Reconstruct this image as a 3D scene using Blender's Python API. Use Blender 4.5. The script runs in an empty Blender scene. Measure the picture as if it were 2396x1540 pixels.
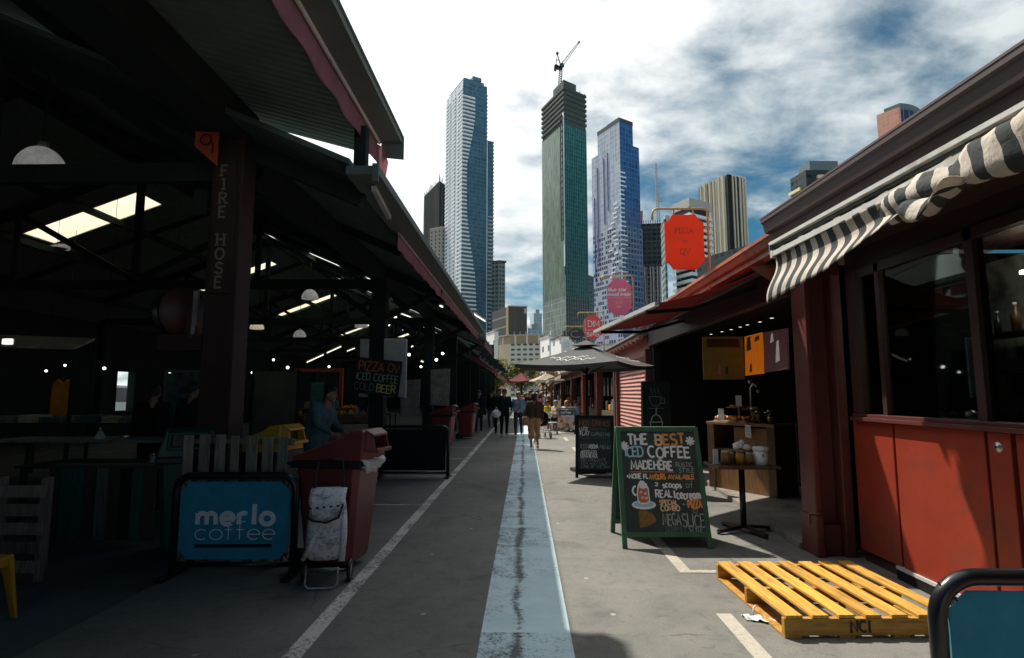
import bpy, bmesh, math, random
from math import sin, cos, pi, radians
from mathutils import Vector, Matrix
random.seed(7)
S = bpy.context.scene
COL = S.collection
V = Vector

# ------------------------------------------------------------------ camera, light, exposure
FPX, PW, PH, EYE = 1350.0, 2396.0, 1540.0, 1.6
CAM_A, CAM_PSI = 1.6821851956717493, 0.022080914475190474
cam_d = bpy.data.cameras.new('camera')
cam = bpy.data.objects.new('camera', cam_d)
COL.objects.link(cam)
cam.location = (0, 0, EYE)
cam.rotation_euler = (CAM_A, 0, CAM_PSI)
cam_d.sensor_width = 36.0
cam_d.lens = 36.0 * FPX / PW
cam_d.clip_start = 0.05
cam_d.clip_end = 8000
S.camera = cam
CR = Matrix.Rotation(CAM_PSI, 3, 'Z') @ Matrix.Rotation(CAM_A, 3, 'X')

SUN = V((-2.04, 2.4, 4.54)).normalized()
SUN_EL = math.asin(SUN.z)
SUN_AZ = math.atan2(SUN.x, SUN.y)          # clockwise from +Y
sl = bpy.data.lights.new('sun', 'SUN')
sl.energy = 5.0
sl.angle = radians(1.0)
sl.color = (1.0, 0.93, 0.83)
so = bpy.data.objects.new('sun', sl)
so.rotation_euler = SUN.to_track_quat('Z', 'Y').to_euler()
so.location = (-20, 25, 50)
COL.objects.link(so)

S.view_settings.view_transform = 'Standard'
S.view_settings.look = 'None'
S.view_settings.exposure = 0.24
S.view_settings.gamma = 1.0
S.render.engine = 'CYCLES'
S.cycles.use_denoising = True
S.cycles.max_bounces = 7
S.cycles.diffuse_bounces = 3
S.cycles.glossy_bounces = 3
S.cycles.transmission_bounces = 5
S.cycles.caustics_reflective = False
S.cycles.caustics_refractive = False


def nd(nt, t, **kw):
    n = nt.nodes.new(t)
    for k, v in kw.items():
        setattr(n, k, v)
    return n


def mth(nt, op, a, b=None, c=None, clamp=False):
    n = nt.nodes.new('ShaderNodeMath')
    n.operation = op
    n.use_clamp = clamp
    for i, x in enumerate((a, b, c)):
        if x is None:
            continue
        if isinstance(x, (int, float)):
            n.inputs[i].default_value = x
        else:
            nt.links.new(x, n.inputs[i])
    return n.outputs[0]


def mix(nt, fac, a, b, mode='MIX'):
    n = nt.nodes.new('ShaderNodeMix')
    n.data_type = 'RGBA'
    n.blend_type = mode
    for sock, x in ((n.inputs[0], fac), (n.inputs[6], a), (n.inputs[7], b)):
        if isinstance(x, (int, float)):
            sock.default_value = x
        elif isinstance(x, tuple):
            sock.default_value = (x[0], x[1], x[2], 1)
        else:
            nt.links.new(x, sock)
    return n.outputs[2]


def rng(nt, x, a, b, c=0.0, d=1.0, smooth=False):
    n = nt.nodes.new('ShaderNodeMapRange')
    n.interpolation_type = 'SMOOTHSTEP' if smooth else 'LINEAR'
    nt.links.new(x, n.inputs[0])
    for i, v in enumerate((a, b, c, d)):
        n.inputs[i + 1].default_value = v
    return n.outputs[0]


def noise(nt, vec, scale, detail=4.0, rough=0.55, dist=0.0):
    n = nt.nodes.new('ShaderNodeTexNoise')
    n.inputs['Scale'].default_value = scale
    n.inputs['Detail'].default_value = detail
    n.inputs['Roughness'].default_value = rough
    n.inputs['Distortion'].default_value = dist
    if vec is not None:
        nt.links.new(vec, n.inputs['Vector'])
    return n.outputs['Fac']


def make_world():
    w = bpy.data.worlds.new('World')
    S.world = w
    w.use_nodes = True
    nt = w.node_tree
    bg = nt.nodes['Background']
    sky = nd(nt, 'ShaderNodeTexSky', sky_type='NISHITA')
    sky.sun_disc = False
    sky.sun_elevation = SUN_EL
    sky.sun_rotation = SUN_AZ
    sky.air_density = 1.0
    sky.dust_density = 0.6
    sky.ozone_density = 2.0
    tc = nd(nt, 'ShaderNodeTexCoord')
    d = tc.outputs['Generated']
    nv = nd(nt, 'ShaderNodeVectorMath', operation='NORMALIZE')
    nt.links.new(d, nv.inputs[0])
    sep = nd(nt, 'ShaderNodeSeparateXYZ')
    nt.links.new(nv.outputs[0], sep.inputs[0])
    zz = mth(nt, 'ADD', mth(nt, 'MAXIMUM', sep.outputs[2], 0.0), 0.30)
    px = mth(nt, 'DIVIDE', sep.outputs[0], zz)
    py = mth(nt, 'DIVIDE', sep.outputs[1], zz)
    cb = nd(nt, 'ShaderNodeCombineXYZ')
    nt.links.new(px, cb.inputs[0])
    nt.links.new(mth(nt, 'MULTIPLY', py, 1.25), cb.inputs[1])
    cb.inputs[2].default_value = 3.7
    n1 = noise(nt, cb.outputs[0], 1.7, 8, 0.55, 0.2)
    n2 = noise(nt, cb.outputs[0], 4.6, 7, 0.58, 0.2)
    n = mth(nt, 'ADD', mth(nt, 'MULTIPLY', n1, 0.62), mth(nt, 'MULTIPLY', n2, 0.38))
    dt = nd(nt, 'ShaderNodeVectorMath', operation='DOT_PRODUCT')
    nt.links.new(nv.outputs[0], dt.inputs[0])
    dt.inputs[1].default_value = SUN
    dot = mth(nt, 'MAXIMUM', dt.outputs['Value'], 0.0)
    # thicker cloud around the sun and towards the horizon, breaks on the far side
    cover = mth(nt, 'ADD', n, mth(nt, 'MULTIPLY', mth(nt, 'SUBTRACT', dot, 0.63), 0.60))
    mask = rng(nt, cover, 0.34, 0.58, 0.0, 1.0, True)
    hor = rng(nt, sep.outputs[2], 0.02, 0.2, 0.35, 0.0)
    mask = mth(nt, 'MAXIMUM', mask, hor)
    mask = mth(nt, 'MULTIPLY', mask, 0.97)
    glow = mth(nt, 'POWER', dot, 5.0)
    shade = rng(nt, mth(nt, 'ADD', mth(nt, 'MULTIPLY', n2, 0.55), mth(nt, 'MULTIPLY', n1, 0.45)), 0.34, 0.66, 0.29, 0.72)
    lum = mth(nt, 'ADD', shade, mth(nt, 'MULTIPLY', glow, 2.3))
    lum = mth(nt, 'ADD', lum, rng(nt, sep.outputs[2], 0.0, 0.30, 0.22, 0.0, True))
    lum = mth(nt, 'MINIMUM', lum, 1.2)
    # unseen sky behind the camera boosted as fill light, zenith dimmed to balance it
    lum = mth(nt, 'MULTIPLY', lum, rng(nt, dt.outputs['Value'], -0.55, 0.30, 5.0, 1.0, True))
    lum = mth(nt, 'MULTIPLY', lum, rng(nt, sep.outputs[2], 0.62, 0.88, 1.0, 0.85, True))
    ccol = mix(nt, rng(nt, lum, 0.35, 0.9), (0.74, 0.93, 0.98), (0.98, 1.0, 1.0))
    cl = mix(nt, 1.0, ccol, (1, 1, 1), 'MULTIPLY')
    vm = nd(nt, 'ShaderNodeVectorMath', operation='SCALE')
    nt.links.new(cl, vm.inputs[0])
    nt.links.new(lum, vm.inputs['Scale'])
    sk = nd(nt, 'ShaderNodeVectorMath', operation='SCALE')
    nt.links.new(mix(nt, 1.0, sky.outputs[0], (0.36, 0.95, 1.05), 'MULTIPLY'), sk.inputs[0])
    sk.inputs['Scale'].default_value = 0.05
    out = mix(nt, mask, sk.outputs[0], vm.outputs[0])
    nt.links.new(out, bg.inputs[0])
    bg.inputs[1].default_value = 1.0


make_world()


# ------------------------------------------------------------------ pixel helpers (survey of the photograph)
def ray(x, y):
    return CR @ V(((x - PW / 2) / FPX, -(y - PH / 2) / FPX, -1.0))


def atY(x, y, Y):
    d = ray(x, y)
    return V((0, 0, EYE)) + d * (Y / d.y)


def atX(x, y, X):
    d = ray(x, y)
    return V((0, 0, EYE)) + d * (X / d.x)


def atZ(x, y, Z):
    d = ray(x, y)
    return V((0, 0, EYE)) + d * ((Z - EYE) / d.z)


# ------------------------------------------------------------------ materials
MATS = {}


def pbr(name, col, rough=0.6, var=0.25, scale=6.0, metal=0.0, bump=0.0, bscale=40.0, spec=0.5, dirt=None, dscale=2.5,
        coord='Object', stretch=None, orand=0.0, emit=None, estr=1.0, trans=0.0, dlo=0.52, dhi=0.68):
    m = bpy.data.materials.new(name)
    m.use_nodes = True
    nt = m.node_tree
    b = nt.nodes['Principled BSDF']
    tc = nd(nt, 'ShaderNodeTexCoord')
    vec = tc.outputs[coord]
    if stretch:
        mp = nd(nt, 'ShaderNodeMapping')
        mp.inputs['Scale'].default_value = stretch
        nt.links.new(vec, mp.inputs[0])
        vec = mp.outputs[0]
    c = col
    if var > 0:
        n = noise(nt, vec, scale, 6, 0.6)
        f = rng(nt, n, 0.3, 0.7)
        lo = tuple(x * (1 - var) for x in col)
        hi = tuple(min(1, x * (1 + var)) for x in col)
        c = mix(nt, f, lo, hi)
    if dirt:
        n3 = noise(nt, vec, dscale, 8, 0.65, 0.4)
        c = mix(nt, rng(nt, n3, dlo, dhi), c, dirt)
    if orand:
        oi = nd(nt, 'ShaderNodeObjectInfo')
        k_ = rng(nt, oi.outputs['Random'], 0.0, 1.0, 1 - orand, 1 + orand)
        vs_ = nd(nt, 'ShaderNodeVectorMath', operation='SCALE')
        if isinstance(c, tuple):
            vs_.inputs[0].default_value = c
        else:
            nt.links.new(c, vs_.inputs[0])
        nt.links.new(k_, vs_.inputs['Scale'])
        c = vs_.outputs[0]
    if isinstance(c, tuple):
        b.inputs['Base Color'].default_value = (*c, 1)
    else:
        nt.links.new(c, b.inputs['Base Color'])
    b.inputs['Roughness'].default_value = rough
    b.inputs['Metallic'].default_value = metal
    b.inputs['Specular IOR Level'].default_value = spec
    if bump > 0:
        bn = nd(nt, 'ShaderNodeBump')
        bn.inputs['Strength'].default_value = bump
        bn.inputs['Distance'].default_value = 0.01
        nt.links.new(noise(nt, vec, bscale, 6, 0.6), bn.inputs['Height'])
        nt.links.new(bn.outputs[0], b.inputs['Normal'])
    if emit:
        b.inputs['Emission Color'].default_value = (*emit, 1)
        b.inputs['Emission Strength'].default_value = estr
    if trans > 0:
        t = nd(nt, 'ShaderNodeBsdfTranslucent')
        if isinstance(c, tuple):
            t.inputs[0].default_value = (*c, 1)
        else:
            nt.links.new(c, t.inputs[0])
        ms = nd(nt, 'ShaderNodeMixShader')
        ms.inputs[0].default_value = trans
        nt.links.new(b.outputs[0], ms.inputs[1])
        nt.links.new(t.outputs[0], ms.inputs[2])
        nt.links.new(ms.outputs[0], nt.nodes['Material Output'].inputs[0])
    MATS[name] = m
    return m


def wave_paint(name, base, lines, period, axis, lo, rough=0.5, coord='Object', bump=0.5, var=0.2):
    """corrugated / slatted surface: one coordinate drives a bump and a thin darker joint"""
    m = bpy.data.materials.new(name)
    m.use_nodes = True
    nt = m.node_tree
    b = nt.nodes['Principled BSDF']
    tc = nd(nt, 'ShaderNodeTexCoord')
    sp = nd(nt, 'ShaderNodeSeparateXYZ')
    nt.links.new(tc.outputs[coord], sp.inputs[0])
    f = mth(nt, 'FRACT', mth(nt, 'DIVIDE', sp.outputs[axis], period))
    h = mth(nt, 'SINE', mth(nt, 'MULTIPLY', f, 2 * pi))
    n = noise(nt, tc.outputs[coord], 3.0, 6, 0.6)
    c = mix(nt, rng(nt, n, 0.3, 0.7), tuple(x * (1 - var) for x in base), tuple(x * (1 + var) for x in base))
    c = mix(nt, rng(nt, f, lo, lo + 0.02), lines, c)
    nt.links.new(c, b.inputs['Base Color'])
    b.inputs['Roughness'].default_value = rough
    bn = nd(nt, 'ShaderNodeBump')
    bn.inputs['Strength'].default_value = bump
    bn.inputs['Distance'].default_value = period * 0.4
    nt.links.new(h, bn.inputs['Height'])
    nt.links.new(bn.outputs[0], b.inputs['Normal'])
    MATS[name] = m
    return m


def facade(name, wall, glass, cw, ch, ww, wh, wvar=0.12, gvar=0.5, rough_w=0.6, rough_g=0.12, lit=None, litp=0.0,
           blank=0.0, blankcol=None, metal_g=0.0, u_noise=0.0, fin=None, finw=0.0):
    """window grid in metres over the UV map: cell cw x ch, window covers ww x wh of it"""
    m = bpy.data.materials.new(name)
    m.use_nodes = True
    nt = m.node_tree
    b = nt.nodes['Principled BSDF']
    tc = nd(nt, 'ShaderNodeTexCoord')
    sp = nd(nt, 'ShaderNodeSeparateXYZ')
    nt.links.new(tc.outputs['UV'], sp.inputs[0])
    u = mth(nt, 'DIVIDE', sp.outputs[0], cw)
    v = mth(nt, 'DIVIDE', sp.outputs[1], ch)
    fu, fv = mth(nt, 'FRACT', u), mth(nt, 'FRACT', v)
    mu = mth(nt, 'LESS_THAN', mth(nt, 'ABSOLUTE', mth(nt, 'SUBTRACT', fu, 0.5)), ww / 2)
    mv = mth(nt, 'LESS_THAN', mth(nt, 'ABSOLUTE', mth(nt, 'SUBTRACT', fv, 0.5)), wh / 2)
    mask = mth(nt, 'MULTIPLY', mu, mv)
    cb = nd(nt, 'ShaderNodeCombineXYZ')
    nt.links.new(mth(nt, 'FLOOR', u), cb.inputs[0])
    nt.links.new(mth(nt, 'FLOOR', v), cb.inputs[1])
    wn = nd(nt, 'ShaderNodeTexWhiteNoise', noise_dimensions='2D')
    nt.links.new(cb.outputs[0], wn.inputs[0])
    r = wn.outputs['Value']
    g = mix(nt, r, tuple(x * (1 - gvar) for x in glass), tuple(min(1, x * (1 + gvar)) for x in glass))
    if lit:
        g = mix(nt, mth(nt, 'GREATER_THAN', r, 1 - litp), g, lit)
    wl = noise(nt, tc.outputs['UV'], 0.08, 5, 0.6)
    w = mix(nt, rng(nt, wl, 0.3, 0.7), tuple(x * (1 - wvar) for x in wall), tuple(x * (1 + wvar) for x in wall))
    if u_noise > 0:
        mp = nd(nt, 'ShaderNodeMapping')
        mp.inputs['Scale'].default_value = (1.1, 0.09, 1)
        nt.links.new(tc.outputs['UV'], mp.inputs[0])
        un = noise(nt, mp.outputs[0], 1.0, 4, 0.7)
        w = mix(nt, rng(nt, un, 0.35, 0.65), tuple(x * (1 - u_noise) for x in wall), tuple(x * (1 + u_noise) for x in wall))
    if blank > 0:
        cb2 = nd(nt, 'ShaderNodeCombineXYZ')
        nt.links.new(mth(nt, 'FLOOR', u), cb2.inputs[0])
        nt.links.new(mth(nt, 'FLOOR', v), cb2.inputs[1])
        cb2.inputs[2].default_value = 5.3
        wn2 = nd(nt, 'ShaderNodeTexWhiteNoise', noise_dimensions='3D')
        nt.links.new(cb2.outputs[0], wn2.inputs[0])
        k = mth(nt, 'GREATER_THAN', wn2.outputs['Value'], 1 - blank)
        mask = mth(nt, 'MULTIPLY', mask, mth(nt, 'SUBTRACT', 1.0, k))
        if blankcol:
            w = mix(nt, k, w, blankcol)
    if fin:
        wf = nd(nt, 'ShaderNodeTexWhiteNoise', noise_dimensions='1D')
        nt.links.new(mth(nt, 'FLOOR', u), wf.inputs['W'])
        kf = mth(nt, 'MULTIPLY', mth(nt, 'LESS_THAN', fu, finw), mth(nt, 'GREATER_THAN', wf.outputs['Value'], 0.55))
        w = mix(nt, kf, w, fin)
        mask = mth(nt, 'MULTIPLY', mask, mth(nt, 'SUBTRACT', 1.0, kf))
    c = mix(nt, mask, w, g)
    nt.links.new(c, b.inputs['Base Color'])
    nt.links.new(mth(nt, 'ADD', mth(nt, 'MULTIPLY', mask, rough_g - rough_w), rough_w), b.inputs['Roughness'])
    if metal_g:
        nt.links.new(mth(nt, 'MULTIPLY', mask, metal_g), b.inputs['Metallic'])
    MATS[name] = m
    return m


def ground_mats():
    # asphalt --------------------------------------------------------------
    m = bpy.data.materials.new('asphalt')
    m.use_nodes = True
    nt = m.node_tree
    b = nt.nodes['Principled BSDF']
    tc = nd(nt, 'ShaderNodeTexCoord')
    o = tc.outputs['Object']
    n1 = noise(nt, o, 0.55, 6, 0.62, 0.3)
    n2 = noise(nt, o, 3.2, 6, 0.65)
    n3 = noise(nt, o, 160, 3, 0.7)
    c = mix(nt, rng(nt, n1, 0.32, 0.68), (0.140, 0.142, 0.128), (0.256, 0.250, 0.222))
    c = mix(nt, rng(nt, n2, 0.35, 0.75, 0.0, 0.6), c, (0.285, 0.274, 0.246))
    c = mix(nt, rng(nt, n3, 0.46, 0.60, 0.0, 0.62), c, (0.075, 0.074, 0.070))
    n4 = noise(nt, o, 48, 5, 0.75)
    c = mix(nt, rng(nt, n4, 0.55, 0.72, 0.0, 0.55), c, (0.34, 0.33, 0.30))
    n5 = noise(nt, o, 9.0, 7, 0.7, 0.5)
    c = mix(nt, rng(nt, n5, 0.52, 0.66, 0.0, 0.45), c, (0.085, 0.085, 0.078))
    # stains
    st = noise(nt, o, 1.3, 3, 0.5, 0.8)
    c = mix(nt, rng(nt, st, 0.60, 0.72, 0, 0.55), c, (0.075, 0.070, 0.062))
    # cracks and patch seams
    vo = nd(nt, 'ShaderNodeTexVoronoi', feature='DISTANCE_TO_EDGE')
    vo.inputs['Scale'].default_value = 0.42
    dv = nd(nt, 'ShaderNodeVectorMath', operation='ADD')
    nc = nd(nt, 'ShaderNodeTexNoise')
    nc.inputs['Scale'].default_value = 2.2
    nt.links.new(o, nc.inputs['Vector'])
    sc_ = nd(nt, 'ShaderNodeVectorMath', operation='SCALE')
    nt.links.new(nc.outputs['Color'], sc_.inputs[0])
    sc_.inputs['Scale'].default_value = 0.22
    nt.links.new(o, dv.inputs[0])
    nt.links.new(sc_.outputs[0], dv.inputs[1])
    nt.links.new(dv.outputs[0], vo.inputs['Vector'])
    ck = mth(nt, 'LESS_THAN', vo.outputs['Distance'], 0.0032)
    ck = mth(nt, 'MULTIPLY', ck, rng(nt, n2, 0.45, 0.6))
    c = mix(nt, mth(nt, 'MULTIPLY', ck, 0.55), c, (0.05, 0.048, 0.045))
    # pale chewing-gum spots
    vg = nd(nt, 'ShaderNodeTexVoronoi', feature='F1')
    vg.inputs['Scale'].default_value = 2.1
    nt.links.new(o, vg.inputs['Vector'])
    gm = mth(nt, 'LESS_THAN', vg.outputs['Distance'], 0.045)
    gm = mth(nt, 'MULTIPLY', gm, 0.8)
    c = mix(nt, gm, c, (0.42, 0.40, 0.36))
    nt.links.new(c, b.inputs['Base Color'])
    b.inputs['Roughness'].default_value = 0.82
    b.inputs['Specular IOR Level'].default_value = 0.3
    bn = nd(nt, 'ShaderNodeBump')
    bn.inputs['Strength'].default_value = 0.7
    bn.inputs['Distance'].default_value = 0.004
    nt.links.new(n3, bn.inputs['Height'])
    nt.links.new(bn.outputs[0], b.inputs['Normal'])
    MATS['asphalt'] = m

    def worn(name, paint, base, lo, hi, strip=False):
        m = bpy.data.materials.new(name)
        m.use_nodes = True
        nt = m.node_tree
        b = nt.nodes['Principled BSDF']
        tc = nd(nt, 'ShaderNodeTexCoord')
        o = tc.outputs['Object']
        a = noise(nt, o, 32, 8, 0.75)
        bb = noise(nt, o, 2.3, 5, 0.6)
        w = mth(nt, 'ADD', mth(nt, 'MULTIPLY', a, 0.6), mth(nt, 'MULTIPLY', bb, 0.4))
        k = rng(nt, w, lo, hi)
        p = mix(nt, rng(nt, bb, 0.3, 0.7), tuple(x * 0.8 for x in paint), paint)
        if strip:
            sp = nd(nt, 'ShaderNodeSeparateXYZ')
            nt.links.new(o, sp.inputs[0])
            seg = mth(nt, 'DIVIDE', sp.outputs[1], 1.02)
            wn = nd(nt, 'ShaderNodeTexWhiteNoise', noise_dimensions='1D')
            nt.links.new(mth(nt, 'FLOOR', seg), wn.inputs['W'])
            p = mix(nt, rng(nt, wn.outputs['Value'], 0, 1, 0.0, 0.25), p, (0.45, 0.62, 0.67))
            bias = rng(nt, wn.outputs['Value'], 0, 1, -0.035, 0.03)
            # overlap bands where two coats meet
            fs = mth(nt, 'FRACT', seg)
            band = mth(nt, 'LESS_THAN', fs, 0.13)
            bias = mth(nt, 'SUBTRACT', bias, mth(nt, 'MULTIPLY', band, 0.05))
            # a wandering dark crack left of the middle
            wv = noise(nt, o, 0.9, 4, 0.6)
            cx = mth(nt, 'ADD', mth(nt, 'MULTIPLY', mth(nt, 'SUBTRACT', wv, 0.5), 0.16), -0.055)
            dd = mth(nt, 'ABSOLUTE', mth(nt, 'SUBTRACT', sp.outputs[0], cx))
            bias = mth(nt, 'ADD', bias, rng(nt, dd, 0.0, 0.06, 0.12, 0.0))
            # more wear on the left half
            bias = mth(nt, 'ADD', bias, rng(nt, sp.outputs[0], -0.3, 0.05, 0.055, 0.0))
            fine = noise(nt, o, 70, 6, 0.8)
            mid = noise(nt, o, 6, 6, 0.7, 0.3)
            w2 = mth(nt, 'ADD', mth(nt, 'ADD', mth(nt, 'MULTIPLY', a, 0.40), mth(nt, 'MULTIPLY', fine, 0.28)), mth(nt, 'MULTIPLY', mid, 0.32))
            k = rng(nt, mth(nt, 'ADD', w2, bias), 0.525, 0.625)
        k = mth(nt, 'MINIMUM', mth(nt, 'MAXIMUM', k, 0.0), 1.0)
        nt.links.new(mix(nt, k, p, base), b.inputs['Base Color'])
        b.inputs['Roughness'].default_value = 0.75
        b.inputs['Specular IOR Level'].default_value = 0.3
        MATS[name] = m
    worn('worn_white', (0.80, 0.79, 0.74), (0.16, 0.15, 0.13), 0.47, 0.57)
    worn('worn_cream', (0.56, 0.51, 0.42), (0.24, 0.225, 0.195), 0.45, 0.68)
    worn('worn_blue', (0.72, 0.90, 0.96), (0.13, 0.145, 0.145), 0.485, 0.66, True)
    worn('faded_white', (0.86, 0.90, 0.90), (0.50, 0.64, 0.68), 0.40, 0.62)


ground_mats()
P = pbr
P('red_paint', (0.300, 0.040, 0.019), 0.42, 0.16, 2.2, bump=0.12, bscale=14, dirt=(0.19, 0.042, 0.028), dscale=2.2, dlo=0.50, dhi=0.66)
P('wine_paint', (0.120, 0.032, 0.029), 0.45, 0.22, 3.0, bump=0.08, bscale=14, dirt=(0.085, 0.022, 0.02), dscale=3)
P('rust_paint', (0.40, 0.140, 0.070), 0.5, 0.2, 3.0, dirt=(0.14, 0.04, 0.03), dscale=2)
P('fascia_paint', (0.046, 0.020, 0.017), 0.5, 0.3, 2.5, dirt=(0.028, 0.015, 0.013), dscale=1.2)
P('brown_paint', (0.070, 0.030, 0.024), 0.5, 0.25, 3.0)
P('pink_door', (0.52, 0.215, 0.170), 0.55, 0.1, 2.0)
P('black_metal', (0.012, 0.012, 0.013), 0.32, 0.2, 8, spec=0.5)
P('matte_black', (0.010, 0.010, 0.010), 0.8, 0.2, 8, spec=0.3)
P('tube_black', (0.010, 0.011, 0.012), 0.28, 0.2, 8, spec=0.6)
P('blue_vinyl', (0.040, 0.290, 0.440), 0.5, 0.18, 5, bump=0.5, bscale=4, spec=0.15)
P('yellow_wood', (0.70, 0.37, 0.055), 0.66, 0.34, 3.0, stretch=(14, 1.5, 14), bump=0.25, bscale=9, dirt=(0.36, 0.19, 0.04), dscale=1.6, orand=0.16, dlo=0.48)
P('yellow_wood_dark', (0.46, 0.245, 0.045), 0.65, 0.25, 3.0, stretch=(1.5, 14, 14), bump=0.25, bscale=9, dirt=(0.22, 0.12, 0.03), dscale=2, orand=0.12)
P('grey_wood', (0.24, 0.21, 0.155), 0.8, 0.35, 3.0, stretch=(14, 14, 1.5), bump=0.3, bscale=8, dirt=(0.09, 0.07, 0.05), dscale=2, orand=0.35)
P('shed_timber', (0.018, 0.029, 0.027), 0.85, 0.25, 3.0, spec=0.15)
P('shed_post', (0.044, 0.024, 0.020), 0.65, 0.25, 4.0, spec=0.3, dirt=(0.035, 0.018, 0.015))
wave_paint('front_soffit', (0.155, 0.195, 0.178), (0.125, 0.158, 0.145), 0.11, 1, 0.06, rough=0.8, bump=0.18)
wave_paint('shed_roof', (0.085, 0.125, 0.115), (0.052, 0.078, 0.072), 0.11, 1, 0.06, rough=0.8, bump=0.35)
P('gutter_grey', (0.10, 0.125, 0.115), 0.6, 0.2, 2)
P('white_metal', (0.55, 0.55, 0.52), 0.5, 0.12, 5, dirt=(0.35, 0.34, 0.31))
P('pale_grey', (0.42, 0.42, 0.40), 0.6, 0.15, 4, dirt=(0.25, 0.24, 0.22))
P('valance_cloth', (0.36, 0.155, 0.185), 0.85, 0.14, 4, trans=0.35)
P('skylight_sheet', (0.80, 0.77, 0.66), 0.6, 0.1, 2.0, trans=0.9)
P('skylight_clear', (0.96, 0.95, 0.92), 0.6, 0.05, 2.0, trans=0.92)
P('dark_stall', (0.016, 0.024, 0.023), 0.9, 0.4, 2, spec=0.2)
P('concrete', (0.24, 0.215, 0.18), 0.8, 0.22, 2.5, bump=0.1, bscale=30, dirt=(0.12, 0.105, 0.09), dscale=2)
P('counter_wood', (0.26, 0.135, 0.055), 0.5, 0.3, 4, stretch=(8, 8, 1.5))
P('counter_dark', (0.10, 0.052, 0.024), 0.5, 0.3, 4, stretch=(8, 8, 1.5))
P('board_green', (0.060, 0.150, 0.085), 0.6, 0.25, 6, dirt=(0.04, 0.10, 0.065))
P('board_slate', (0.048, 0.072, 0.066), 0.75, 0.3, 4, spec=0.3)
P('board_black', (0.012, 0.018, 0.018), 0.7, 0.3, 4, spec=0.3)
P('chalk_white', (0.93, 0.93, 0.91), 0.9, 0.14, 60)
P('chalk_blue', (0.45, 0.66, 0.78), 0.9, 0.14, 60)
P('chalk_orange', (0.85, 0.36, 0.09), 0.9, 0.14, 60)
P('chalk_cream', (0.86, 0.60, 0.36), 0.9, 0.14, 60)
P('chalk_grey', (0.34, 0.38, 0.36), 0.9, 0.2, 60)
P('chalk_dim', (0.14, 0.17, 0.16), 0.9, 0.2, 60)
P('chalk_rust', (0.42, 0.13, 0.05), 0.9, 0.2, 60)
P('chalk_yellow', (0.55, 0.50, 0.12), 0.9, 0.2, 60)
P('pizza_brown', (0.26, 0.14, 0.03), 0.9, 0.3, 40)
P('drink_red', (0.55, 0.17, 0.12), 0.9, 0.3, 30)
P('bin_red', (0.20, 0.036, 0.037), 0.38, 0.1, 3, dirt=(0.15, 0.025, 0.025))
P('bin_yellow', (0.62, 0.31, 0.015), 0.4, 0.1, 3)
P('bin_green', (0.010, 0.060, 0.048), 0.45, 0.15, 3)
P('bin_black', (0.012, 0.012, 0.013), 0.5, 0.1, 3)
P('plastic_white', (0.82, 0.82, 0.80), 0.35, 0.05, 6)
P('bag_white', (0.66, 0.66, 0.66), 0.35, 0.2, 20, bump=0.4, bscale=25)
P('gold_pipe', (0.62, 0.40, 0.17), 0.45, 0.15, 8, metal=0.2)
P('sign_orange', (0.90, 0.125, 0.016), 0.5, 0.06, 3, trans=0.42)
P('sign_pink', (0.74, 0.27, 0.40), 0.5, 0.06, 3, trans=0.30)
P('sign_red', (0.80, 0.15, 0.11), 0.5, 0.06, 3, trans=0.30)
P('sign_dark', (0.035, 0.04, 0.04), 0.5, 0.1, 3)
P('ink_brown', (0.24, 0.055, 0.02), 0.6, 0.1, 20)
P('ink_black', (0.012, 0.012, 0.012), 0.6, 0.1, 20)
P('letter_grey', (0.36, 0.36, 0.34), 0.6, 0.15, 30)
P('letter_silver', (0.88, 0.90, 0.90), 0.6, 0.1, 30)
P('letter_bronze', (0.20, 0.165, 0.13), 0.6, 0.2, 30)
P('umbrella_cloth', (0.085, 0.085, 0.080), 0.85, 0.12, 5, trans=0.08)
P('umbrella_wine', (0.20, 0.035, 0.035), 0.85, 0.12, 5, trans=0.25)
P('awning_red', (0.24, 0.028, 0.027), 0.8, 0.12, 5, trans=0.28)
P('awning_pink', (0.62, 0.20, 0.20), 0.8, 0.1, 5, trans=0.3)
P('awning_beige', (0.50, 0.42, 0.33), 0.8, 0.12, 5, trans=0.3)
P('tin_roof', (0.24, 0.22, 0.20), 0.55, 0.2, 4)
P('leaf_olive', (0.135, 0.140, 0.022), 0.6, 0.45, 0.9, trans=0.35)
P('leaf_autumn', (0.22, 0.125, 0.03), 0.6, 0.4, 0.9, trans=0.35)
P('bark', (0.06, 0.045, 0.032), 0.9, 0.3, 6)
P('steel', (0.42, 0.42, 0.41), 0.35, 0.1, 8, metal=0.85)
P('lamp_glass', (0.60, 0.60, 0.58), 0.22, 0.12, 5, spec=0.6, trans=0.45)
P('lamp_lit', (0.9, 0.9, 0.85), 0.5, 0.0, emit=(1.0, 0.93, 0.80), estr=1.2)
P('lamp_warm', (0.7, 0.62, 0.45), 0.5, 0.0, emit=(1.0, 0.85, 0.55), estr=0.35)
P('lamp_strip', (0.8, 0.78, 0.7), 0.5, 0.0, emit=(1.0, 0.9, 0.75), estr=32.0)
P('spot_lit', (0.9, 0.9, 0.9), 0.5, 0.0, emit=(1.0, 0.95, 0.88), estr=2.5)
P('poster_yellow', (0.075, 0.045, 0.012), 0.5, 0.8, 5.0, dirt=(0.030, 0.018, 0.008), dscale=3.5, dlo=0.44, dhi=0.60, emit=(0.30, 0.16, 0.03), estr=0.05)  # slight glow put into the printed panel, which is no lamp
P('poster_orange', (0.62, 0.17, 0.015), 0.4, 0.6, 4.0, dirt=(0.24, 0.05, 0.01), dscale=5, stretch=(1, 2.2, 0.7), emit=(0.75, 0.17, 0.01), estr=0.30)  # own emission brightens this print in the dark stall
P('wall_print', (0.16, 0.17, 0.155), 0.6, 0.8, 4.5)
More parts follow.
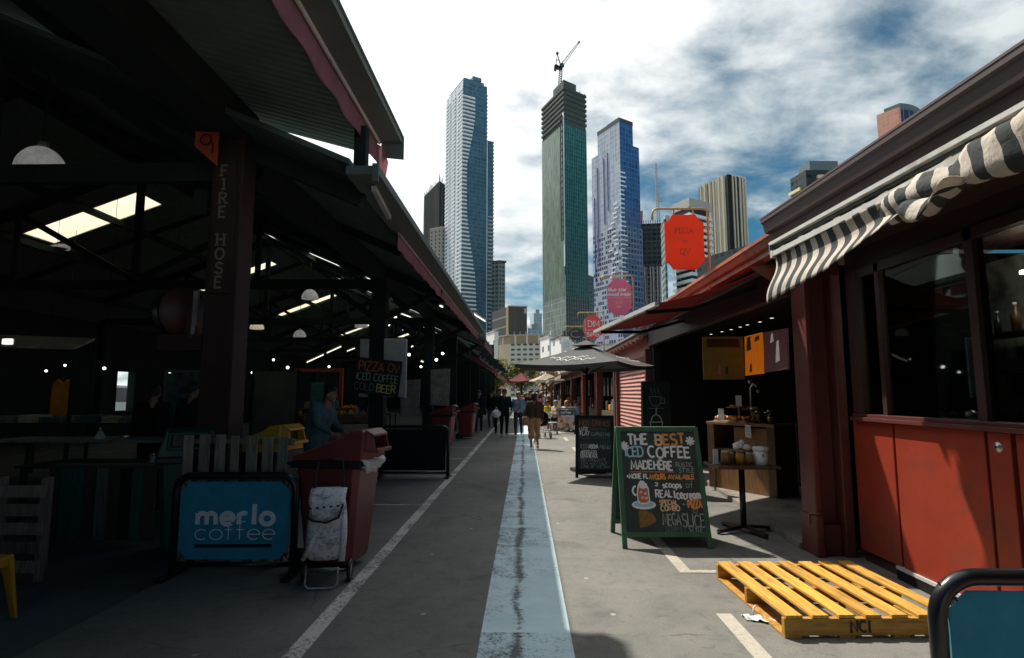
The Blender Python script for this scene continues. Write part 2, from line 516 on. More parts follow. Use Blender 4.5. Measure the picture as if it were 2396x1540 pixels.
P('poster_plum', (0.10, 0.038, 0.042), 0.35, 0.5, 5.0, dirt=(0.30, 0.24, 0.24), dscale=6, stretch=(1, 2.5, 0.6), dlo=0.60, dhi=0.68, emit=(0.10, 0.045, 0.05), estr=0.22)  # print given a little emission of its own
P('poster_white', (0.65, 0.60, 0.58), 0.4, 0.3, 9.0, emit=(0.5, 0.42, 0.4), estr=0.3)  # white picture patches emit a little as well
P('food_orange', (0.78, 0.26, 0.02), 0.5, 0.4, 30)
P('food_gold', (0.55, 0.29, 0.03), 0.5, 0.5, 30)
P('food_brown', (0.17, 0.085, 0.045), 0.5, 0.4, 25)
P('jar_amber', (0.27, 0.14, 0.07), 0.35, 0.4, 20)
P('shed_floor_shade', (0.105, 0.120, 0.112), 0.85, 0.3, 1.5, bump=0.1, bscale=60, spec=0.2, dirt=(0.07, 0.08, 0.075), dscale=1)
P('paper', (0.76, 0.76, 0.74), 0.8, 0.06, 20)
P('goods_pale', (0.22, 0.21, 0.18), 0.8, 0.5, 5)
P('goods_teal', (0.03, 0.16, 0.13), 0.8, 0.4, 5)
P('goods_orange', (0.62, 0.22, 0.01), 0.8, 0.3, 5)
P('teal_plank', (0.012, 0.115, 0.085), 0.8, 0.3, 4, stretch=(8, 8, 1))
P('brown_plank', (0.075, 0.048, 0.032), 0.8, 0.3, 4, stretch=(8, 8, 1))
P('white_plank', (0.16, 0.17, 0.15), 0.8, 0.4, 4, stretch=(8, 8, 1))
P('hose_red', (0.065, 0.018, 0.014), 0.5, 0.15, 5)
P('sign_red_plate', (0.42, 0.065, 0.020), 0.5, 0.25, 8, emit=(0.4, 0.06, 0.02), estr=0.0)
P('skin_light', (0.46, 0.25, 0.17), 0.55, 0.06, 9)
P('skin_tan', (0.30, 0.155, 0.095), 0.55, 0.06, 9)
P('hair_dark', (0.014, 0.011, 0.009), 0.6, 0.2, 30)
P('hair_brown', (0.075, 0.04, 0.02), 0.6, 0.2, 30)
P('hair_fair', (0.36, 0.21, 0.09), 0.6, 0.2, 30)
P('hair_grey', (0.25, 0.24, 0.23), 0.6, 0.2, 30)
for nm, c in dict(cloth_navy=(0.010, 0.020, 0.024), cloth_black=(0.010, 0.010, 0.011), cloth_blue=(0.20, 0.31, 0.44), cloth_jeans=(0.030, 0.050, 0.075),
                  cloth_brown=(0.060, 0.044, 0.028), cloth_khaki=(0.34, 0.23, 0.13), cloth_grey=(0.085, 0.140, 0.160), cloth_white=(0.70, 0.69, 0.66),
                  cloth_orange=(0.72, 0.16, 0.03), cloth_yellow=(0.72, 0.60, 0.04), cloth_pink=(0.60, 0.12, 0.24), cloth_red=(0.45, 0.04, 0.035),
                  cloth_teal=(0.03, 0.16, 0.16), cloth_charcoal=(0.030, 0.031, 0.033), cloth_cream=(0.55, 0.44, 0.30)).items():
    P(nm, c, 0.9, 0.18, 14, bump=0.25, bscale=22, spec=0.2)
P('print_band', (0.05, 0.09, 0.13), 0.6, 0.2, 5)
P('plum_roof', (0.10, 0.05, 0.045), 0.6, 0.2, 4)
P('ground_far', (0.16, 0.15, 0.135), 0.9, 0.3, 0.1)


def food_print():
    m = bpy.data.materials.new('food_print')
    m.use_nodes = True
    nt = m.node_tree
    b = nt.nodes['Principled BSDF']
    tc = nd(nt, 'ShaderNodeTexCoord')
    vo = nd(nt, 'ShaderNodeTexVoronoi', feature='F1')
    vo.inputs['Scale'].default_value = 7
    nt.links.new(tc.outputs['Object'], vo.inputs['Vector'])
    cr = nd(nt, 'ShaderNodeValToRGB')
    cr.color_ramp.interpolation = 'CONSTANT'
    cols = [(0, (0.7, 0.66, 0.6, 1)), (0.3, (0.55, 0.14, 0.06, 1)), (0.45, (0.72, 0.42, 0.24, 1)), (0.6, (0.2, 0.22, 0.26, 1)), (0.75, (0.75, 0.7, 0.64, 1))]
    cr.color_ramp.elements[0].position, cr.color_ramp.elements[0].color = cols[0]
    cr.color_ramp.elements[1].position, cr.color_ramp.elements[1].color = cols[-1]
    for p_, c_ in cols[1:-1]:
        e = cr.color_ramp.elements.new(p_)
        e.color = c_
    sx = nd(nt, 'ShaderNodeSeparateXYZ')
    nt.links.new(vo.outputs['Color'], sx.inputs[0])
    nt.links.new(sx.outputs[0], cr.inputs[0])
    nt.links.new(cr.outputs[0], b.inputs['Base Color'])
    b.inputs['Roughness'].default_value = 0.5
    MATS['food_print'] = m


def newsprint():
    m = bpy.data.materials.new('newsprint')
    m.use_nodes = True
    nt = m.node_tree
    b = nt.nodes['Principled BSDF']
    tc = nd(nt, 'ShaderNodeTexCoord')
    o = tc.outputs['Object']
    br = nd(nt, 'ShaderNodeTexBrick')
    br.inputs['Scale'].default_value = 22
    br.inputs['Mortar Size'].default_value = 0.03
    br.inputs['Color1'].default_value = (0.78, 0.77, 0.76, 1)
    br.inputs['Color2'].default_value = (0.40, 0.39, 0.39, 1)
    br.inputs['Mortar'].default_value = (0.10, 0.10, 0.10, 1)
    mp = nd(nt, 'ShaderNodeMapping')
    mp.inputs['Rotation'].default_value = (radians(90), 0, radians(7))
    nt.links.new(o, mp.inputs[0])
    nt.links.new(mp.outputs[0], br.inputs['Vector'])
    n = noise(nt, o, 9, 5, 0.7)
    c = mix(nt, rng(nt, n, 0.50, 0.57), (0.82, 0.81, 0.80), br.outputs[0])
    n2 = noise(nt, o, 60, 3, 0.7)
    c = mix(nt, rng(nt, n2, 0.56, 0.66, 0, 0.6), c, (0.06, 0.06, 0.06))
    nt.links.new(c, b.inputs['Base Color'])
    b.inputs['Roughness'].default_value = 0.6
    bn = nd(nt, 'ShaderNodeBump')
    bn.inputs['Strength'].default_value = 0.5
    bn.inputs['Distance'].default_value = 0.02
    nt.links.new(noise(nt, o, 12, 4, 0.5), bn.inputs['Height'])
    nt.links.new(bn.outputs[0], b.inputs['Normal'])
    MATS['newsprint'] = m


def stripe_cloth():
    m = bpy.data.materials.new('stripe_cloth')
    m.use_nodes = True
    nt = m.node_tree
    b = nt.nodes['Principled BSDF']
    tc = nd(nt, 'ShaderNodeTexCoord')
    sp = nd(nt, 'ShaderNodeSeparateXYZ')
    nt.links.new(tc.outputs['UV'], sp.inputs[0])
    f = mth(nt, 'FRACT', mth(nt, 'DIVIDE', sp.outputs[0], 0.19))
    k = mth(nt, 'LESS_THAN', f, 0.5)
    n = noise(nt, tc.outputs['Object'], 5, 5, 0.6)
    w = mix(nt, rng(nt, n, 0.3, 0.7), (0.58, 0.50, 0.42), (0.72, 0.65, 0.56))
    d = mix(nt, rng(nt, n, 0.3, 0.7), (0.030, 0.040, 0.040), (0.050, 0.060, 0.060))
    c = mix(nt, k, w, d)
    st_ = noise(nt, tc.outputs['Object'], 7, 7, 0.7, 0.6)
    c = mix(nt, rng(nt, st_, 0.55, 0.72, 0.0, 0.45), c, (0.16, 0.14, 0.11))
    nt.links.new(c, b.inputs['Base Color'])
    b.inputs['Roughness'].default_value = 0.85
    bn = nd(nt, 'ShaderNodeBump')
    bn.inputs['Strength'].default_value = 0.6
    bn.inputs['Distance'].default_value = 0.02
    nt.links.new(noise(nt, tc.outputs['Object'], 14, 5, 0.6, 0.8), bn.inputs['Height'])
    nt.links.new(bn.outputs[0], b.inputs['Normal'])
    t = nd(nt, 'ShaderNodeBsdfTranslucent')
    nt.links.new(c, t.inputs[0])
    ms = nd(nt, 'ShaderNodeMixShader')
    ms.inputs[0].default_value = 0.25
    nt.links.new(b.outputs[0], ms.inputs[1])
    nt.links.new(t.outputs[0], ms.inputs[2])
    nt.links.new(ms.outputs[0], nt.nodes['Material Output'].inputs[0])
    MATS['stripe_cloth'] = m


def glass_mats():
    # shop window: dark glass, mostly clear, glossy
    m = bpy.data.materials.new('shop_glass')
    m.use_nodes = True
    nt = m.node_tree
    nt.nodes.remove(nt.nodes['Principled BSDF'])
    tr = nd(nt, 'ShaderNodeBsdfTransparent')
    tr.inputs[0].default_value = (0.72, 0.78, 0.76, 1)
    gl = nd(nt, 'ShaderNodeBsdfGlossy')
    gl.inputs['Roughness'].default_value = 0.02
    gl.inputs[0].default_value = (1, 1, 1, 1)
    lw = nd(nt, 'ShaderNodeFresnel')
    lw.inputs[0].default_value = 1.22
    ms = nd(nt, 'ShaderNodeMixShader')
    nt.links.new(lw.outputs[0], ms.inputs[0])
    nt.links.new(tr.outputs[0], ms.inputs[1])
    nt.links.new(gl.outputs[0], ms.inputs[2])
    nt.links.new(ms.outputs[0], nt.nodes['Material Output'].inputs[0])
    MATS['shop_glass'] = m


food_print(); newsprint(); stripe_cloth(); glass_mats()


# ------------------------------------------------------------------ mesh builder
class MB:
    def __init__(s, xf=None):
        s.v, s.f, s.m, s.uv, s.sm = [], [], [], [], []
        s.xf = xf

    def add(s, verts, faces, mi=0, uvs=None, smooth=False):
        o = len(s.v)
        for p in verts:
            p = V(p)
            s.v.append(s.xf @ p if s.xf else p)
        for i, f in enumerate(faces):
            s.f.append([o + k for k in f])
            s.m.append(mi)
            s.sm.append(smooth)
            s.uv.append(uvs[i] if uvs else None)

    def box(s, a, b, mi=0):
        x0, y0, z0 = a
        x1, y1, z1 = b
        s.add([(x0, y0, z0), (x1, y0, z0), (x1, y1, z0), (x0, y1, z0), (x0, y0, z1), (x1, y0, z1), (x1, y1, z1), (x0, y1, z1)],
              [(0, 3, 2, 1), (4, 5, 6, 7), (0, 1, 5, 4), (1, 2, 6, 5), (2, 3, 7, 6), (3, 0, 4, 7)], mi)
        return s

    def bar(s, p, q, w, h=None, mi=0, up=(0, 0, 1)):
        """box beam from p to q, w wide, h high"""
        h = h or w
        p, q = V(p), V(q)
        d = (q - p).normalized()
        u = V(up)
        if abs(d.dot(u)) > 0.98:
            u = V((1, 0, 0))
        r = d.cross(u).normalized()
        t = r.cross(d)
        vs = []
        for c in (p, q):
            for sx, sy in ((-1, -1), (1, -1), (1, 1), (-1, 1)):
                vs.append(c + r * (sx * w / 2) + t * (sy * h / 2))
        s.add(vs, [(0, 1, 2, 3), (7, 6, 5, 4), (0, 4, 5, 1), (1, 5, 6, 2), (2, 6, 7, 3), (3, 7, 4, 0)], mi)
        return s

    def tube(s, pts, r, n=10, mi=0, cap=True, smooth=True, rs=None, closed=False):
        pts = [V(p) for p in pts]
        vs, fs = [], []
        prev = None
        L = len(pts)
        for i, p in enumerate(pts):
            if closed:
                d = pts[(i + 1) % L] - pts[i - 1]
            else:
                d = pts[min(i + 1, L - 1)] - pts[max(i - 1, 0)]
            d.normalize()
            if prev is None:
                u = V((0, 0, 1)) if abs(d.z) < 0.9 else V((1, 0, 0))
                a = d.cross(u).normalized()
            else:
                a = (prev - d * prev.dot(d)).normalized()
            prev = a
            b = d.cross(a)
            rr = rs[i] if rs else r
            for k in range(n):
                t = 2 * pi * k / n
                vs.append(p + a * (rr * cos(t)) + b * (rr * sin(t)))
        for i in range(L if closed else L - 1):
            j = (i + 1) % L
            for k in range(n):
                fs.append((i * n + k, i * n + (k + 1) % n, j * n + (k + 1) % n, j * n + k))
        if cap and not closed:
            fs.append(tuple(range(n))[::-1])
            fs.append(tuple((L - 1) * n + k for k in range(n)))
        s.add(vs, fs, mi, smooth=smooth)
        return s

    def lathe(s, prof, c=(0, 0, 0), n=20, mi=0, smooth=True, a0=0.0, a1=2 * pi):
        c = V(c)
        full = abs(a1 - a0 - 2 * pi) < 1e-6
        m = n if full else n + 1
        vs, fs = [], []
        for r, z in prof:
            for k in range(m):
                t = a0 + (a1 - a0) * k / n
                vs.append(c + V((r * cos(t), r * sin(t), z)))
        for i in range(len(prof) - 1):
            for k in range(n):
                k2 = (k + 1) % m
                fs.append((i * m + k, i * m + k2, (i + 1) * m + k2, (i + 1) * m + k))
        s.add(vs, fs, mi, smooth=smooth)
        return s

    def ball(s, c, r, n=10, mi=0, sc=(1, 1, 1)):
        c = V(c)
        vs, fs = [], []
        mm = max(5, n // 2 + 1)
        for i in range(mm + 1):
            t = pi * i / mm
            for k in range(n):
                a = 2 * pi * k / n
                vs.append(c + V((r * sc[0] * sin(t) * cos(a), r * sc[1] * sin(t) * sin(a), r * sc[2] * cos(t))))
        for i in range(mm):
            for k in range(n):
                fs.append((i * n + k, (i + 1) * n + k, (i + 1) * n + (k + 1) % n, i * n + (k + 1) % n))
        s.add(vs, fs, mi, smooth=True)
        return s

    def prism(s, poly, d, mi=0):
        """planar polygon (3D points, ccw seen from its front), thickness vector d behind it"""
        poly = [V(p) for p in poly]
        d = V(d)
        n = len(poly)
        vs = poly + [p + d for p in poly]
        fs = [tuple(range(n)), tuple(range(2 * n - 1, n - 1, -1))]
        for i in range(n):
            j = (i + 1) % n
            fs.append((i, i + n, j + n, j))
        s.add(vs, fs, mi)
        return s

    def wall(s, p, q, z0, z1, mi=0, u0=0.0):
        """vertical facade quad from p to q with metre UVs"""
        L = (V((q[0], q[1], 0)) - V((p[0], p[1], 0))).length
        s.add([(p[0], p[1], z0), (q[0], q[1], z0), (q[0], q[1], z1), (p[0], p[1], z1)], [(0, 1, 2, 3)], mi,
              uvs=[[(u0, z0), (u0 + L, z0), (u0 + L, z1), (u0, z1)]])
        return s

    def build(s, name, mats, parent=None, world=False, bevel=0.0, weld=False):
        me = bpy.data.meshes.new(name)
        off = parent.matrix_basis.translation if (world and parent) else V((0, 0, 0))
        me.from_pydata([p - off for p in s.v], [], s.f)
        if isinstance(mats, str):
            mats = [mats]
        for m in mats:
            me.materials.append(MATS[m])
        me.polygons.foreach_set('material_index', s.m)
        me.polygons.foreach_set('use_smooth', s.sm)
        if any(u for u in s.uv):
            ul = me.uv_layers.new(name='UVMap')
            k = 0
            for i, f in enumerate(s.f):
                u = s.uv[i]
                for j in range(len(f)):
                    if u:
                        ul.data[k].uv = u[j]
                    k += 1
        me.validate()
        o = bpy.data.objects.new(name, me)
        COL.objects.link(o)
        if parent:
            o.parent = parent
        if bevel > 0:
            b = o.modifiers.new('b', 'BEVEL')
            b.width = bevel
            b.segments = 2
            b.limit_method = 'ANGLE'
            b.angle_limit = radians(40)
        return o


def thing(name, label, cat, loc=(0, 0, 0), rz=0.0, group=None):
    o = bpy.data.objects.new(name, None)
    COL.objects.link(o)
    o.location = loc
    o.rotation_euler = (0, 0, rz)
    o.empty_display_size = 0.2
    tag(o, label, cat, group)
    return o


def tag(o, label=None, cat=None, group=None, kind=None):
    if label:
        o['label'] = label
    if cat:
        o['category'] = cat
    if group:
        o['group'] = group
    if kind:
        o['kind'] = kind
    return o


def dup(root, loc=None, rz=None, label=None, group=None):
    r = root.copy()
    COL.objects.link(r)
    if loc is not None:
        r.location = loc
    if rz is not None:
        r.rotation_euler = (0, 0, rz)
    if label:
        r['label'] = label
    if group:
        r['group'] = group
    for ch in list(root.children):
        c = ch.copy()
        COL.objects.link(c)
        c.parent = r
        for g in list(ch.children):
            d = g.copy()
            COL.objects.link(d)
            d.parent = c
    return r


# ------------------------------------------------------------------ stroke lettering
def _arc(cx, cy, rx, ry, a0, a1, n=9):
    return [(cx + rx * cos(radians(a0 + (a1 - a0) * i / n)), cy + ry * sin(radians(a0 + (a1 - a0) * i / n))) for i in range(n + 1)]


G = {
    'A': (.7, [[(0, 0), (.35, 1), (.7, 0)], [(.13, .36), (.57, .36)]]),
    'B': (.6, [[(0, 0), (0, 1), (.3, 1)] + _arc(.3, .76, .25, .24, 90, -90) + [(0, .52)], [(.3, .52)] + _arc(.32, .26, .28, .26, 90, -90) + [(0, 0)]]),
    'C': (.68, [_arc(.38, .5, .38, .5, 50, 310, 14)]),
    'D': (.68, [[(0, 0), (0, 1), (.25, 1)] + _arc(.25, .5, .42, .5, 90, -90, 12) + [(0, 0)]]),
    'E': (.55, [[(.55, 1), (0, 1), (0, 0), (.55, 0)], [(0, .52), (.45, .52)]]),
    'F': (.52, [[(.52, 1), (0, 1), (0, 0)], [(0, .52), (.42, .52)]]),
    'G': (.7, [_arc(.38, .5, .38, .5, 50, 320, 14) + [(.68, .42), (.42, .42)]]),
    'H': (.62, [[(0, 0), (0, 1)], [(.62, 0), (.62, 1)], [(0, .52), (.62, .52)]]),
    'I': (.1, [[(.05, 0), (.05, 1)]]),
    'J': (.4, [[(.4, 1), (.4, .25)] + _arc(.2, .22, .2, .22, 0, -170)]),
    'K': (.6, [[(0, 0), (0, 1)], [(.58, 1), (.04, .45)], [(.2, .6), (.6, 0)]]),
    'L': (.5, [[(0, 1), (0, 0), (.5, 0)]]),
    'M': (.8, [[(0, 0), (.08, 1), (.4, .25), (.72, 1), (.8, 0)]]),
    'N': (.62, [[(0, 0), (0, 1), (.62, 0), (.62, 1)]]),
    'O': (.74, [_arc(.37, .5, .37, .5, 90, 450, 18)]),
    'P': (.58, [[(0, 0), (0, 1), (.3, 1)] + _arc(.3, .74, .27, .26, 90, -90) + [(0, .48)]]),
    'Q': (.76, [_arc(.37, .5, .37, .5, 90, 450, 18), [(.45, .25), (.74, -.08)]]),
    'R': (.6, [[(0, 0), (0, 1), (.3, 1)] + _arc(.3, .75, .26, .25, 90, -90) + [(0, .5)], [(.26, .5), (.6, 0)]]),
    'S': (.56, [_arc(.29, .75, .26, .25, 30, 260, 9) + _arc(.28, .25, .28, .26, 80, -150, 9)]),
    'T': (.64, [[(0, 1), (.64, 1)], [(.32, 1), (.32, 0)]]),
    'U': (.62, [[(0, 1), (0, .3)] + _arc(.31, .3, .31, .3, 180, 360) + [(.62, 1)]]),
    'V': (.66, [[(0, 1), (.33, 0), (.66, 1)]]),
    'W': (.9, [[(0, 1), (.22, 0), (.45, .8), (.68, 0), (.9, 1)]]),
    'X': (.6, [[(0, 0), (.6, 1)], [(0, 1), (.6, 0)]]),
    'Y': (.6, [[(0, 1), (.3, .5), (.6, 1)], [(.3, .5), (.3, 0)]]),
    'Z': (.6, [[(0, 1), (.6, 1), (0, 0), (.6, 0)]]),
    '2': (.55, [_arc(.27, .74, .26, .26, 160, -30) + [(0, 0), (.55, 0)]]),
    '1': (.25, [[(0, .8), (.2, 1), (.2, 0)]]),
    '+': (.5, [[(0, .5), (.5, .5)], [(.25, .25), (.25, .75)]]),
    '-': (.4, [[(0, .5), (.4, .5)]]),
    ' ': (.32, []),
    'a': (.5, [_arc(.25, .28, .25, .28, 60, 400, 12), [(.5, .56), (.5, 0)]]),
    'b': (.5, [[(0, 1), (0, 0)], _arc(.25, .28, .25, .28, 180, 540, 14)]),
    'c': (.5, [_arc(.27, .28, .27, .28, 50, 310, 12)]),
    'd': (.5, [[(.5, 1), (.5, 0)], _arc(.25, .28, .25, .28, 0, 360, 14)]),
    'e': (.52, [[(.02, .29), (.52, .29)] + _arc(.27, .28, .26, .28, 5, 310, 14)]),
    'f': (.36, [_arc(.3, .8, .16, .2, 60, 180, 6) + [(.14, 0)], [(0, .55), (.32, .55)]]),
    'i': (.1, [[(.05, 0), (.05, .55)], [(.05, .75), (.05, .84)]]),
    'l': (.1, [[(.05, 0), (.05, 1)]]),
    'm': (.78, [[(0, 0), (0, .56)], [(0, .36)] + _arc(.2, .36, .19, .2, 180, 0, 7) + [(.39, 0)], [(.39, .36)] + _arc(.58, .36, .19, .2, 180, 0, 7) + [(.78, 0)]]),
    'n': (.46, [[(0, 0), (0, .56)], [(0, .34)] + _arc(.23, .34, .22, .22, 180, 0, 8) + [(.45, 0)]]),
    'o': (.54, [_arc(.27, .28, .27, .28, 90, 450, 16)]),
    'p': (.5, [[(0, .56), (0, -.35)], _arc(.25, .28, .25, .28, 180, 540, 14)]),
    'r': (.36, [[(0, 0), (0, .56)], [(0, .34)] + _arc(.2, .34, .2, .22, 180, 50, 6)]),
    's': (.42, [_arc(.21, .42, .19, .15, 30, 260, 7) + _arc(.21, .14, .21, .15, 80, -150, 7)]),
    't': (.34, [[(.15, .85), (.15, .1), (.3, 0)], [(0, .56), (.32, .56)]]),
    'u': (.46, [[(0, .56), (0, .22)] + _arc(.23, .22, .22, .22, 180, 360, 8) + [(.46, .56)], [(.46, .3), (.46, 0)]]),
    'x': (.45, [[(0, 0), (.45, .56)], [(0, .56), (.45, 0)]]),
}


def ribbon(mb, pts, w, n, z, mi=0):
    """flat mitred ribbon through 3D points lying in a plane with normal n"""
    pts = [V(p) + n * z for p in pts]
    q = [pts[0]]
    for p in pts[1:]:
        if (p - q[-1]).length > 1e-5:
            q.append(p)
    pts = q
    if len(pts) < 2:
        return
    closed = (pts[0] - pts[-1]).length < w * 0.3 and len(pts) > 4
    if closed:
        pts = pts[:-1]
    L = len(pts)
    vs = []
    for i, p in enumerate(pts):
        if closed:
            d0, d1 = (p - pts[i - 1]).normalized(), (pts[(i + 1) % L] - p).normalized()
        else:
            d0 = (p - pts[max(i - 1, 0)])
            d1 = (pts[min(i + 1, L - 1)] - p)
            if i == 0:
                d0 = d1.copy()
            if i == L - 1:
                d1 = d0.copy()
            d0.normalize()
            d1.normalize()
        t = (d0 + d1)
        if t.length < 1e-3:
            t = d1
        t.normalize()
        sd = n.cross(t)
        k = min(1.7, 1.0 / max(0.35, sd.dot(n.cross(d1))))
        vs += [p + sd * (w / 2 * k), p - sd * (w / 2 * k)]
    fs = []
    for i in range(L if closed else L - 1):
        j = (i + 1) % L
        fs.append((2 * i, 2 * i + 1, 2 * j + 1, 2 * j))
    mb.add(vs, fs, mi)


ZL = [0]


def write(mb, text, o, right, up, size, sw, mi=0, wide=1.0, gap=0.16, jit=0.0, serif=0.0, fit=None, centre=False, slope=0.0):
    """hand lettering in the plane (right, up); size = capital height; fit squeezes to that width"""
    right, up = V(right).normalized(), V(up).normalized()
    n = right.cross(up).normalized()
    tot = sum(G[c][0] * wide + gap for c in text) * size - gap * size
    kx = 1.0
    if fit:
        kx = fit / tot
        tot = fit
    x = -tot / 2 if centre else 0.0
    o = V(o)
    for c in text:
        w, strokes = G[c]
        jy = random.uniform(-1, 1) * jit * size
        js = 1 + random.uniform(-1, 1) * jit
        sh = random.uniform(-1, 1) * jit * 0.6
        for st in strokes:
            ZL[0] = (ZL[0] + 1) % 7
            pts = []
            for (a, b) in st:
                X = x + (a * wide + sh * b) * size * kx
                Y = jy + b * size * js + slope * X
                pts.append(o + right * X + up * Y)
            ribbon(mb, pts, sw, n, 0.0010 + ZL[0] * 0.0003, mi)
            if serif > 0:
                for e in ((st[0], st[1] if len(st) > 1 else st[0]), (st[-1], st[-2] if len(st) > 1 else st[-1])):
                    (a, b), (a2, b2) = e
                    if abs(b2 - b) > abs(a2 - a) * 0.8:
                        ZL[0] = (ZL[0] + 1) % 7
                        c0 = o + right * (x + a * wide * size * kx) + up * (jy + b * size)
                        ribbon(mb, [c0 - right * serif, c0 + right * serif], sw * 0.7, n, 0.0010 + ZL[0] * 0.0003 + 0.0022, mi)
        x += (w * wide + gap) * size * kx
    return mb


# ================================================================== THE SETTING: ground and markings
def sheet(name, x0, x1, y0, y1, z, m):
    mb = MB()
    mb.add([(x0, y0, z), (x1, y0, z), (x1, y1, z), (x0, y1, z)], [(0, 1, 2, 3)])
    o = mb.build(name, m)
    return tag(o, kind='structure')


tag(sheet('ground', -3000, 3000, -60, 4000, 0, 'asphalt'))
LINES = [
    ('lane_line', sheet('painted_lane_line', -1.485, -1.365, -4, 62, 0.004, 'worn_white')),
    ('blue', sheet('painted_blue_strip', -0.298, 0.302, -4, 62, 0.004, 'worn_blue')),
]
for y0, y1 in ((2.2, 4.45), (5.42, 6.9), (8.2, 9.6), (12.6, 14.0), (16, 17.6), (20, 21.5), (24, 26), (29, 31)):
    sheet('painted_dash', 1.39, 1.50, y0, y1, 0.004, 'worn_cream')
sheet('painted_cross_line', 1.50, 2.5, 5.42, 5.50, 0.0045, 'worn_cream')
for y in (4.45,):
    pass
for y, xl in ((8.49, -2.7), (11.4, -2.7), (14.4, -2.7), (17.45, -2.7), (20.6, -2.7)):
    sheet('painted_bay_line', xl, -1.50, y, y + 0.07, 0.004, 'worn_white')
mb = MB()
write(mb, 'AT', (-0.01, 10.02, 0.0045), (1, 0, 0), (0, 1, 0), 0.42, 0.045, gap=0.25, wide=0.42)
tag(mb.build('painted_lane_words', 'faded_white'), kind='structure')
sheet('shed_floor_shade', -15.5, -3.12, -15.9, 63.9, 0.003, 'shed_floor_shade')  # added dark sheet, shade under the shed put into its colour
# raised pavement in front of the coffee stall
mb = MB()
mb.prism([(2.84, 6.25, 0.06), (7.4, 6.25, 0.06), (7.4, 13.2, 0.06), (3.45, 13.2, 0.06), (3.18, 10.1, 0.06)], (0, 0, -0.06))
tag(mb.build('pavement', 'concrete'), kind='structure')


# ================================================================== TOWERS
class Fr:
    def __init__(s, D, c, l, r):
        cc = atY(c[0], c[1], D)
        s.H = cc.z
        L, R = atZ(l[0], l[1], cc.z), atZ(r[0], r[1], cc.z)
        s.c = V((cc.x, cc.y, 0))
        e1, e2 = V((R.x - cc.x, R.y - cc.y, 0)), V((L.x - cc.x, L.y - cc.y, 0))
        s.A, s.B = e1.length, e2.length
        s.e1, s.e2 = e1 / s.A, e2 / s.B

    def p(s, a, b, z=0.0):
        q = s.c + s.e1 * a + s.e2 * b
        return V((q.x, q.y, z))

    def zy(s, y):           # height of a pixel row on the near corner
        return EYE + (921 - y) / FPX * s.c.y

    def mid(s):
        return s.p(s.A / 2, s.B / 2)

    def core(s, mb, a0, a1, b0, b1, z0, z1, mr=0, ml=1, mo=0, mt=2):
        mb.wall(s.p(a0, b0), s.p(a1, b0), z0, z1, mr)
        mb.wall(s.p(a0, b1), s.p(a0, b0), z0, z1, ml)
        mb.wall(s.p(a1, b0), s.p(a1, b1), z0, z1, mo)
        mb.wall(s.p(a1, b1), s.p(a0, b1), z0, z1, mo)
        mb.add([s.p(a0, b0, z1), s.p(a1, b0, z1), s.p(a1, b1, z1), s.p(a0, b1, z1)], [(0, 1, 2, 3)], mt)

    def box(s, mb, a0, a1, b0, b1, z0, z1, mi=0):
        v = [s.p(a0, b0, z0), s.p(a1, b0, z0), s.p(a1, b1, z0), s.p(a0, b1, z0), s.p(a0, b0, z1), s.p(a1, b0, z1), s.p(a1, b1, z1), s.p(a0, b1, z1)]
        mb.add(v, [(0, 3, 2, 1), (4, 5, 6, 7), (0, 1, 5, 4), (1, 2, 6, 5), (2, 3, 7, 6), (3, 0, 4, 7)], mi)


def interp(t, pts):
    for (a, va), (b, vb) in zip(pts, pts[1:]):
        if t <= b:
            return va + (vb - va) * (t - a) / (b - a) if t > a else va
    return pts[-1][1]


P('roof_dark', (0.04, 0.05, 0.055), 0.7, 0.2, 0.1)
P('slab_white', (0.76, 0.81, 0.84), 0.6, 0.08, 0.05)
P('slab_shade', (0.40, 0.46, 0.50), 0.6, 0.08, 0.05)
P('slab_concrete', (0.050, 0.068, 0.066), 0.8, 0.15, 0.1)
P('glass_balustrade', (0.07, 0.16, 0.24), 0.2, 0.2, 0.05)
facade('tower_white_side', (0.66, 0.72, 0.77), (0.05, 0.07, 0.09), 8.4, 3.2, 0.26, 0.55, 0.08)
facade('tower_blue_side', (0.095, 0.190, 0.250), (0.066, 0.140, 0.195), 1.6, 3.2, 0.85, 0.8, 0.1, 0.3, 0.35, 0.18)
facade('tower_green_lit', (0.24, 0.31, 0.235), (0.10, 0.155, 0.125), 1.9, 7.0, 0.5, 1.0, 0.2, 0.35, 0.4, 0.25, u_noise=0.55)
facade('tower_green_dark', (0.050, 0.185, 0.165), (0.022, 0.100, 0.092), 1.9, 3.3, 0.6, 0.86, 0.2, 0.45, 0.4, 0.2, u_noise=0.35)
facade('tower_green_base', (0.20, 0.245, 0.225), (0.010, 0.020, 0.020), 2.4, 3.6, 0.72, 0.92, 0.2, 0.5, 0.5, 0.25)
facade('tower_green_foot', (0.36, 0.41, 0.37), (0.16, 0.21, 0.19), 1.9, 5.0, 0.5, 0.9, 0.2, 0.5, 0.5, 0.25, u_noise=0.4)  # whitish reflections low on the left face put into the colour
facade('tower_violet_lit', (0.47, 0.52, 0.58), (0.33, 0.39, 0.47), 2.4, 3.3, 0.86, 0.82, 0.1, 0.18, 0.5, 0.3, fin=(0.20, 0.20, 0.38), finw=0.18)
facade('tower_violet_mix', (0.40, 0.45, 0.53), (0.020, 0.030, 0.045), 2.3, 3.3, 0.74, 0.66, 0.15, 0.6, 0.5, 0.3, blank=0.42, blankcol=(0.38, 0.43, 0.54), fin=(0.20, 0.19, 0.40), finw=0.14)
facade('tower_violet_glass', (0.085, 0.16, 0.30), (0.028, 0.105, 0.26), 2.6, 3.3, 0.9, 0.88, 0.1, 0.3, 0.4, 0.15)
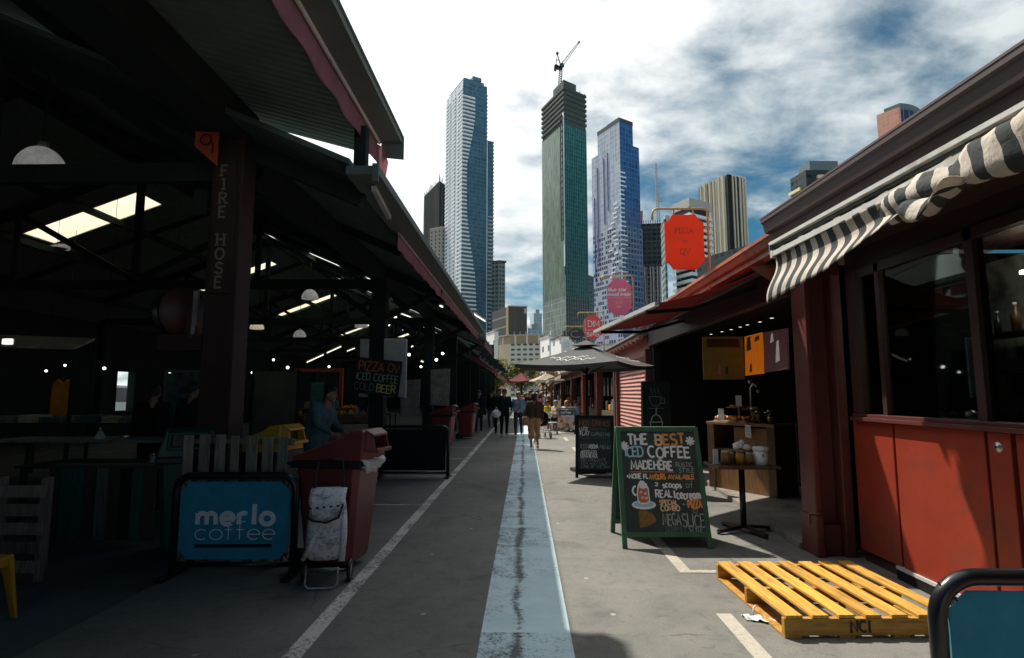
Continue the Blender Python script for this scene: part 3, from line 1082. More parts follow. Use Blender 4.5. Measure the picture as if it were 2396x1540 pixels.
facade('tower_violet_glass_mix', (0.16, 0.22, 0.33), (0.018, 0.075, 0.19), 2.6, 3.5, 0.72, 0.66, 0.15, 0.7, 0.4, 0.15, blank=0.3, blankcol=(0.05, 0.11, 0.22))
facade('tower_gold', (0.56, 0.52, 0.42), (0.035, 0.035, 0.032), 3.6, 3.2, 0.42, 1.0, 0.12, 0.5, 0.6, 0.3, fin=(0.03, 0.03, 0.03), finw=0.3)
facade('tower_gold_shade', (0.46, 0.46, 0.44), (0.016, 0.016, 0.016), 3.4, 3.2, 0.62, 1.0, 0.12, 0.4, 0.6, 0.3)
facade('tower_dark_site', (0.045, 0.05, 0.05), (0.018, 0.02, 0.022), 3.4, 3.3, 0.75, 0.55, 0.2, 0.6)
facade('tower_site_low', (0.24, 0.215, 0.22), (0.014, 0.014, 0.016), 2.5, 3.1, 0.62, 0.66, 0.2, 0.5, blank=0.3, blankcol=(0.10, 0.085, 0.09))
facade('tower_balcony_dark', (0.012, 0.018, 0.022), (0.02, 0.03, 0.035), 3.0, 3.2, 0.7, 0.5, 0.2, 0.6)
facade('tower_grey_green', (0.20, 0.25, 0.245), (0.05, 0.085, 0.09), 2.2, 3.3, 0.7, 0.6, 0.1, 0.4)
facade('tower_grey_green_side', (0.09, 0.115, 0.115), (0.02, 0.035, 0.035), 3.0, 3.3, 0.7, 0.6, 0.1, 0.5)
facade('office_brown', (0.075, 0.068, 0.058), (0.070, 0.062, 0.054), 2.0, 40, 0.8, 0.99, 0.1, 0.1, 0.8, 0.6)
facade('office_strips', (0.20, 0.185, 0.15), (0.030, 0.030, 0.026), 40, 4.6, 1.0, 0.84, 0.1, 0.2, 0.7, 0.6)
facade('pale_glass', (0.40, 0.50, 0.56), (0.30, 0.41, 0.49), 3.0, 3.4, 0.7, 0.6, 0.05, 0.15)  # distance haze put into these pale colours
facade('cream_block', (0.62, 0.58, 0.50), (0.035, 0.035, 0.03), 2.55, 2.08, 0.62, 0.42, 0.05, 0.4)
facade('cream_plain', (0.56, 0.46, 0.30), (0.56, 0.46, 0.30), 30, 30, 0.1, 0.1, 0.06)
facade('cream_top', (0.34, 0.25, 0.14), (0.66, 0.60, 0.50), 5.0, 80, 0.14, 1.0, 0.1, 0.1)
facade('render_white', (0.80, 0.78, 0.74), (0.10, 0.11, 0.11), 5.0, 3.6, 0.3, 0.4, 0.08, 0.4)
facade('pink_stone', (0.72, 0.36, 0.26), (0.66, 0.33, 0.24), 2.4, 2.4, 0.9, 0.9, 0.08, 0.06)
facade('dark_blue_glass', (0.14, 0.18, 0.27), (0.025, 0.04, 0.085), 3.4, 60, 0.86, 1.0, 0.1, 0.3, 0.4, 0.2)
facade('slate_glass', (0.10, 0.14, 0.15), (0.04, 0.065, 0.075), 3.2, 4, 0.75, 0.8, 0.1, 0.3)
facade('left_dark_tower', (0.050, 0.072, 0.076), (0.020, 0.034, 0.038), 2.1, 3.2, 0.5, 1.0, 0.15, 0.4, 0.5, 0.3, fin=(0.36, 0.26, 0.11), finw=0.28)
facade('left_stone_block', (0.30, 0.285, 0.245), (0.025, 0.03, 0.03), 4.2, 3.3, 0.3, 0.5, 0.1, 0.4)

# -- white and blue apartment tower
f = Fr(440, (1084, 173), (1045, 222), (1140, 190))
t = thing('apartment_tower', 'tall slim tower with white balcony bands wrapping a blue glass face', 'tower', f.mid())
mb = MB()
z_low = f.zy(287)
f.core(mb, 0, f.A, 0, f.B, 0, f.H - 5, 1, 0, 1, 2)
mb.build('wall', ['tower_white_side', 'tower_blue_side', 'roof_dark'], t, True)
mb = MB()
f.box(mb, 1.5, f.A - 2, 2, f.B - 3, f.H - 5, f.H - 1.5)
f.box(mb, f.A * 0.42, f.A * 0.78, 1, 8, f.H - 1.5, f.H + 1.5)
mb.build('roof_plant', 'tower_blue_side', t, True)
mb = MB()
aw = f.A * (1157 - 1140) / 56.0
f.core(mb, f.A, f.A + aw, 1.2, f.B - 2, 0, z_low, 0, 0, 0, 1)
mb.build('lower_wing', ['tower_blue_side', 'roof_dark'], t, True)
mb, mbl, mbe = MB(), MB(), MB()
wpts = [(0, .62), (.25, .60), (.36, .52), (.47, .30), (.55, .17), (.70, .16), (.77, .30), (.85, .47), (.92, .48), (1, .40)]
k = 0
z = 12.0
while z < f.H - 17:
    w = interp(z / f.H, wpts) * f.A
    f.box(mb, -0.9, w + random.uniform(-.15, .15), -1.3, 0.02, z, z + 1.25)
    z += 3.2
    k += 1
mb.build('balcony', 'slab_white', t, True)
z = 12.0
while z < f.H - 12:
    f.box(mbl, -0.9, 0.02, 0.05, f.B * 0.30, z, z + 1.25)
    f.box(mbl, -0.5, 0.02, f.B * 0.40, f.B * 0.62, z, z + 1.25)
    f.box(mbl, -0.5, 0.02, f.B * 0.74, f.B, z, z + 1.25)
    z += 3.2
mbl.build('side_balcony', 'slab_white', t, True)
z = 12.0
while z < f.H - 12:
    if z > z_low:
        f.box(mbe, f.A, f.A + 0.9, 0.6, 6, z, z + 1.5)
    else:
        f.box(mbe, f.A + aw, f.A + aw + 0.9, 1.8, 7, z, z + 1.5)
        if z < f.zy(480):
            f.box(mbe, f.A + aw * 0.25, f.A + aw, 0.2, 1.2, z, z + 1.1)
    z += 3.2
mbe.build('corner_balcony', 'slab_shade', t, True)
mb = MB()
f.box(mb, f.A - 0.3, f.A + 0.9, 0.3, 1.3, 0, z_low)
mb.build('corner_fin', 'slab_white', t, True)

# -- green tower still under construction
f = Fr(420, (1318, 182), (1265, 238), (1373, 206))
t = thing('glass_tower', 'tall green glass tower under construction with open concrete top floors', 'tower', f.mid())
ztop = f.H
zc = f.zy(262)
mb = MB()
ins = 0.7
zb = f.zy(690)
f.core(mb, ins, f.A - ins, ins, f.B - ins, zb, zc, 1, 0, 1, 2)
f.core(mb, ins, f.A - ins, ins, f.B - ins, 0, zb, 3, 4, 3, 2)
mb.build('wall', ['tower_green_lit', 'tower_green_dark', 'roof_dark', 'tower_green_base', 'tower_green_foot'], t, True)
mb = MB()
z = zc
n = 0
while z < ztop - 5:
    o_ = 0.0 if n > 0 else 1.0
    o_ = o_ * .6 + .3
    f.box(mb, o_, f.A - o_, o_, f.B - o_, z, z + 1.9)
    z += 4.0
    n += 1
f.box(mb, 1.2, f.A - 1.2, 1.2, f.B - 1.2, zc, z - 2)
mb.build('open_floor', 'slab_concrete', t, True)
mb = MB()
zt = z - 2
for a in (0.1, 0.3, 0.55, 0.75, 0.95):
    for b in (0.05, 0.5, 0.95):
        mb = MB()
        f.box(mb, f.A * a - .25, f.A * a + .25, f.B * b - .25, f.B * b + .25, zt, zt + 1.2 + 1.2 * random.random())
        mb.build('column_stub', 'slab_concrete', t, True)
mb = MB()
f.box(mb, 0.5, f.A * 0.55, 0.6, f.B * 0.45, zt - 1, zt + 5.2)
mb.build('core_wall', 'slab_concrete', t, True)
mb = MB()
zh0 = f.zy(555)
for da in (0.9, 4.2):
    for db in (1.2, 4.0):
        f.box(mb, -1.0, -0.5, da, da + 0.5, zh0, zc + 6)
z = zh0
while z < zc + 6:
    f.box(mb, -1.2, -0.4, 0.8, 4.9, z, z + 0.7)
    z += 5
f.box(mb, -0.4, 0.6, 0.2, 1.0, f.zy(640), zc + 4)
mb.build('hoist_mast', 'slab_concrete', t, True)
mb = MB()
f.box(mb, -0.45, 0.15, -0.15, 1.35, f.zy(620), f.zy(235))
mb.build('corner_panel', 'slab_white', t, True)
GT = f


def lattice(mb, p, q, w0, w1, seg, r, mi=0):
    p, q = V(p), V(q)
    d = (q - p).normalized()
    a = d.cross(V((0, 0, 1)))
    if a.length < 0.1:
        a = V((1, 0, 0))
    a.normalize()
    b = d.cross(a)
    ring = []
    for i in range(seg + 1):
        k = i / seg
        w = w0 + (w1 - w0) * k
        c = p.lerp(q, k)
        ring.append([c + a * (sx * w / 2) + b * (sy * w / 2) for sx, sy in ((-1, -1), (1, -1), (1, 1), (-1, 1))])
    for i in range(seg):
        for j in range(4):
            mb.bar(ring[i][j], ring[i + 1][j], r * 1.5, mi=mi)
            mb.bar(ring[i][j], ring[i + 1][(j + 1) % 4], r, mi=mi)


# -- luffing crane on the green tower
Dc = 430
g = lambda x, y, D=Dc: atY(x, y, D)
cr = thing('tower_crane', 'dark luffing crane with a raised white jib on the green tower', 'crane', g(1311, 182))
mb = MB()
lattice(mb, g(1309, 222), g(1312, 163), 2.2, 2.2, 11, 0.35)
mb.build('mast', 'slab_concrete', cr, True)
mb = MB()
mb.bar(g(1297, 156), g(1316, 161), 4.0, 1.6)
mb.bar(g(1298, 158), g(1303, 160), 4.6, 3.4)
mb.build('counterweight_deck', 'black_metal', cr, True)
mb = MB()
for yy in (-1.5, 1.5):
    o_ = V((0, yy, 0))
    mb.bar(g(1301, 153) + o_, g(1304, 125), 0.5)
    mb.bar(g(1313, 158) + o_, g(1304, 125), 0.45)
    mb.bar(g(1301, 142) + o_ * .6, g(1308, 140) + o_ * .6, 0.3)
mb.ball(g(1304, 125), 1.3, 8)
mb.build('support_frame', 'slab_concrete', cr, True)
mb = MB()
lattice(mb, g(1315, 152), g(1355, 99), 2.2, 1.0, 16, 0.16)
mb.ball(g(1355, 99), 1.0, 8, 1)
mb.tube([g(1304, 125), g(1354, 98)], 0.07, 4)
mb.build('jib', ['pale_grey', 'slab_concrete'], cr, True)
mb = MB()
mb.bar(g(1313, 150), g(1317, 157), 2.4, 2.6)
mb.build('cab', 'slab_concrete', cr, True)

# -- violet and blue tower
f = Fr(360, (1449, 284), (1398, 318), (1480, 295))
t = thing('patterned_tower', 'tower with lilac panels, violet fins and a deep blue glass side', 'tower', f.mid())
zs_, zm_ = f.zy(305), f.zy(520)
mb = MB()
aw, bw = f.A * 14 / 31, f.B * 0.30
f.core(mb, 0, f.A, 0, f.B, f.zy(345), f.H, 1, 0, 1, 2)
f.core(mb, 0.02, f.A + aw, 0.02, f.B + bw, zm_, f.zy(312), 1, 0, 1, 2)
f.core(mb, 0.02, f.A + aw + 1.5, 0.02, f.B + bw, 0, zm_, 4, 3, 4, 2)
mb.build('wall', ['tower_violet_lit', 'tower_violet_glass', 'roof_dark', 'tower_violet_mix', 'tower_violet_glass_mix'], t, True)
mb = MB()
f.box(mb, -0.15, f.A + .2, -0.15, f.B + .2, f.H, f.H + 2.6)
f.box(mb, f.A * .1, f.A * .8, 2, f.B * .6, f.H + 2.6, f.H + 4)
mb.build('parapet', 'roof_dark', t, True)
mb = MB()
for i in range(26):
    mb = MB()
    z = f.zy(390) - i * 3.3 * 0.9
    a_ = random.choice((0, 0, 1, 2))
    f.box(mb, -0.5, 2.8 + a_, -0.5, 0.05, z, z + 0.8)
    if i > 6:
        b_ = random.uniform(0.1, 0.4) * f.B
        mb2 = MB()
        f.box(mb2, -0.6, 0.05, b_, b_ + 4, z + 1, z + 1.9)
        mb2.build('balcony', 'slab_white', t, True)
    mb.build('balcony', 'slab_white', t, True)
mb = MB()
for b_, y0, y1 in ((.55, 320, 470), (.72, 330, 500), (1.02, 345, 600), (1.18, 420, 640)):
    f.box(mb, -0.5, 0.1, f.B * b_, f.B * b_ + 0.5, f.zy(y1), f.zy(y0))
P('violet_fin', (0.17, 0.15, 0.36), 0.5, 0.1, 0.1)
mb.build('violet_fin', 'violet_fin', t, True)

# -- gold striped tower
f = Fr(340, (1701, 409), (1635, 438), (1743, 417))
t = thing('striped_tower', 'square tower with upright cream, gold and black stripes', 'tower', f.mid())
mb = MB()
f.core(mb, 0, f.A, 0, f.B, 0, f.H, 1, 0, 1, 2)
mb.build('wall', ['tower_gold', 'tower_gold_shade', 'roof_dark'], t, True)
mb = MB()
for b_ in (0.12, .26, .44, .58, .75, .9):
    f.box(mb, -0.55, 0.05, f.B * b_, f.B * b_ + 1.2, 0, f.H + random.uniform(.2, 1))
for a_ in (.25, .42, .63, .8, .95):
    f.box(mb, f.A * a_, f.A * a_ + .9, -0.5, 0.05, 0, f.H + random.uniform(.2, 1))
P('gold_fin', (0.58, 0.51, 0.38), 0.6, 0.1, 0.1)
mb.build('fin', 'gold_fin', t, True)
mb = MB()
f.box(mb, 0.05, f.A * .22, -0.35, 0.05, 0, f.H + .3)
mb.build('corner_panel', 'matte_black', t, True)

# -- white banded tower behind the orange sign
f = Fr(270, (1612, 462), (1572, 480), (1662, 476))
t = thing('banded_tower', 'pale office tower with white balcony bands behind the orange sign', 'tower', f.mid())
mb = MB()
f.core(mb, 0.8, f.A - .8, 0.8, f.B - .8, 0, f.H - 3, 0, 0, 0, 1)
mb.build('wall', ['tower_balcony_dark', 'roof_dark'], t, True)
mb = MB()
z = 6.0
while z < f.H - 6:
    f.box(mb, -0.6, f.A + .6, -0.6, f.B + .6, z, z + 1.5)
    z += 3.2
mb.build('balcony', 'slab_white', t, True)
mb = MB()
f.box(mb, 0, f.A, 0, f.B, f.H - 4.4, f.H)
mb.build('parapet', 'pale_grey', t, True)
mb = MB()
for k in range(14):
    z = 10 + 3.2 * 1.5 * k
    a_ = random.uniform(.1, .8) * f.A
    f.box(mb, a_, a_ + .5, -0.65, 0, z, z + 3.2)
mb.build('pier', 'slab_white', t, True)
fl = Fr(272, (1553, 512), (1549, 521), (1558, 512.5))
t = thing('grey_block', 'narrow grey block between the dark site tower and the banded tower', 'building', fl.mid())
mb = MB()
fl.core(mb, 0, fl.A, 0, 12, 0, fl.H, 0, 0, 0, 1)
mb.build('wall', ['tower_grey_green', 'roof_dark'], t, True)
mb = MB()
fl.box(mb, 1, 4, 2, 6, fl.H, fl.H + 2.5)
mb.build('roof_plant', 'pale_grey', t, True)

# -- dark construction tower
f = Fr(390, (1500, 524), (1492, 528), (1549, 522))
t = thing('site_tower', 'dark unfinished concrete tower left of the orange sign', 'tower', f.mid())
zc = f.zy(622)
mb = MB()
f.core(mb, 0, f.A, 0, 14, zc, f.H, 0, 0, 0, 1)
f.core(mb, 1, f.A - 1, 1, 14, 0, zc, 2, 2, 2, 1)
mb.build('wall', ['tower_dark_site', 'roof_dark', 'tower_site_low'], t, True)
mb = MB()
for k in range(7):
    a_ = (k + .5) / 7 * f.A
    mb.bar(f.p(a_, -0.2, 0), f.p(a_ + random.uniform(-3, 3), -0.2, zc), 0.8)
mb.build('raking_column', 'pale_grey', t, True)
mb = MB()
for k in range(5):
    f.box(mb, -0.6, f.A + .6, -0.6, 14, zc + 4 + k * 5.5, zc + 4.7 + k * 5.5)
for k in range(9):
    f.box(mb, k * f.A / 9, k * f.A / 9 + .3, -.2, .1, f.H, f.H + 2.4)
mb.build('open_floor', 'slab_concrete', t, True)
c2 = thing('tower_crane', 'thin pale lattice crane mast rising behind the dark site tower', 'crane', g(1540, 520, 470))
mb = MB()
lattice(mb, g(1541, 520, 470), g(1534, 382, 470), 2.2, 1.1, 20, 0.22)
mb.build('mast', 'pale_grey', c2, True)
mb = MB()
lattice(mb, g(1541, 470, 470), g(1549, 468, 470), 2.0, 2.0, 3, 0.2)
mb.build('counter_jib', 'pale_grey', c2, True)
P('red_mast', (0.45, 0.05, 0.04), 0.5, 0.1, 0.2)
c3 = thing('tower_crane', 'short red crane mast beside the violet tower', 'crane', g(1500, 524, 388))
mb = MB()
lattice(mb, g(1500, 524, 388), g(1500.5, 494, 388), 1.2, 1.2, 6, 0.35)
mb.build('mast', 'red_mast', c3, True)

# -- grey-green block right of the white tower
f = Fr(430, (1168, 614), (1150, 616), (1182, 615.5))
t = thing('grey_tower', 'plain grey green block right of the white and blue tower', 'building', f.mid())
mb = MB()
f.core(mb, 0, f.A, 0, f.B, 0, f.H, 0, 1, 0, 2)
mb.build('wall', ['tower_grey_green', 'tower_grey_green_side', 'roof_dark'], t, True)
mb = MB()
f.box(mb, -0.5, f.A + .5, -0.5, f.B + .5, f.H, f.H + 1.6)
mb.build('parapet', 'slab_concrete', t, True)
# -- brown office slab
f = Fr(260, (1190, 717), (1152, 731), (1233, 718.5))
t = thing('office_block', 'dark brown office slab with pale floor bands on its left side', 'building', f.mid())
mb = MB()
f.core(mb, 0, f.A, 0, f.B, 0, f.H, 1, 0, 1, 2)
mb.build('wall', ['office_strips', 'office_brown', 'roof_dark'], t, True)
mb = MB()
f.box(mb, -0.25, 0.05, -0.1, 2.4, 0, f.H)
P('tan_pier', (0.30, 0.215, 0.115), 0.7, 0.1, 0.2)
mb.build('pier', 'tan_pier', t, True)
mb = MB()
f.box(mb, -0.15, f.A + .15, -0.15, 0.4, f.H, f.H + .5)
f.box(mb, f.A * .84, f.A - .25, -0.12, 0.02, f.H - 3.1, f.H - .6)
mb.build('parapet', 'pale_grey', t, True)
# -- pale far towers
for (x0, x1, y0, D, lab) in ((1233, 1267, 768, 640, 'low pale glass block in the gap beyond the brown office slab'),
                             (1247, 1268, 733, 700, 'faint pale tower in the gap left of the green tower')):
    f = Fr(D, (x0 + 2, y0), (x0, y0 + 1), (x1, y0 + .5))
    t = thing('pale_tower', lab, 'tower', f.mid())
    mb = MB()
    f.core(mb, 0, f.A, 0, 18, 0, f.H, 0, 0, 0, 1)
    mb.build('wall', ['pale_glass', 'pale_grey'], t, True)
    mb = MB()
    f.box(mb, f.A * .3, f.A * .75, 2, 8, f.H, f.H + 5)
    mb.build('roof_plant', 'pale_grey', t, True)
# -- slate block between the green and the violet tower
f = Fr(520, (1374, 646), (1368, 648), (1392, 652))
t = thing('slate_block', 'grey slate block between the green tower and the violet tower', 'building', f.mid())
mb = MB()
f.core(mb, 0, f.A, 0, 20, 0, f.H, 0, 0, 0, 1)
mb.build('wall', ['slate_glass', 'roof_dark'], t, True)
mb = MB()
f.box(mb, 0, f.A, 0, 2, f.H, f.H + 1.2)
mb.build('parapet', 'slab_concrete', t, True)
# -- dark striped tower at far left with a stone block in front
f = Fr(520, (1029, 409), (992, 447), (1043, 420))
t = thing('dark_tower', 'dark ribbed tower with gold stripes at the left edge of the sky', 'tower', f.mid())
mb = MB()
f.core(mb, 0, f.A, 0, f.B, 0, f.H - 6, 0, 0, 0, 1)
mb.build('wall', ['left_dark_tower', 'roof_dark'], t, True)
mb = MB()
for k in range(15):
    b_ = k / 15 * f.B
    f.box(mb, -0.6, 0.1, b_, b_ + .8, 0, f.H - 4 + random.uniform(-2.5, 2.5) * (k > 0) + (5 if k == 0 else 0))
for k in range(5):
    a_ = k / 5 * f.A
    f.box(mb, a_, a_ + .8, -0.6, 0.1, 0, f.H - 3 + random.uniform(-2.5, 2))
mb.build('fin', 'slate_fin' if 'slate_fin' in MATS else 'roof_dark', t, True)
f = Fr(470, (1033, 533), (1006, 538), (1042, 535))
t = thing('stone_block', 'pale stone block with small windows below the dark ribbed tower', 'building', f.mid())
mb = MB()
f.core(mb, 0, f.A, 0, f.B, 0, f.H, 0, 0, 0, 1)
mb.build('wall', ['left_stone_block', 'roof_dark'], t, True)
mb = MB()
f.box(mb, -.3, f.A + .3, -.3, f.B, f.H, f.H + 1)
mb.build('cornice', 'pale_grey', t, True)
# -- right: low dark block, balcony block, pink tower
f = Fr(210, (1700, 588), (1672, 596), (1775, 566))
t = thing('low_block', 'low dark block with white bands beneath the gold striped tower', 'building', f.mid())
mb = MB()
f.core(mb, 0, f.A, 0, 15, 0, f.H, 0, 0, 0, 1)
mb.build('wall', ['tower_balcony_dark', 'roof_dark'], t, True)
mb = MB()
for k in range(5):
    f.box(mb, -0.4, f.A * .34, -0.5, 0.05, f.H - 2.2 - k * 2.6, f.H - 1.2 - k * 2.6)
mb.build('balcony', 'slab_white', t, True)
f = Fr(250, (1885, 398), (1849, 420), (1935, 398))
t = thing('balcony_block', 'black apartment block with yellowish balconies above the red roof', 'building', f.mid())
mb = MB()
f.core(mb, 0, f.A, 0, f.B, 0, f.H, 0, 0, 0, 1)
mb.build('wall', ['tower_balcony_dark', 'roof_dark'], t, True)
mb = MB()
P('slab_cream', (0.62, 0.57, 0.36), 0.7, 0.1, 0.2)
z = f.H - 4
while z > 60:
    f.box(mb, -1.0, 0.05, f.B * .30, f.B + .5, z - 4, z - 2.6)
    f.box(mb, f.A * .50, f.A + .1, -1.0, 0.05, z, z + 1.5)
    f.box(mb, f.A, f.A + 6, -.6, 4, z - .5, z + .6)
    z -= 3.3
mb.build('balcony', 'slab_cream', t, True)
mb = MB()
f.box(mb, f.A * .2, f.A + 5, 0, f.B * .7, f.H, f.H + 4.2)
mb.build('roof_plant', 'slate_glass', t, True)
f = Fr(330, (2101, 251), (2051, 270), (2162, 266))
t = thing('pink_tower', 'pink stone tower with a curved dark blue glass front', 'tower', f.mid())
mb = MB()
f.core(mb, 0, 2, 0, f.B, 0, f.H, 0, 0, 0, 1)
mb.build('wall', ['pink_stone', 'roof_dark'], t, True)
mb = MB()
pts = []
for k in range(9):
    a_ = k / 8
    pts.append((2 + a_ * f.A, -2.2 * sin(a_ * pi) - .3))
for (a0, b0), (a1, b1) in zip(pts, pts[1:]):
    mb.wall(f.p(a0, b0), f.p(a1, b1), 0, f.H - 1 - 4 * ((a0 / f.A) ** 2), 0, u0=a0)
mb.wall(f.p(*pts[-1]), f.p(pts[-1][0], f.B), 0, f.H - 5, 0)
mb.build('glass_front', 'dark_blue_glass', t, True)
mb = MB()
vs = []
for k in range(9):
    a_, b_ = pts[k]
    zt = f.H + 3 - 6 * (k / 8) ** 2
    vs += [f.p(a_, b_ + .4, zt - 6), f.p(a_, b_ + .4, zt), f.p(a_, f.B * .75, zt), f.p(a_, f.B * .75, zt - 6)]
fs = []
for k in range(8):
    for j in range(4):
        fs.append((4 * k + j, 4 * k + 4 + j, 4 * k + 4 + (j + 1) % 4, 4 * k + (j + 1) % 4))
fs += [(0, 1, 2, 3), (35, 34, 33, 32)]
mb.add(vs, fs)
mb.build('crown', 'slate_glass', t, True)

# -- low blocks at the end of the lane
f = Fr(240, (1193, 805), (1167, 808), (1281, 803.5))
t = thing('car_park', 'cream low block with rows of small dark windows at the lane end', 'building', f.mid())
mb = MB()
f.core(mb, 0, f.A, 0, f.B, 0, f.H, 0, 1, 0, 2)
mb.build('wall', ['cream_block', 'cream_plain', 'pale_grey'], t, True)
mb = MB()
f.core(mb, 0.3, f.A * .92, 0.8, f.B, f.H, f.zy(786), 0, 0, 0, 1)
mb.build('upper_storey', ['cream_top', 'pale_grey'], t, True)
mb = MB()
f.box(mb, -0.9, f.A * .95, 0.6, f.B, f.zy(786), f.zy(783))
for k in range(6):
    f.box(mb, k * f.A / 6.4, k * f.A / 6.4 + .12, 1, 1.2, f.zy(783), f.zy(776))
mb.build('roof_edge', 'pale_grey', t, True)
for i, (x0, x1, y0, D, lab) in enumerate(((1282, 1308, 788, 140, 'white walled house right of the cream car park'),
                                          (1310, 1342, 789, 120, 'white rendered gable house behind the dark umbrella'),
                                          (1154, 1166, 776, 165, 'narrow white house left of the cream car park'),
                                          (1340, 1440, 808, 110, 'grey and white low shops behind the dark hanging sign'))):
    f = Fr(D, (x0 + 3, y0), (x0, y0 + 1), (x1, y0 + 1))
    t = thing('white_house', lab, 'house', f.mid())
    mb = MB()
    f.core(mb, 0, f.A, 0, 8, 0, f.H, 0, 0, 0, 1)
    mb.build('wall', ['render_white', 'pale_grey'], t, True)
    mb = MB()
    f.box(mb, -.2, f.A + .2, -.2, 8, f.H, f.H + .35)
    if i in (0, 1):
        f.box(mb, f.A * .3, f.A * .5, 1, 2, f.H + .35, f.H + 1.5)
    mb.build('roof', 'plum_roof' if i == 1 else 'pale_grey', t, True)


# ================================================================== TREES
def tree(loc, h, r, n, leaf, lab, squash=0.8, seed=1):
    rnd = random.Random(seed)
    t = thing('street_tree', lab, 'tree', loc)
    mb = MB()
    hh = h * 0.42
    mb.tube([(0, 0, 0), (.06, .02, hh * .6), (0, .05, hh), (.1, 0, h * .75)], .2, 8, rs=[.24, .19, .15, .05])
    for k in range(9):
        a = k * 2.4
        z0 = hh * (.7 + .06 * k)
        mb.tube([(0, 0, z0), (cos(a) * r * .35, sin(a) * r * .35, z0 + h * .14), (cos(a) * r * .75, sin(a) * r * .75, z0 + h * .26)], .08, 6, rs=[.1, .06, .02])
    mb.build('trunk', 'bark', t)
    mb = MB()
    clumps = []
    for k in range(46):
        a, u = rnd.uniform(0, 2 * pi), rnd.uniform(-1, 1)
        s = math.sqrt(1 - u * u) * rnd.uniform(.55, 1.0)
        clumps.append(V((r * s * cos(a), r * s * sin(a), h * .62 + r * squash * u * rnd.uniform(.6, 1.0))))
    vs, fs = [], []
    for i in range(n):
        c = clumps[i % len(clumps)]
        p = c + V((rnd.gauss(0, 1), rnd.gauss(0, 1), rnd.gauss(0, .8))) * (r * .17)
        s = rnd.uniform(.10, .24)
        a = V((rnd.uniform(-1, 1), rnd.uniform(-1, 1), rnd.uniform(-.6, .6))).normalized()
        b = a.cross(V((rnd.uniform(-1, 1), rnd.uniform(-1, 1), 1))).normalized()
        k = len(vs)
        vs += [p - a * s, p + b * s * .5, p + a * s, p - b * s * .5]
        fs.append((k, k + 1, k + 2, k + 3))
    mb.add(vs, fs)
    mb.build('crown', leaf, t)
    return t


tree((-4.6, 92, 0), 7.4, 3.1, 5200, 'leaf_olive', 'broad olive green tree at the left end of the lane', .72, 3)
tree((-0.6, 94, 0), 7.0, 3.0, 4600, 'leaf_olive', 'olive green tree in front of the cream car park', .66, 5)
tree((3.4, 74, 0), 4.9, 1.9, 2600, 'leaf_autumn', 'small yellowing tree beyond the far awnings', .8, 8)


# ================================================================== MARKET SHED (left)
shed = thing('market_shed', 'long dark open market shed with a gabled tin roof left of the lane', 'market shed', (-3.1, 5.9, 0))
XE, XC, XR, XL = -1.68, -3.1, -8.5, -15.6
SB = 0.435                                       # roof pitch
zlow = lambda x: 3.71 + SB * (-1.5 - x) if x > XR else 3.71 + SB * (-1.5 - XR) - 0.37 * (XR - x)
Y0, Y1 = 5.3, 64.0
TH = 0.06


def slope_quad(mb, xa, xb, ya, yb, mi=0, dz=0.0, th=TH):
    za, zb = zlow(xa) + dz, zlow(xb) + dz
    v = [(xa, ya, za), (xb, ya, zb), (xb, yb, zb), (xa, yb, za)]
    mb.add(v + [(x, y, z + th) for x, y, z in v], [(0, 3, 2, 1), (4, 5, 6, 7), (0, 1, 5, 4), (1, 2, 6, 5), (2, 3, 7, 6), (3, 0, 4, 7)], mi)


near_strips = [(17.55, 18.1), (20.9, 21.3), (24.4, 24.95), (27.6, 28.0), (31.2, 31.8), (34.4, 34.9), (38, 38.8), (45, 46)]
far_strips = [(13.3, 14.25), (20.6, 21.2), (27.6, 28.6), (37.4, 38.5), (46, 47)]
mbn, mbf, mbs = MB(), MB(), MB()
y = Y0
for a, b in near_strips:
    xe = XE if a < 25 else -3.0
    slope_quad(mbn, XR, xe, y, a)
    slope_quad(mbn, -4.4, xe, a, b)
    slope_quad(mbn, XR, -8.2, a, b)
    y = b
slope_quad(mbn, XR, -3.0, y, Y1)
y = Y0
for a, b in far_strips:
    slope_quad(mbf, XL, XR, y, a)
    slope_quad(mbf, XL, -12.1, a, b)
    slope_quad(mbf, -9.35, XR, a, b)
    y = b
slope_quad(mbf, XL, XR, y, Y1)
mbn.build('roof_sheet', 'shed_roof', shed, True)
mbf.build('roof_sheet', 'shed_roof', shed, True)
for i, (a, b) in enumerate(near_strips):
    m_ = MB()
    slope_quad(m_, -8.2, -4.4, a, b, 0, 0.02, 0.02)
    m_.build('skylight', 'skylight_clear', shed, True)
for i, (a, b) in enumerate(far_strips):
    m_ = MB()
    slope_quad(m_, -12.1, -9.35, a, b, 0, 0.02, 0.02)
    m_.build('skylight', 'skylight_sheet', shed, True)
# higher front roof nearest the street
mb = MB()
YN0, YN1 = -16.0, 6.33


def zn(x):
    if x > XC:
        return 4.285 + .28 * (-1.6 - x)
    if x > XR:
        return 4.705 + .42 * (XC - x)
    return 4.705 + .42 * (XC - XR) - .38 * (XR - x)


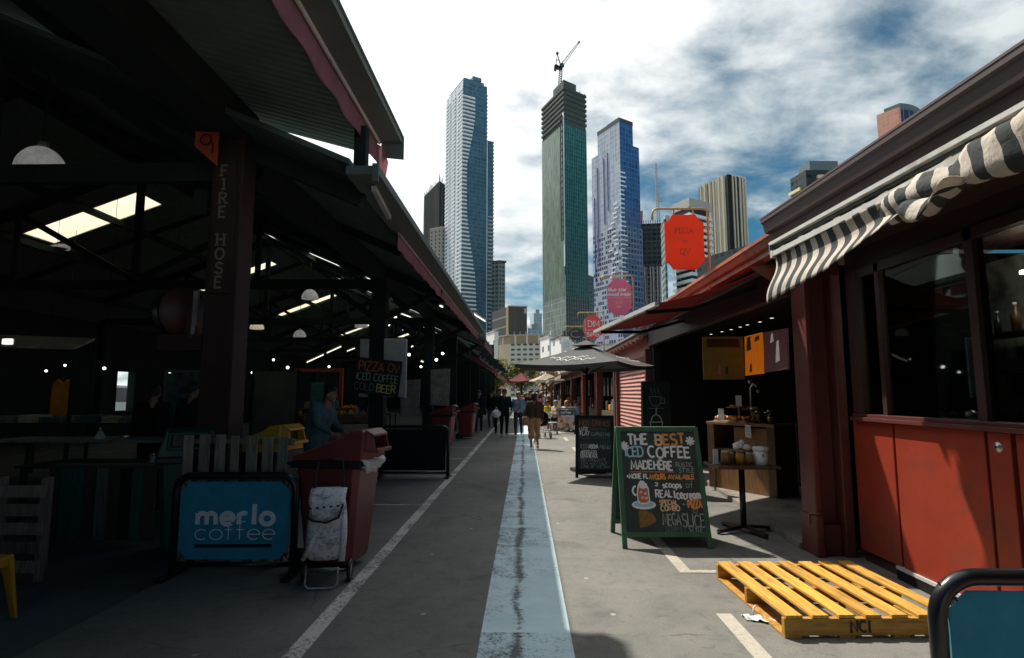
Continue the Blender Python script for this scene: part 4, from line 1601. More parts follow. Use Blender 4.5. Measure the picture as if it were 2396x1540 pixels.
for xa, xb in ((-1.70, XC), (XC, XR), (XR, XL)):
    v = [(xb, YN0, zn(xb)), (xa, YN0, zn(xa)), (xa, YN1, zn(xa)), (xb, YN1, zn(xb))]
    mb.add(v + [(x, y, z + .13) for x, y, z in v], [(0, 3, 2, 1), (4, 5, 6, 7), (0, 1, 5, 4), (1, 2, 6, 5), (2, 3, 7, 6), (3, 0, 4, 7)])
mb.build('front_roof', 'front_soffit', shed, True)
mb = MB()
mb.box((-1.74, YN0, 4.452), (-1.40, YN1 - .02, 4.54))
mb.prism([(-1.66, YN1, 4.30), (-1.385, YN1, 4.27), (-1.385, YN1, 4.53), (-1.41, YN1, 4.56), (-1.64, YN1, 4.50)], (0, 0.02, 0))
mb.tube([(-1.40, YN0, 4.535), (-1.40, YN1, 4.535)], .018, 6)
mb.build('front_gutter', 'gutter_grey', shed, True)
mb = MB()
mb.box((-1.648, YN0, 4.405), (-1.630, YN1 - .1, 4.448))
mb.build('gutter_rail', 'white_metal', shed, True)


def valance(y0, y1, x, z0, drop, name, seed, mat='valance_cloth'):
    rnd = random.Random(seed)
    mb = MB()
    vs, fs, n = [], [], int((y1 - y0) / .12)
    ph = rnd.uniform(0, 6)
    for i in range(n + 1):
        yy = y0 + (y1 - y0) * i / n
        wv = sin(yy * 3.1 + ph) * .6 + sin(yy * 7.3 + ph * 2) * .4
        for k in range(4):
            t = k / 3
            dd = drop * (1 + .10 * wv * t)
            vs.append((x + .015 * sin(yy * 9 + k) * t + .012 * wv * t, yy, z0 - dd * t))
    for i in range(n):
        for k in range(3):
            a = 4 * i + k
            fs.append((a, a + 1, a + 5, a + 4))
    mb.add(vs, fs, smooth=True)
    o = mb.build(name, mat, shed, True)
    so_ = o.modifiers.new('s', 'SOLIDIFY')
    so_.thickness = 0.004
    return o


valance(-6, YN1 - .12, -1.655, 4.40, .235, 'valance', 1)
valance(7.3, 11.15, -1.64, 3.66, .20, 'valance', 2)
valance(11.35, 20.2, -1.64, 3.68, .20, 'valance', 3)
# torn end of the first blind with its cord
mb = MB()
mb.add([(-1.66, 6.2, 4.40), (-1.63, 6.32, 4.42), (-1.56, 6.34, 4.24), (-1.585, 6.33, 4.05), (-1.61, 6.32, 4.04), (-1.66, 6.22, 4.2)], [(0, 1, 2, 3, 4, 5)])
o = mb.build('blind_end', 'valance_cloth', shed, True)
mb = MB()
mb.tube([(-1.60, 6.32, 4.05), (-1.58, 6.28, 3.93), (-1.56, 6.3, 3.80)], .007, 5)
mb.tube([(-1.59, 6.33, 4.05), (-1.62, 6.3, 3.92), (-1.60, 6.3, 3.80)], .005, 5)
mb.build('blind_cord', 'white_metal', shed, True)
mb = MB()
mb.box((-1.72, Y0 + .02, 3.70), (-1.40, 20.25, 3.785))
mb.box((-1.46, Y0, 3.62), (-1.40, Y0 + .03, 3.80))
mb.build('gutter', 'gutter_grey', shed, True)
mb = MB()
mb.box((-1.655, 7.3, 3.665), (-1.63, 20.2, 3.69))
mb.bar((-1.52, 5.6, 3.66), (-1.60, 6.6, 3.67), .05, .05)
mb.build('gutter_rail', 'pale_grey', shed, True)
# lower continuation of the eave further down the lane
mb = MB()
mb.add([(-1.40, 20.3, 3.46), (-3.1, 20.3, 4.2), (-3.1, 25, 4.2), (-1.40, 25, 3.46), (-1.40, 20.3, 3.56), (-3.1, 20.3, 4.3), (-3.1, 25, 4.3), (-1.40, 25, 3.56)],
       [(0, 1, 2, 3), (7, 6, 5, 4), (0, 4, 5, 1), (3, 2, 6, 7), (0, 3, 7, 4)])
mb.build('lower_eave', 'shed_roof', shed, True)
valance(20.5, 25, -1.42, 3.5, .26, 'valance', 5)
# strut holding the gap between the two roofs
mb = MB()
mb.box((-1.72, 5.55, 3.78), (-1.60, 5.67, 4.30))
mb.build('strut', 'shed_timber', shed, True)
# timber frame
mb = MB()
mb.bar((XC - .04, -16, 4.45), (XC - .04, 6.0, 4.45), .44, .34)
mb.bar((XC, 6.3, 4.18), (XC, 62, 4.18), .24, .30)
mb.build('wall_plate', 'shed_timber', shed, True)
for x in (-5.0, -6.8, -8.4, -10.4, -12.2, -13.9):
    mb = MB()
    mb.bar((x, 6.4, zlow(x) - .10), (x, 62, zlow(x) - .10), .09, .16)
    mb.build('purlin', 'shed_timber', shed, True)
for x in (-4.6, -6.4, -8.4):
    mb = MB()
    mb.bar((x, -16, zn(x) - .10), (x, 6.3, zn(x) - .10), .12, .18)
    mb.build('purlin', 'shed_timber', shed, True)
COLS_Y = [-6.7, -0.4, 5.9, 12.2, 18.6, 25, 31.4, 37.8, 44.2, 50.6, 57]
for yc in COLS_Y[2:]:
    mb = MB()
    z0 = 3.95
    for s_, e_ in (((XC, z0), (-13.9, z0)),):
        mb.bar((s_[0], yc, s_[1]), (e_[0], yc, e_[1]), .10, .2)
    mb.bar((XC + 1.4, yc, zlow(XC + 1.4) - .14), (XR, yc, zlow(XR) - .14), .10, .2)
    mb.bar((-13.9, yc, zlow(-13.9) - .14), (XR, yc, zlow(XR) - .14), .10, .2)
    mb.bar((XR, yc, z0), (XR, yc, zlow(XR) - .2), .10, .14)
    for xa in (-5.8, -11.2):
        mb.bar((XR, yc, z0 + .1), (xa, yc, zlow(xa) - .2), .08, .12)
        mb.bar((xa, yc, z0), (xa, yc, zlow(xa) - .2), .08, .1)
    mb.build('truss', 'shed_timber', shed, True)
for yc in [9.1, 15.4, 21.8, 28.2, 34.6]:
    mb = MB()
    mb.bar((-2.0, yc, zlow(-2.0) - .06), (XR, yc, zlow(XR) - .06), .07, .12)
    mb.bar((-15.0, yc, zlow(-15.0) - .06), (XR, yc, zlow(XR) - .06), .07, .12)
    mb.build('rafter', 'shed_timber', shed, True)
for yc in COLS_Y:
    if abs(yc - 5.9) < .1:
        continue
    mb = MB()
    mb.box((XC - .15, yc - .15, 0), (XC + .15, yc + .15, 4.1))
    mb.bar((XC + .1, yc, 3.2), (XC + 1.25, yc, 3.78), .09, .12)
    mb.bar((XC - .1, yc, 3.2), (XC - 1.1, yc, 3.9), .09, .12)
    mb.build('column', 'shed_timber', shed, True)
    if yc > 5:
        mb = MB()
        mb.box((-13.95, yc - .12, 0), (-13.7, yc + .12, 4.0))
        mb.build('column', 'shed_timber', shed, True)
# front post with the painted words
mb = MB()
mb.box((-3.29, 5.78, 0), (-2.96, 6.08, 4.3))
mb.build('column', 'shed_post', shed, True, bevel=.012)
mb = MB()
mb.box((-3.235, 5.742, 2.62), (-3.015, 5.777, 4.02))
pb = mb.build('post_board', 'shed_post', shed, True)
mb = MB()
top, step = 3.86, .148
yl = 5.7395
for i, c in enumerate('FIRE HOSE'):
    if c != ' ':
        write(mb, c, (-3.13, yl, top - i * step), (1, 0, 0), (0, 0, 1), .112, .021, centre=True, serif=.022, wide=1.05)
l_ = mb.build('lettering', 'letter_bronze', shed, True)
mb = MB()
mb.box((-3.45, 5.755, 3.45), (-3.31, 5.79, 3.72))
mb.build('meter_box', 'shed_timber', shed, True)
mb = MB()
mb.bar((-3.75, 5.85, 2.12), (-3.30, 5.85, 2.12), .12, .16)
mb.build('reel_bracket', 'shed_post', shed, True)
# back wall of stalls closes the shed on the far side, with one bright gap
mb = MB()
mb.box((-15.8, -16, 0), (-15.5, 6.4, 4.6))
mb.box((-15.8, 6.4, 0), (-15.5, 21.7, 4.26))
mb.box((-15.8, 22.7, 0), (-15.5, 64, 4.26))
mb.box((-15.8, 21.7, 2.45), (-15.5, 22.7, 4.26))
mb.box((-15.8, 21.7, 0), (-15.5, 22.7, .95))
mb.box((-16.2, -16.2, 0), (-1.6, -15.9, 4.3))
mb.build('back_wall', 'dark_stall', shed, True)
mb = MB()
mb.box((-15.9, 63.9, 0), (-3.4, 64.1, 7.0))
mb.build('end_wall', 'dark_stall', shed, True)

# hose reel on the post
t = thing('hose_reel', 'red fire hose reel mounted on the lettered shed post', 'hose reel', (-3.62, 5.95, 2.20))
mb = MB()
xf = Matrix.Translation((0, 0, .24)) @ Matrix.Rotation(radians(62), 4, 'Z') @ Matrix.Rotation(radians(90), 4, 'X')
mb = MB(xf)
mb.lathe([(0, .07), (.27, .07), (.27, .05), (0, .05)], n=28)
mb.build('disc', 'hose_red', t)
mb = MB(xf)
mb.lathe([(0, -.09), (.26, -.09), (.26, -.07), (0, -.07)], n=28)
mb.build('disc', 'black_metal', t)
mb = MB(xf)
for k in range(6):
    mb.lathe([(.15 + .012 * k, -.06), (.17 + .012 * k, -.04), (.17 + .012 * k, .03), (.15, .045)], n=24)
mb.build('hose', 'matte_black', t)
mb = MB()
mb.bar((.21, -.10, .10), (.21, -.10, .46), .03, .05)
mb.tube([(.21, -.12, .12), (.21, -.14, -.02), (.20, -.12, -.06)], .022, 8)
mb.build('nozzle', 'goods_pale', t)
t = thing('hose_sign', 'orange red sign plate fixed high on the shed post', 'sign', (-3.25, 5.62, 4.02))
mb = MB()
mb.prism([(-.13, -.02, .42), (.10, .0, .26), (.10, .0, -.10), (-.13, -.02, .10)][::-1], (0, .015, 0))
mb.build('plate', 'sign_red_plate', t)
mb = MB()
xf_ = Matrix.Identity(4)
ribbon(mb, [V((-.015 + .055 * cos(a), -.022, .17 + .055 * sin(a))) for a in [i * pi / 8 for i in range(17)]], .016, V((0, -1, 0)), .002)
ribbon(mb, [V((.04, -.022, .16)), V((.065, -.022, .10)), V((.05, -.022, .02))], .014, V((0, -1, 0)), .0026)
mb.build('emblem', 'ink_black', t)


# ------------------------------------------------------------------ dome lamps hung in the shed
def dome_lamp(p, r, lab, mat):
    t = thing('dome_lamp', lab, 'lamp', p, 0, 'dome lamps hanging in the shed')
    mb = MB()
    prof = [(r * sin(a), r * 1.22 * cos(a)) for a in [i * pi / 2 / 9 for i in range(10)]]
    prof = [(.001, prof[0][1])] + prof[1:]
    inner = [(x * .96, z * .96 - .002) for x, z in reversed(prof)]
    mb.lathe(prof + inner, n=22)
    mb.build('lamp_shade', mat, t)
    mb = MB()
    mb.lathe([(.001, r * 1.45), (.05, r * 1.45), (.06, r * 1.15), (.045, r * .8), (.001, r * .7)], n=12)
    mb.ball((0, 0, r * .42), r * .16, 8)
    mb.build('fitting', 'pale_grey', t)
    top = (zn(p[0]) if p[1] < 6 else zlow(p[0])) - p[2]
    mb = MB()
    mb.tube([(0, 0, r * 1.4), (0, 0, top)], .012, 6)
    mb.build('rod', 'shed_timber', t)
    return t


P('lamp_clear', (0.80, 0.80, 0.78), 0.22, 0.35, 9, spec=0.7, trans=0.5, emit=(0.9, 0.9, 0.86), estr=0.14)  # faint emission added so the clear domes show in the dark shed
P('lamp_glow', (0.85, 0.82, 0.74), 0.3, 0.2, 6, trans=0.5, emit=(1.0, 0.92, 0.72), estr=0.30)
LP = [((95, 405), 6.2, .25, 'large clear dome lamp nearest the street in the shed', 'lamp_clear'),
      ((137, 582), 14.5, .25, 'dome lamp below the cream skylight panels', 'lamp_clear'),
      ((596, 673), 22, .25, 'warm lit dome lamp right of the lettered post', 'lamp_glow'),
      ((725, 700), 18, .26, 'dome lamp at the end of the middle skylight strip', 'lamp_clear'),
      ((601, 770), 21, .25, 'dome lamp low beside the lettered post', 'lamp_glow'),
      ((701, 789), 26, .28, 'small dome lamp under the far skylight', 'lamp_clear'),
      ((845, 766), 25, .28, 'dome lamp above the handwritten pizza board', 'lamp_clear')]
for (x, y), Y, r, lab, m_ in LP:
    dome_lamp(atY(x, y, Y), r, lab, m_)


# ------------------------------------------------------------------ tube lights and bulbs inside
def tube_light(p, q, lab):
    p, q = V(p), V(q)
    t = thing('tube_light', lab, 'light', (p + q) / 2, 0, 'fluorescent tubes under the shed roof')
    mb = MB()
    mb.tube([p, q], .022, 8)
    mb.build('tube', 'lamp_lit', t, True)
    mb = MB()
    mb.bar(p + V((0, 0, .05)), q + V((0, 0, .05)), .09, .05)
    mb.build('casing', 'pale_grey', t, True)


tube_light(atY(1108, 735, 20), atY(1135, 752, 24), 'lit tube under the eave farthest down the lane')
tube_light(atY(1060, 730, 17), atY(1082, 742, 18.6), 'lit tube behind the wine blind near the lane')
tube_light(atY(718, 848, 24), atY(757, 830, 24), 'lit tube left of the handwritten pizza board, lower one')
tube_light(atY(765, 826, 24), atY(798, 811, 24), 'lit tube left of the handwritten pizza board, upper one')
tube_light(atY(1030, 716, 15), atY(1056, 727, 17), 'lit tube under the eave just left of the wine blind')


def bulb(p, lab, s=.05):
    t = thing('bulb', lab, 'bulb', p, 0, 'small bare bulbs over the stalls')
    mb = MB()
    mb.ball((0, 0, 0), s, 8)
    mb.build('globe', 'spot_lit', t)
    mb = MB()
    mb.tube([(0, 0, s * .8), (0, 0, s * 2.2)], s * .45, 6)
    mb.tube([(0, 0, s * 2), (0, 0, zlow(p[0]) - p[2] if p[0] > XL else 1.0)], .006, 4)
    mb.build('holder', 'matte_black', t)


for (x, y, Y, lab) in ((244, 862, 12, 'small bulb over the tables on the far left'), (492, 880, 15, 'small bulb left of the lettered post base'),
                       (553, 873, 15.5, 'small bulb behind the lettered post'), (397, 870, 13, 'small bulb beside the white van'),
                       (1005, 816, 30, 'small bulb right of the pizza board'), (1036, 827, 33, 'small bulb in the far right of the shed'),
                       (1021, 842, 36, 'small bulb below the others far inside the shed'), (868, 872, 28, 'small bulb behind the pizza board'),
                       (673, 860, 22, 'small bulb above the red framed stall'), (949, 795, 26, 'small bulb beside the second shed column'),
                       (957, 830, 30, 'small bulb right beside the white board'), (925, 742, 22, 'bulb high under the shed roof')):
    bulb(atY(x, y, Y), lab, .05 * Y / 18)

# ------------------------------------------------------------------ right hand stall nearest the camera
st = thing('corner_stall', 'red painted kiosk with glass front windows and red door panels', 'kiosk', (3.24, 5.0, 0))
XW = 3.25
mb = MB()
# lower panels, with dark gaps between them
for ya, yb in ((5.25, 5.86), (4.22, 5.22), (4.0, 4.19), (1.5, 3.955), (-12, 1.46)):
    mb.box((XW, ya, .11), (XW + .06, yb, 1.335))
mb.build('wall_panel', 'red_paint', st, True, bevel=.006)
mb = MB()
mb.box((XW + .05, -12, 0), (XW + .10, 5.88, 1.33))
mb.build('backing', 'brown_paint', st, True)
mb = MB()
mb.box((XW - .02, -12, .085), (XW + .06, 5.30, .112))
mb.build('kick_strip', 'white_metal', st, True)
mb = MB()
mb.box((XW - .015, -12, .0), (XW + .06, 5.30, .082))
mb.build('kick_board', 'matte_black', st, True)
mb = MB()
mb.box((XW - .06, -12, 1.34), (XW + .10, 5.80, 1.375))
mb.box((XW - .035, -12, 1.375), (XW + .10, 5.80, 1.405))
mb.build('sill', 'wine_paint', st, True, bevel=.004)
mb = MB()
for ya, yb in ((5.28, 5.34), (4.16, 4.24), (1.40, 1.48)):
    mb.box((XW - .01, ya, 1.405), (XW + .07, yb, 2.80))
mb.box((XW - .01, -12, 2.72), (XW + .07, 5.80, 2.80))
mb.box((XW - .02, 5.62, 1.405), (XW + .07, 5.80, 2.80))
mb.build('window_frame', 'fascia_paint', st, True)
mb = MB()
for ya, yb in ((5.345, 5.615), (4.245, 5.275), (1.485, 4.155), (-12, 1.395)):
    mb.box((XW + .025, ya, 1.41), (XW + .031, yb, 2.715))
mb.build('window_glass', 'shop_glass', st, True)
mb = MB()
xf = Matrix.Translation((XW - .001, 4.10, 1.235)) @ Matrix.Rotation(radians(-90), 4, 'Y')
mb = MB(xf)
mb.lathe([(.001, .016), (.012, .016), (.014, .010), (.030, .010), (.036, .004), (.038, 0)], n=20)
lk = mb.build('lock', 'steel', st, True)
mb = MB(xf)
mb.lathe([(.001, .0175), (.009, .0172), (.0105, .0165)], n=12)
mb.build('keyhole', 'matte_black', st, True)
# pillar
mb = MB()
mb.box((2.88, 5.94, 0), (2.935, 6.24, 3.0))
mb.box((2.935, 6.07, 0), (3.15, 6.24, 3.0))
mb.box((3.15, 5.93, 0), (3.25, 6.24, 3.0))
mb.build('pillar', 'wine_paint', st, True, bevel=.01)
mb = MB()
mb.box((2.868, 5.925, 0), (2.95, 6.26, .40))
mb.box((2.95, 5.99, 0), (3.149, 6.25, .30))
mb.build('pillar_base', 'wine_paint', st, True, bevel=.015)
mb = MB()
mb.tube([(2.862, 6.05, .30), (2.862, 6.05, .40), (2.88, 5.915, .425), (2.96, 5.93, .43)], .008, 6)
mb.build('pillar_hook', 'rust_paint', st, True)
# canopy: soffit, fascia with stepped gutter, white edge
TILT = Matrix.Identity(4)
TILT[2][1] = .025
TILT[2][3] = -.025 * 5.7
mb = MB(TILT)
mb.box((2.62, -12, 3.02), (7.5, 5.72, 3.10))
mb.build('soffit', 'fascia_paint', st, True)
mb = MB(TILT)
mb.prism([(2.62, 5.72, 3.10), (2.48, 5.72, 3.12), (2.46, 5.72, 3.19), (2.42, 5.72, 3.20), (2.40, 5.72, 3.29), (2.38, 5.72, 3.30), (2.38, 5.72, 3.335), (2.62, 5.72, 3.335)][::-1], (0, -17.7, 0))
mb.build('fascia', 'fascia_paint', st, True)
mb = MB(TILT)
mb.box((2.375, -12, 3.336), (7.5, 5.73, 3.352))
mb.build('roof_edge', 'brown_paint', st, True)
mb = MB(TILT)
mb.box((2.40, -12, 3.045), (2.44, 5.60, 3.075))
mb.build('white_edge', 'white_metal', st, True)
mb = MB(TILT)
mb.box((2.44, -12, 3.02), (2.62, 5.60, 3.045))
mb.box((2.40, 5.58, 2.95), (2.62, 5.60, 3.05))
mb.build('edge_tray', 'gutter_grey', st, True)
mb = MB()
mb.box((XW + .02, -12, 2.80), (XW + .10, 5.86, 3.06))
mb.build('lintel', 'fascia_paint', st, True)
mb = MB()
mb.box((6.4, -12, 0), (6.5, 5.86, 3.02))
mb.box((XW + .1, 5.86, 0), (7.4, 5.92, 3.02))
mb.box((XW + .1, -12, 0), (7.4, -11.9, 3.02))
mb.build('inner_wall', 'dark_stall', st, True)
mb = MB()
for z in (1.40, 1.78, 2.12):
    mb.box((4.3, 2.2, z), (4.6, 5.7, z + .03))
mb.box((3.5, 1.0, .95), (4.1, 5.7, 1.0))
mb.build('shelf', 'counter_dark', st, True)
mb = MB()
mb.bar((4.4, 4.7, 2.66), (4.4, 5.1, 2.66), .07, .03)
mb.build('ceiling_light', 'lamp_strip', st, True)


def bottle(p, h, m_, lab, grp):
    t = thing('bottle', lab, 'bottle', p, 0, grp)
    mb = MB()
    r = h * .15
    mb.lathe([(.001, 0), (r, 0), (r, h * .6), (r * .4, h * .78), (r * .36, h)], n=10)
    mb.build('body', m_, t)
    mb = MB()
    mb.lathe([(r * .42, h * .98), (r * .42, h * 1.07), (.001, h * 1.07)], n=10)
    mb.build('cap', 'pale_grey', t)


P('dim_bottle', (0.16, 0.08, 0.03), 0.25, 0.3, 8, spec=0.6)
P('bottle_teal', (0.03, 0.10, 0.10), 0.2, 0.2, 8, spec=0.7)
P('bottle_dark', (0.015, 0.03, 0.03), 0.2, 0.2, 8, spec=0.7)
mb = MB()
mb.box((4.64, 2.0, 1.0), (4.68, 5.8, 2.9))
mb.build('back_board', 'wall_print', st, True)
for i, yy in enumerate((5.45, 5.25, 5.05, 4.85, 4.6, 4.4, 4.1, 3.9)):
    bottle((4.42, yy, 2.152), .20 + .05 * (i % 3), ['bottle_dark', 'dim_bottle', 'pale_grey'][i % 3], ['small dark bottle', 'amber bottle', 'tall pale bottle'][i % 3] + ' on the top shelf behind the kiosk window', 'bottles on the top kiosk shelf')
k = 0
for yy in (5.15, 5.0, 4.85, 4.7):
    bottle((4.42, yy, 1.812), .24, 'bottle_teal', 'teal bottle in a row on the middle shelf behind the kiosk window', 'bottles on the kiosk shelf')
t = tag(thing('red_box', 'red carton at the end of the middle kiosk shelf', 'box', (4.42, 4.42, 1.81)))
mb = MB()
mb.box((-.1, -.14, 0), (.1, .14, .20))
mb.build('carton', 'hose_red', t, bevel=.005)
mb = MB()
mb.box((-.103, -.03, .001), (.103, .03, .2015))
mb.build('tape', 'goods_orange', t)
for i, (yy, m_, lab) in enumerate(((3.55, 'bin_green', 'dark green book standing inside the right kiosk window'), (3.45, 'goods_teal', 'teal book leaning inside the right kiosk window'),
                                   (3.36, 'blue_vinyl', 'blue book standing inside the right kiosk window'))):
    t = thing('book', lab, 'book', (3.62, yy, 1.0))
    mb = MB()
    mb.box((-.08, -.035, 0), (.08, .035, .52))
    mb.build('cover', m_, t, bevel=.004)
    mb = MB()
    mb.box((-.075, -.03, .005), (.083, .03, .515))
    mb.build('pages', 'paper', t)
t = thing('coffee_machine', 'chrome coffee machine behind the left kiosk window', 'coffee machine', (3.75, 4.75, 1.0))
mb = MB()
mb.box((-.2, -.3, 0), (.2, .3, .36))
mb.build('body', 'black_metal', t, bevel=.02)
mb = MB()
mb.box((-.23, -.28, .30), (-.2, .28, .40))
mb.tube([(-.24, -.15, .30), (-.30, -.15, .22)], .02, 8)
mb.tube([(-.24, .12, .30), (-.30, .12, .22)], .02, 8)
mb.ball((-.1, .1, .42), .05, 8)
mb.build('chrome_trim', 'steel', t)

# ------------------------------------------------------------------ striped awning
aw = thing('striped_awning', 'black and cream striped awning half rolled under the kiosk eave', 'awning', (2.6, 5.4, 2.9))
mb = MB()
mb.bar((2.39, 5.46, 2.925), (2.39, 3.9, 2.885), .055, .045)
mb.bar((2.39, 3.9, 2.885), (2.39, 1.2, 2.86), .055, .045)
mb.box((2.36, 5.44, 2.89), (2.42, 5.48, 2.96))
mb.build('front_bar', 'white_metal', aw, True)
for yy in (5.2, 2.2):
    mb = MB()
    mb.bar((2.95, yy, 2.93), (2.60, yy - .4, 2.90), .04, .05)
    mb.bar((2.60, yy - .4, 2.90), (2.41, yy - .05, 2.89), .035, .045)
    mb.build('folding_arm', 'black_metal', aw, True)


def cloth(name, rows, nx, fn, mat, parent, y0, y1):
    """grid surface: fn(y, t) -> point; u = y in metres"""
    mb = MB()
    vs, fs, uv = [], [], []
    n = int((y1 - y0) / .03)
    for i in range(n + 1):
        yy = y0 + (y1 - y0) * i / n
        for k in range(rows + 1):
            vs.append(fn(yy, k / rows))
    R = rows + 1
    for i in range(n):
        ya, yb = y0 + (y1 - y0) * i / n, y0 + (y1 - y0) * (i + 1) / n
        for k in range(rows):
            fs.append((i * R + k, i * R + k + 1, (i + 1) * R + k + 1, (i + 1) * R + k))
            uv.append([(ya, k / rows), (ya, (k + 1) / rows), (yb, (k + 1) / rows), (yb, k / rows)])
    mb.add(vs, fs, 0, uv, True)
    o = mb.build(name, mat, parent, True)
    m_ = o.modifiers.new('s', 'SOLIDIFY')
    m_.thickness = .004
    return o


def top_fn(y, t):
    zb = interp(y, [(1.2, 2.885), (3.9, 2.912), (5.46, 2.952)])
    return (2.62 - .245 * t, y, 3.005 + (zb - 3.005) * t - .02 * sin(pi * t) * (1 + .8 * sin(y * 4.3)) + .006 * sin(y * 21 + t * 5))


cloth('canopy', 8, 0, top_fn, 'stripe_cloth', aw, 1.3, 5.44)


def val_fn(y, t):
    L = interp(y, [(3.25, .05), (3.62, .18), (4.32, .35), (5.45, .45)])
    z0 = interp(y, [(3.2, 2.85), (3.9, 2.87), (5.46, 2.905)])
    curl = (.045 * sin(t * 5.2 + y * .7) + .05 * t * t) * min(1, L * 3)
    return (2.372 - curl, y + .028 * sin(t * 6.5 + .4), z0 - L * t)


cloth('valance', 14, 0, val_fn, 'stripe_cloth', aw, 3.25, 5.45)


def roll_fn(y, t):
    r = interp(y, [(1.2, .125), (2.5, .12), (2.76, .115), (2.98, .10), (3.12, .062), (3.2, .085), (3.39, .12), (3.6, .105), (3.88, .066), (4.2, .03), (4.5, .008)])
    a = 2 * pi * t + .5
    rr = r * (1 + .14 * sin(3 * a + y * 5) + .07 * sin(y * 17 + a) + .05 * sin(y * 31 + 2 * a))
    cz = interp(y, [(1.2, 2.82), (2.76, 2.79), (3.4, 2.78), (3.88, 2.81), (4.56, 2.85)])
    cx = interp(y, [(1.2, 2.375), (3.5, 2.38), (3.9, 2.45), (4.5, 2.46)])
    return (cx + rr * cos(a) * .9, y + .05 * sin(a + 1.1), cz + rr * sin(a))


cloth('rolled_cloth', 22, 0, roll_fn, 'stripe_cloth', aw, 1.2, 4.5)
def flap_fn(y, t):
    L = interp(y, [(2.95, .02), (3.05, .12), (3.16, .17), (3.3, .05)])
    return (2.34 - .10 * t - .03 * sin(t * 3), y + .12 * t, 2.71 - L * t + .05 * sin(t * 2.5))
cloth('loose_flap', 6, 0, flap_fn, 'stripe_cloth', aw, 2.95, 3.3)


# ------------------------------------------------------------------ coffee stall
cs = thing('coffee_stall', 'dark open coffee stall with a low rust red gutter roof', 'stall', (3.0, 8, 0))
mb = MB()
mb.prism([(2.70, 13.2, 3.06), (2.60, 13.2, 3.07), (2.595, 13.2, 3.13), (2.55, 13.2, 3.135), (2.52, 13.2, 3.20), (2.50, 13.2, 3.21), (2.50, 13.2, 3.25), (2.70, 13.2, 3.25)], (0, -7.42, 0))
mb.build('gutter', 'rust_paint', cs, True)
mb = MB()
mb.add([(2.56, 5.78, 3.25), (7.5, 5.78, 3.9), (7.5, 13.2, 3.9), (2.56, 13.2, 3.25), (2.56, 5.78, 3.22), (7.5, 5.78, 3.87), (7.5, 13.2, 3.87), (2.56, 13.2, 3.22)],
       [(0, 1, 2, 3), (7, 6, 5, 4), (0, 4, 5, 1), (3, 2, 6, 7), (0, 3, 7, 4)])
mb.build('roof', 'rust_paint', cs, True)
mb = MB()
mb.box((2.80, 6.26, 2.72), (2.88, 13.1, 3.09))
mb.box((2.78, 6.26, 2.66), (2.90, 13.1, 2.72))
mb.build('fascia', 'fascia_paint', cs, True)
mb = MB()
mb.box((2.9, 6.3, 2.95), (7.2, 13.1, 3.0))
mb.build('ceiling', 'matte_black', cs, True)
mb = MB()
mb.box((6.2, 6.3, 0.06), (6.3, 13.1, 2.95))
mb.box((3.3, 6.26, 0.06), (6.2, 6.32, 2.95))
mb.box((3.0, 13.05, 0.06), (6.2, 13.12, 2.95))
mb.build('inner_wall', 'matte_black', cs, True)
mb = MB()
mb.box((2.86, 12.85, 0), (3.0, 13.02, 3.05))
mb.build('post', 'matte_black', cs, True)
mb = MB()
mb.box((2.72, 13.06, 0), (2.86, 13.2, 2.6))
mb.build('post', 'wine_paint', cs, True)
mb = MB()
mb.tube([(3.4, 6.6, 2.62), (3.4, 6.6, 2.80)], .035, 8)
mb.tube([(3.4, 6.6, 2.62), (3.36, 6.52, 2.52)], .045, 8)
mb.build('spot_lamp', 'black_metal', cs, True)
# ceiling spots (lit)
for (x, y) in ((1628, 791), (1646, 787), (1664, 781), (1689, 775), (1711, 770), (1732, 764), (1749, 759), (1778, 752), (1806, 743)):
    p = atZ(x, y, 2.90)
    t = thing('ceiling_spot', 'small lit spot in the row under the coffee stall ceiling', 'spotlight', p, 0, 'row of spots in the coffee stall')
    mb = MB()
    mb.lathe([(.001, -.012), (.032, -.012), (.034, 0)], n=12)
    mb.build('lens', 'spot_lit', t)
    mb = MB()
    mb.lathe([(.036, -.014), (.048, -.010), (.048, .048), (.036, .05)], n=12)
    mb.build('rim', 'black_metal', t)

# red awning over the coffee stall
aw = thing('red_awning', 'dark red fabric awning stretched over the coffee stall front', 'awning', (2.86, 6.4, 3.0))
B_, A_ = atX(1537, 711, 1.50), atX(1392, 777, 1.10)
C_, D_ = V((2.80, 6.40, 3.02)), V((2.80, 10.9, 3.02))
mb = MB()
vs, fs = [], []
for i in range(13):
    for k in range(9):
        a, b = i / 12, k / 8
        p = C_.lerp(D_, a).lerp(B_.lerp(A_, a), b)
        p.z -= .05 * sin(pi * b) + .02 * sin(pi * a) * b
        vs.append(p)
for i in range(12):
    for k in range(8):
        q = i * 9 + k
        fs.append((q, q + 1, q + 10, q + 9))
mb.add(vs, fs, smooth=True)
o = mb.build('canopy', 'awning_red', aw, True)
mm = o.modifiers.new('s', 'SOLIDIFY')
mm.thickness = .006
mb = MB()
mb.bar(B_, A_, .05, .05)
mb.build('front_bar', 'white_metal', aw, True)
for s_ in (.12, .85):
    mb = MB()
    w_, e_ = C_.lerp(D_, s_) + V((0, 0, -.14)), B_.lerp(A_, s_) + V((0, 0, -.05))
    m_ = w_.lerp(e_, .5) + V((0, .35, -.06))
    mb.bar(w_, m_, .045, .05)
    mb.bar(m_, e_, .04, .045)
    mb.build('folding_arm', 'matte_black', aw, True)
mb = MB()
mb.tube([(2.78, 6.36, 3.03), (2.78, 10.9, 3.03)], .05, 10)
mb.build('roller', 'brown_paint', aw, True)
mb = MB()
mb.add([C_ + V((0, -.02, .02)), C_ + V((-.30, -.03, -.02)), C_ + V((.02, -.06, -.26))], [(0, 1, 2)])
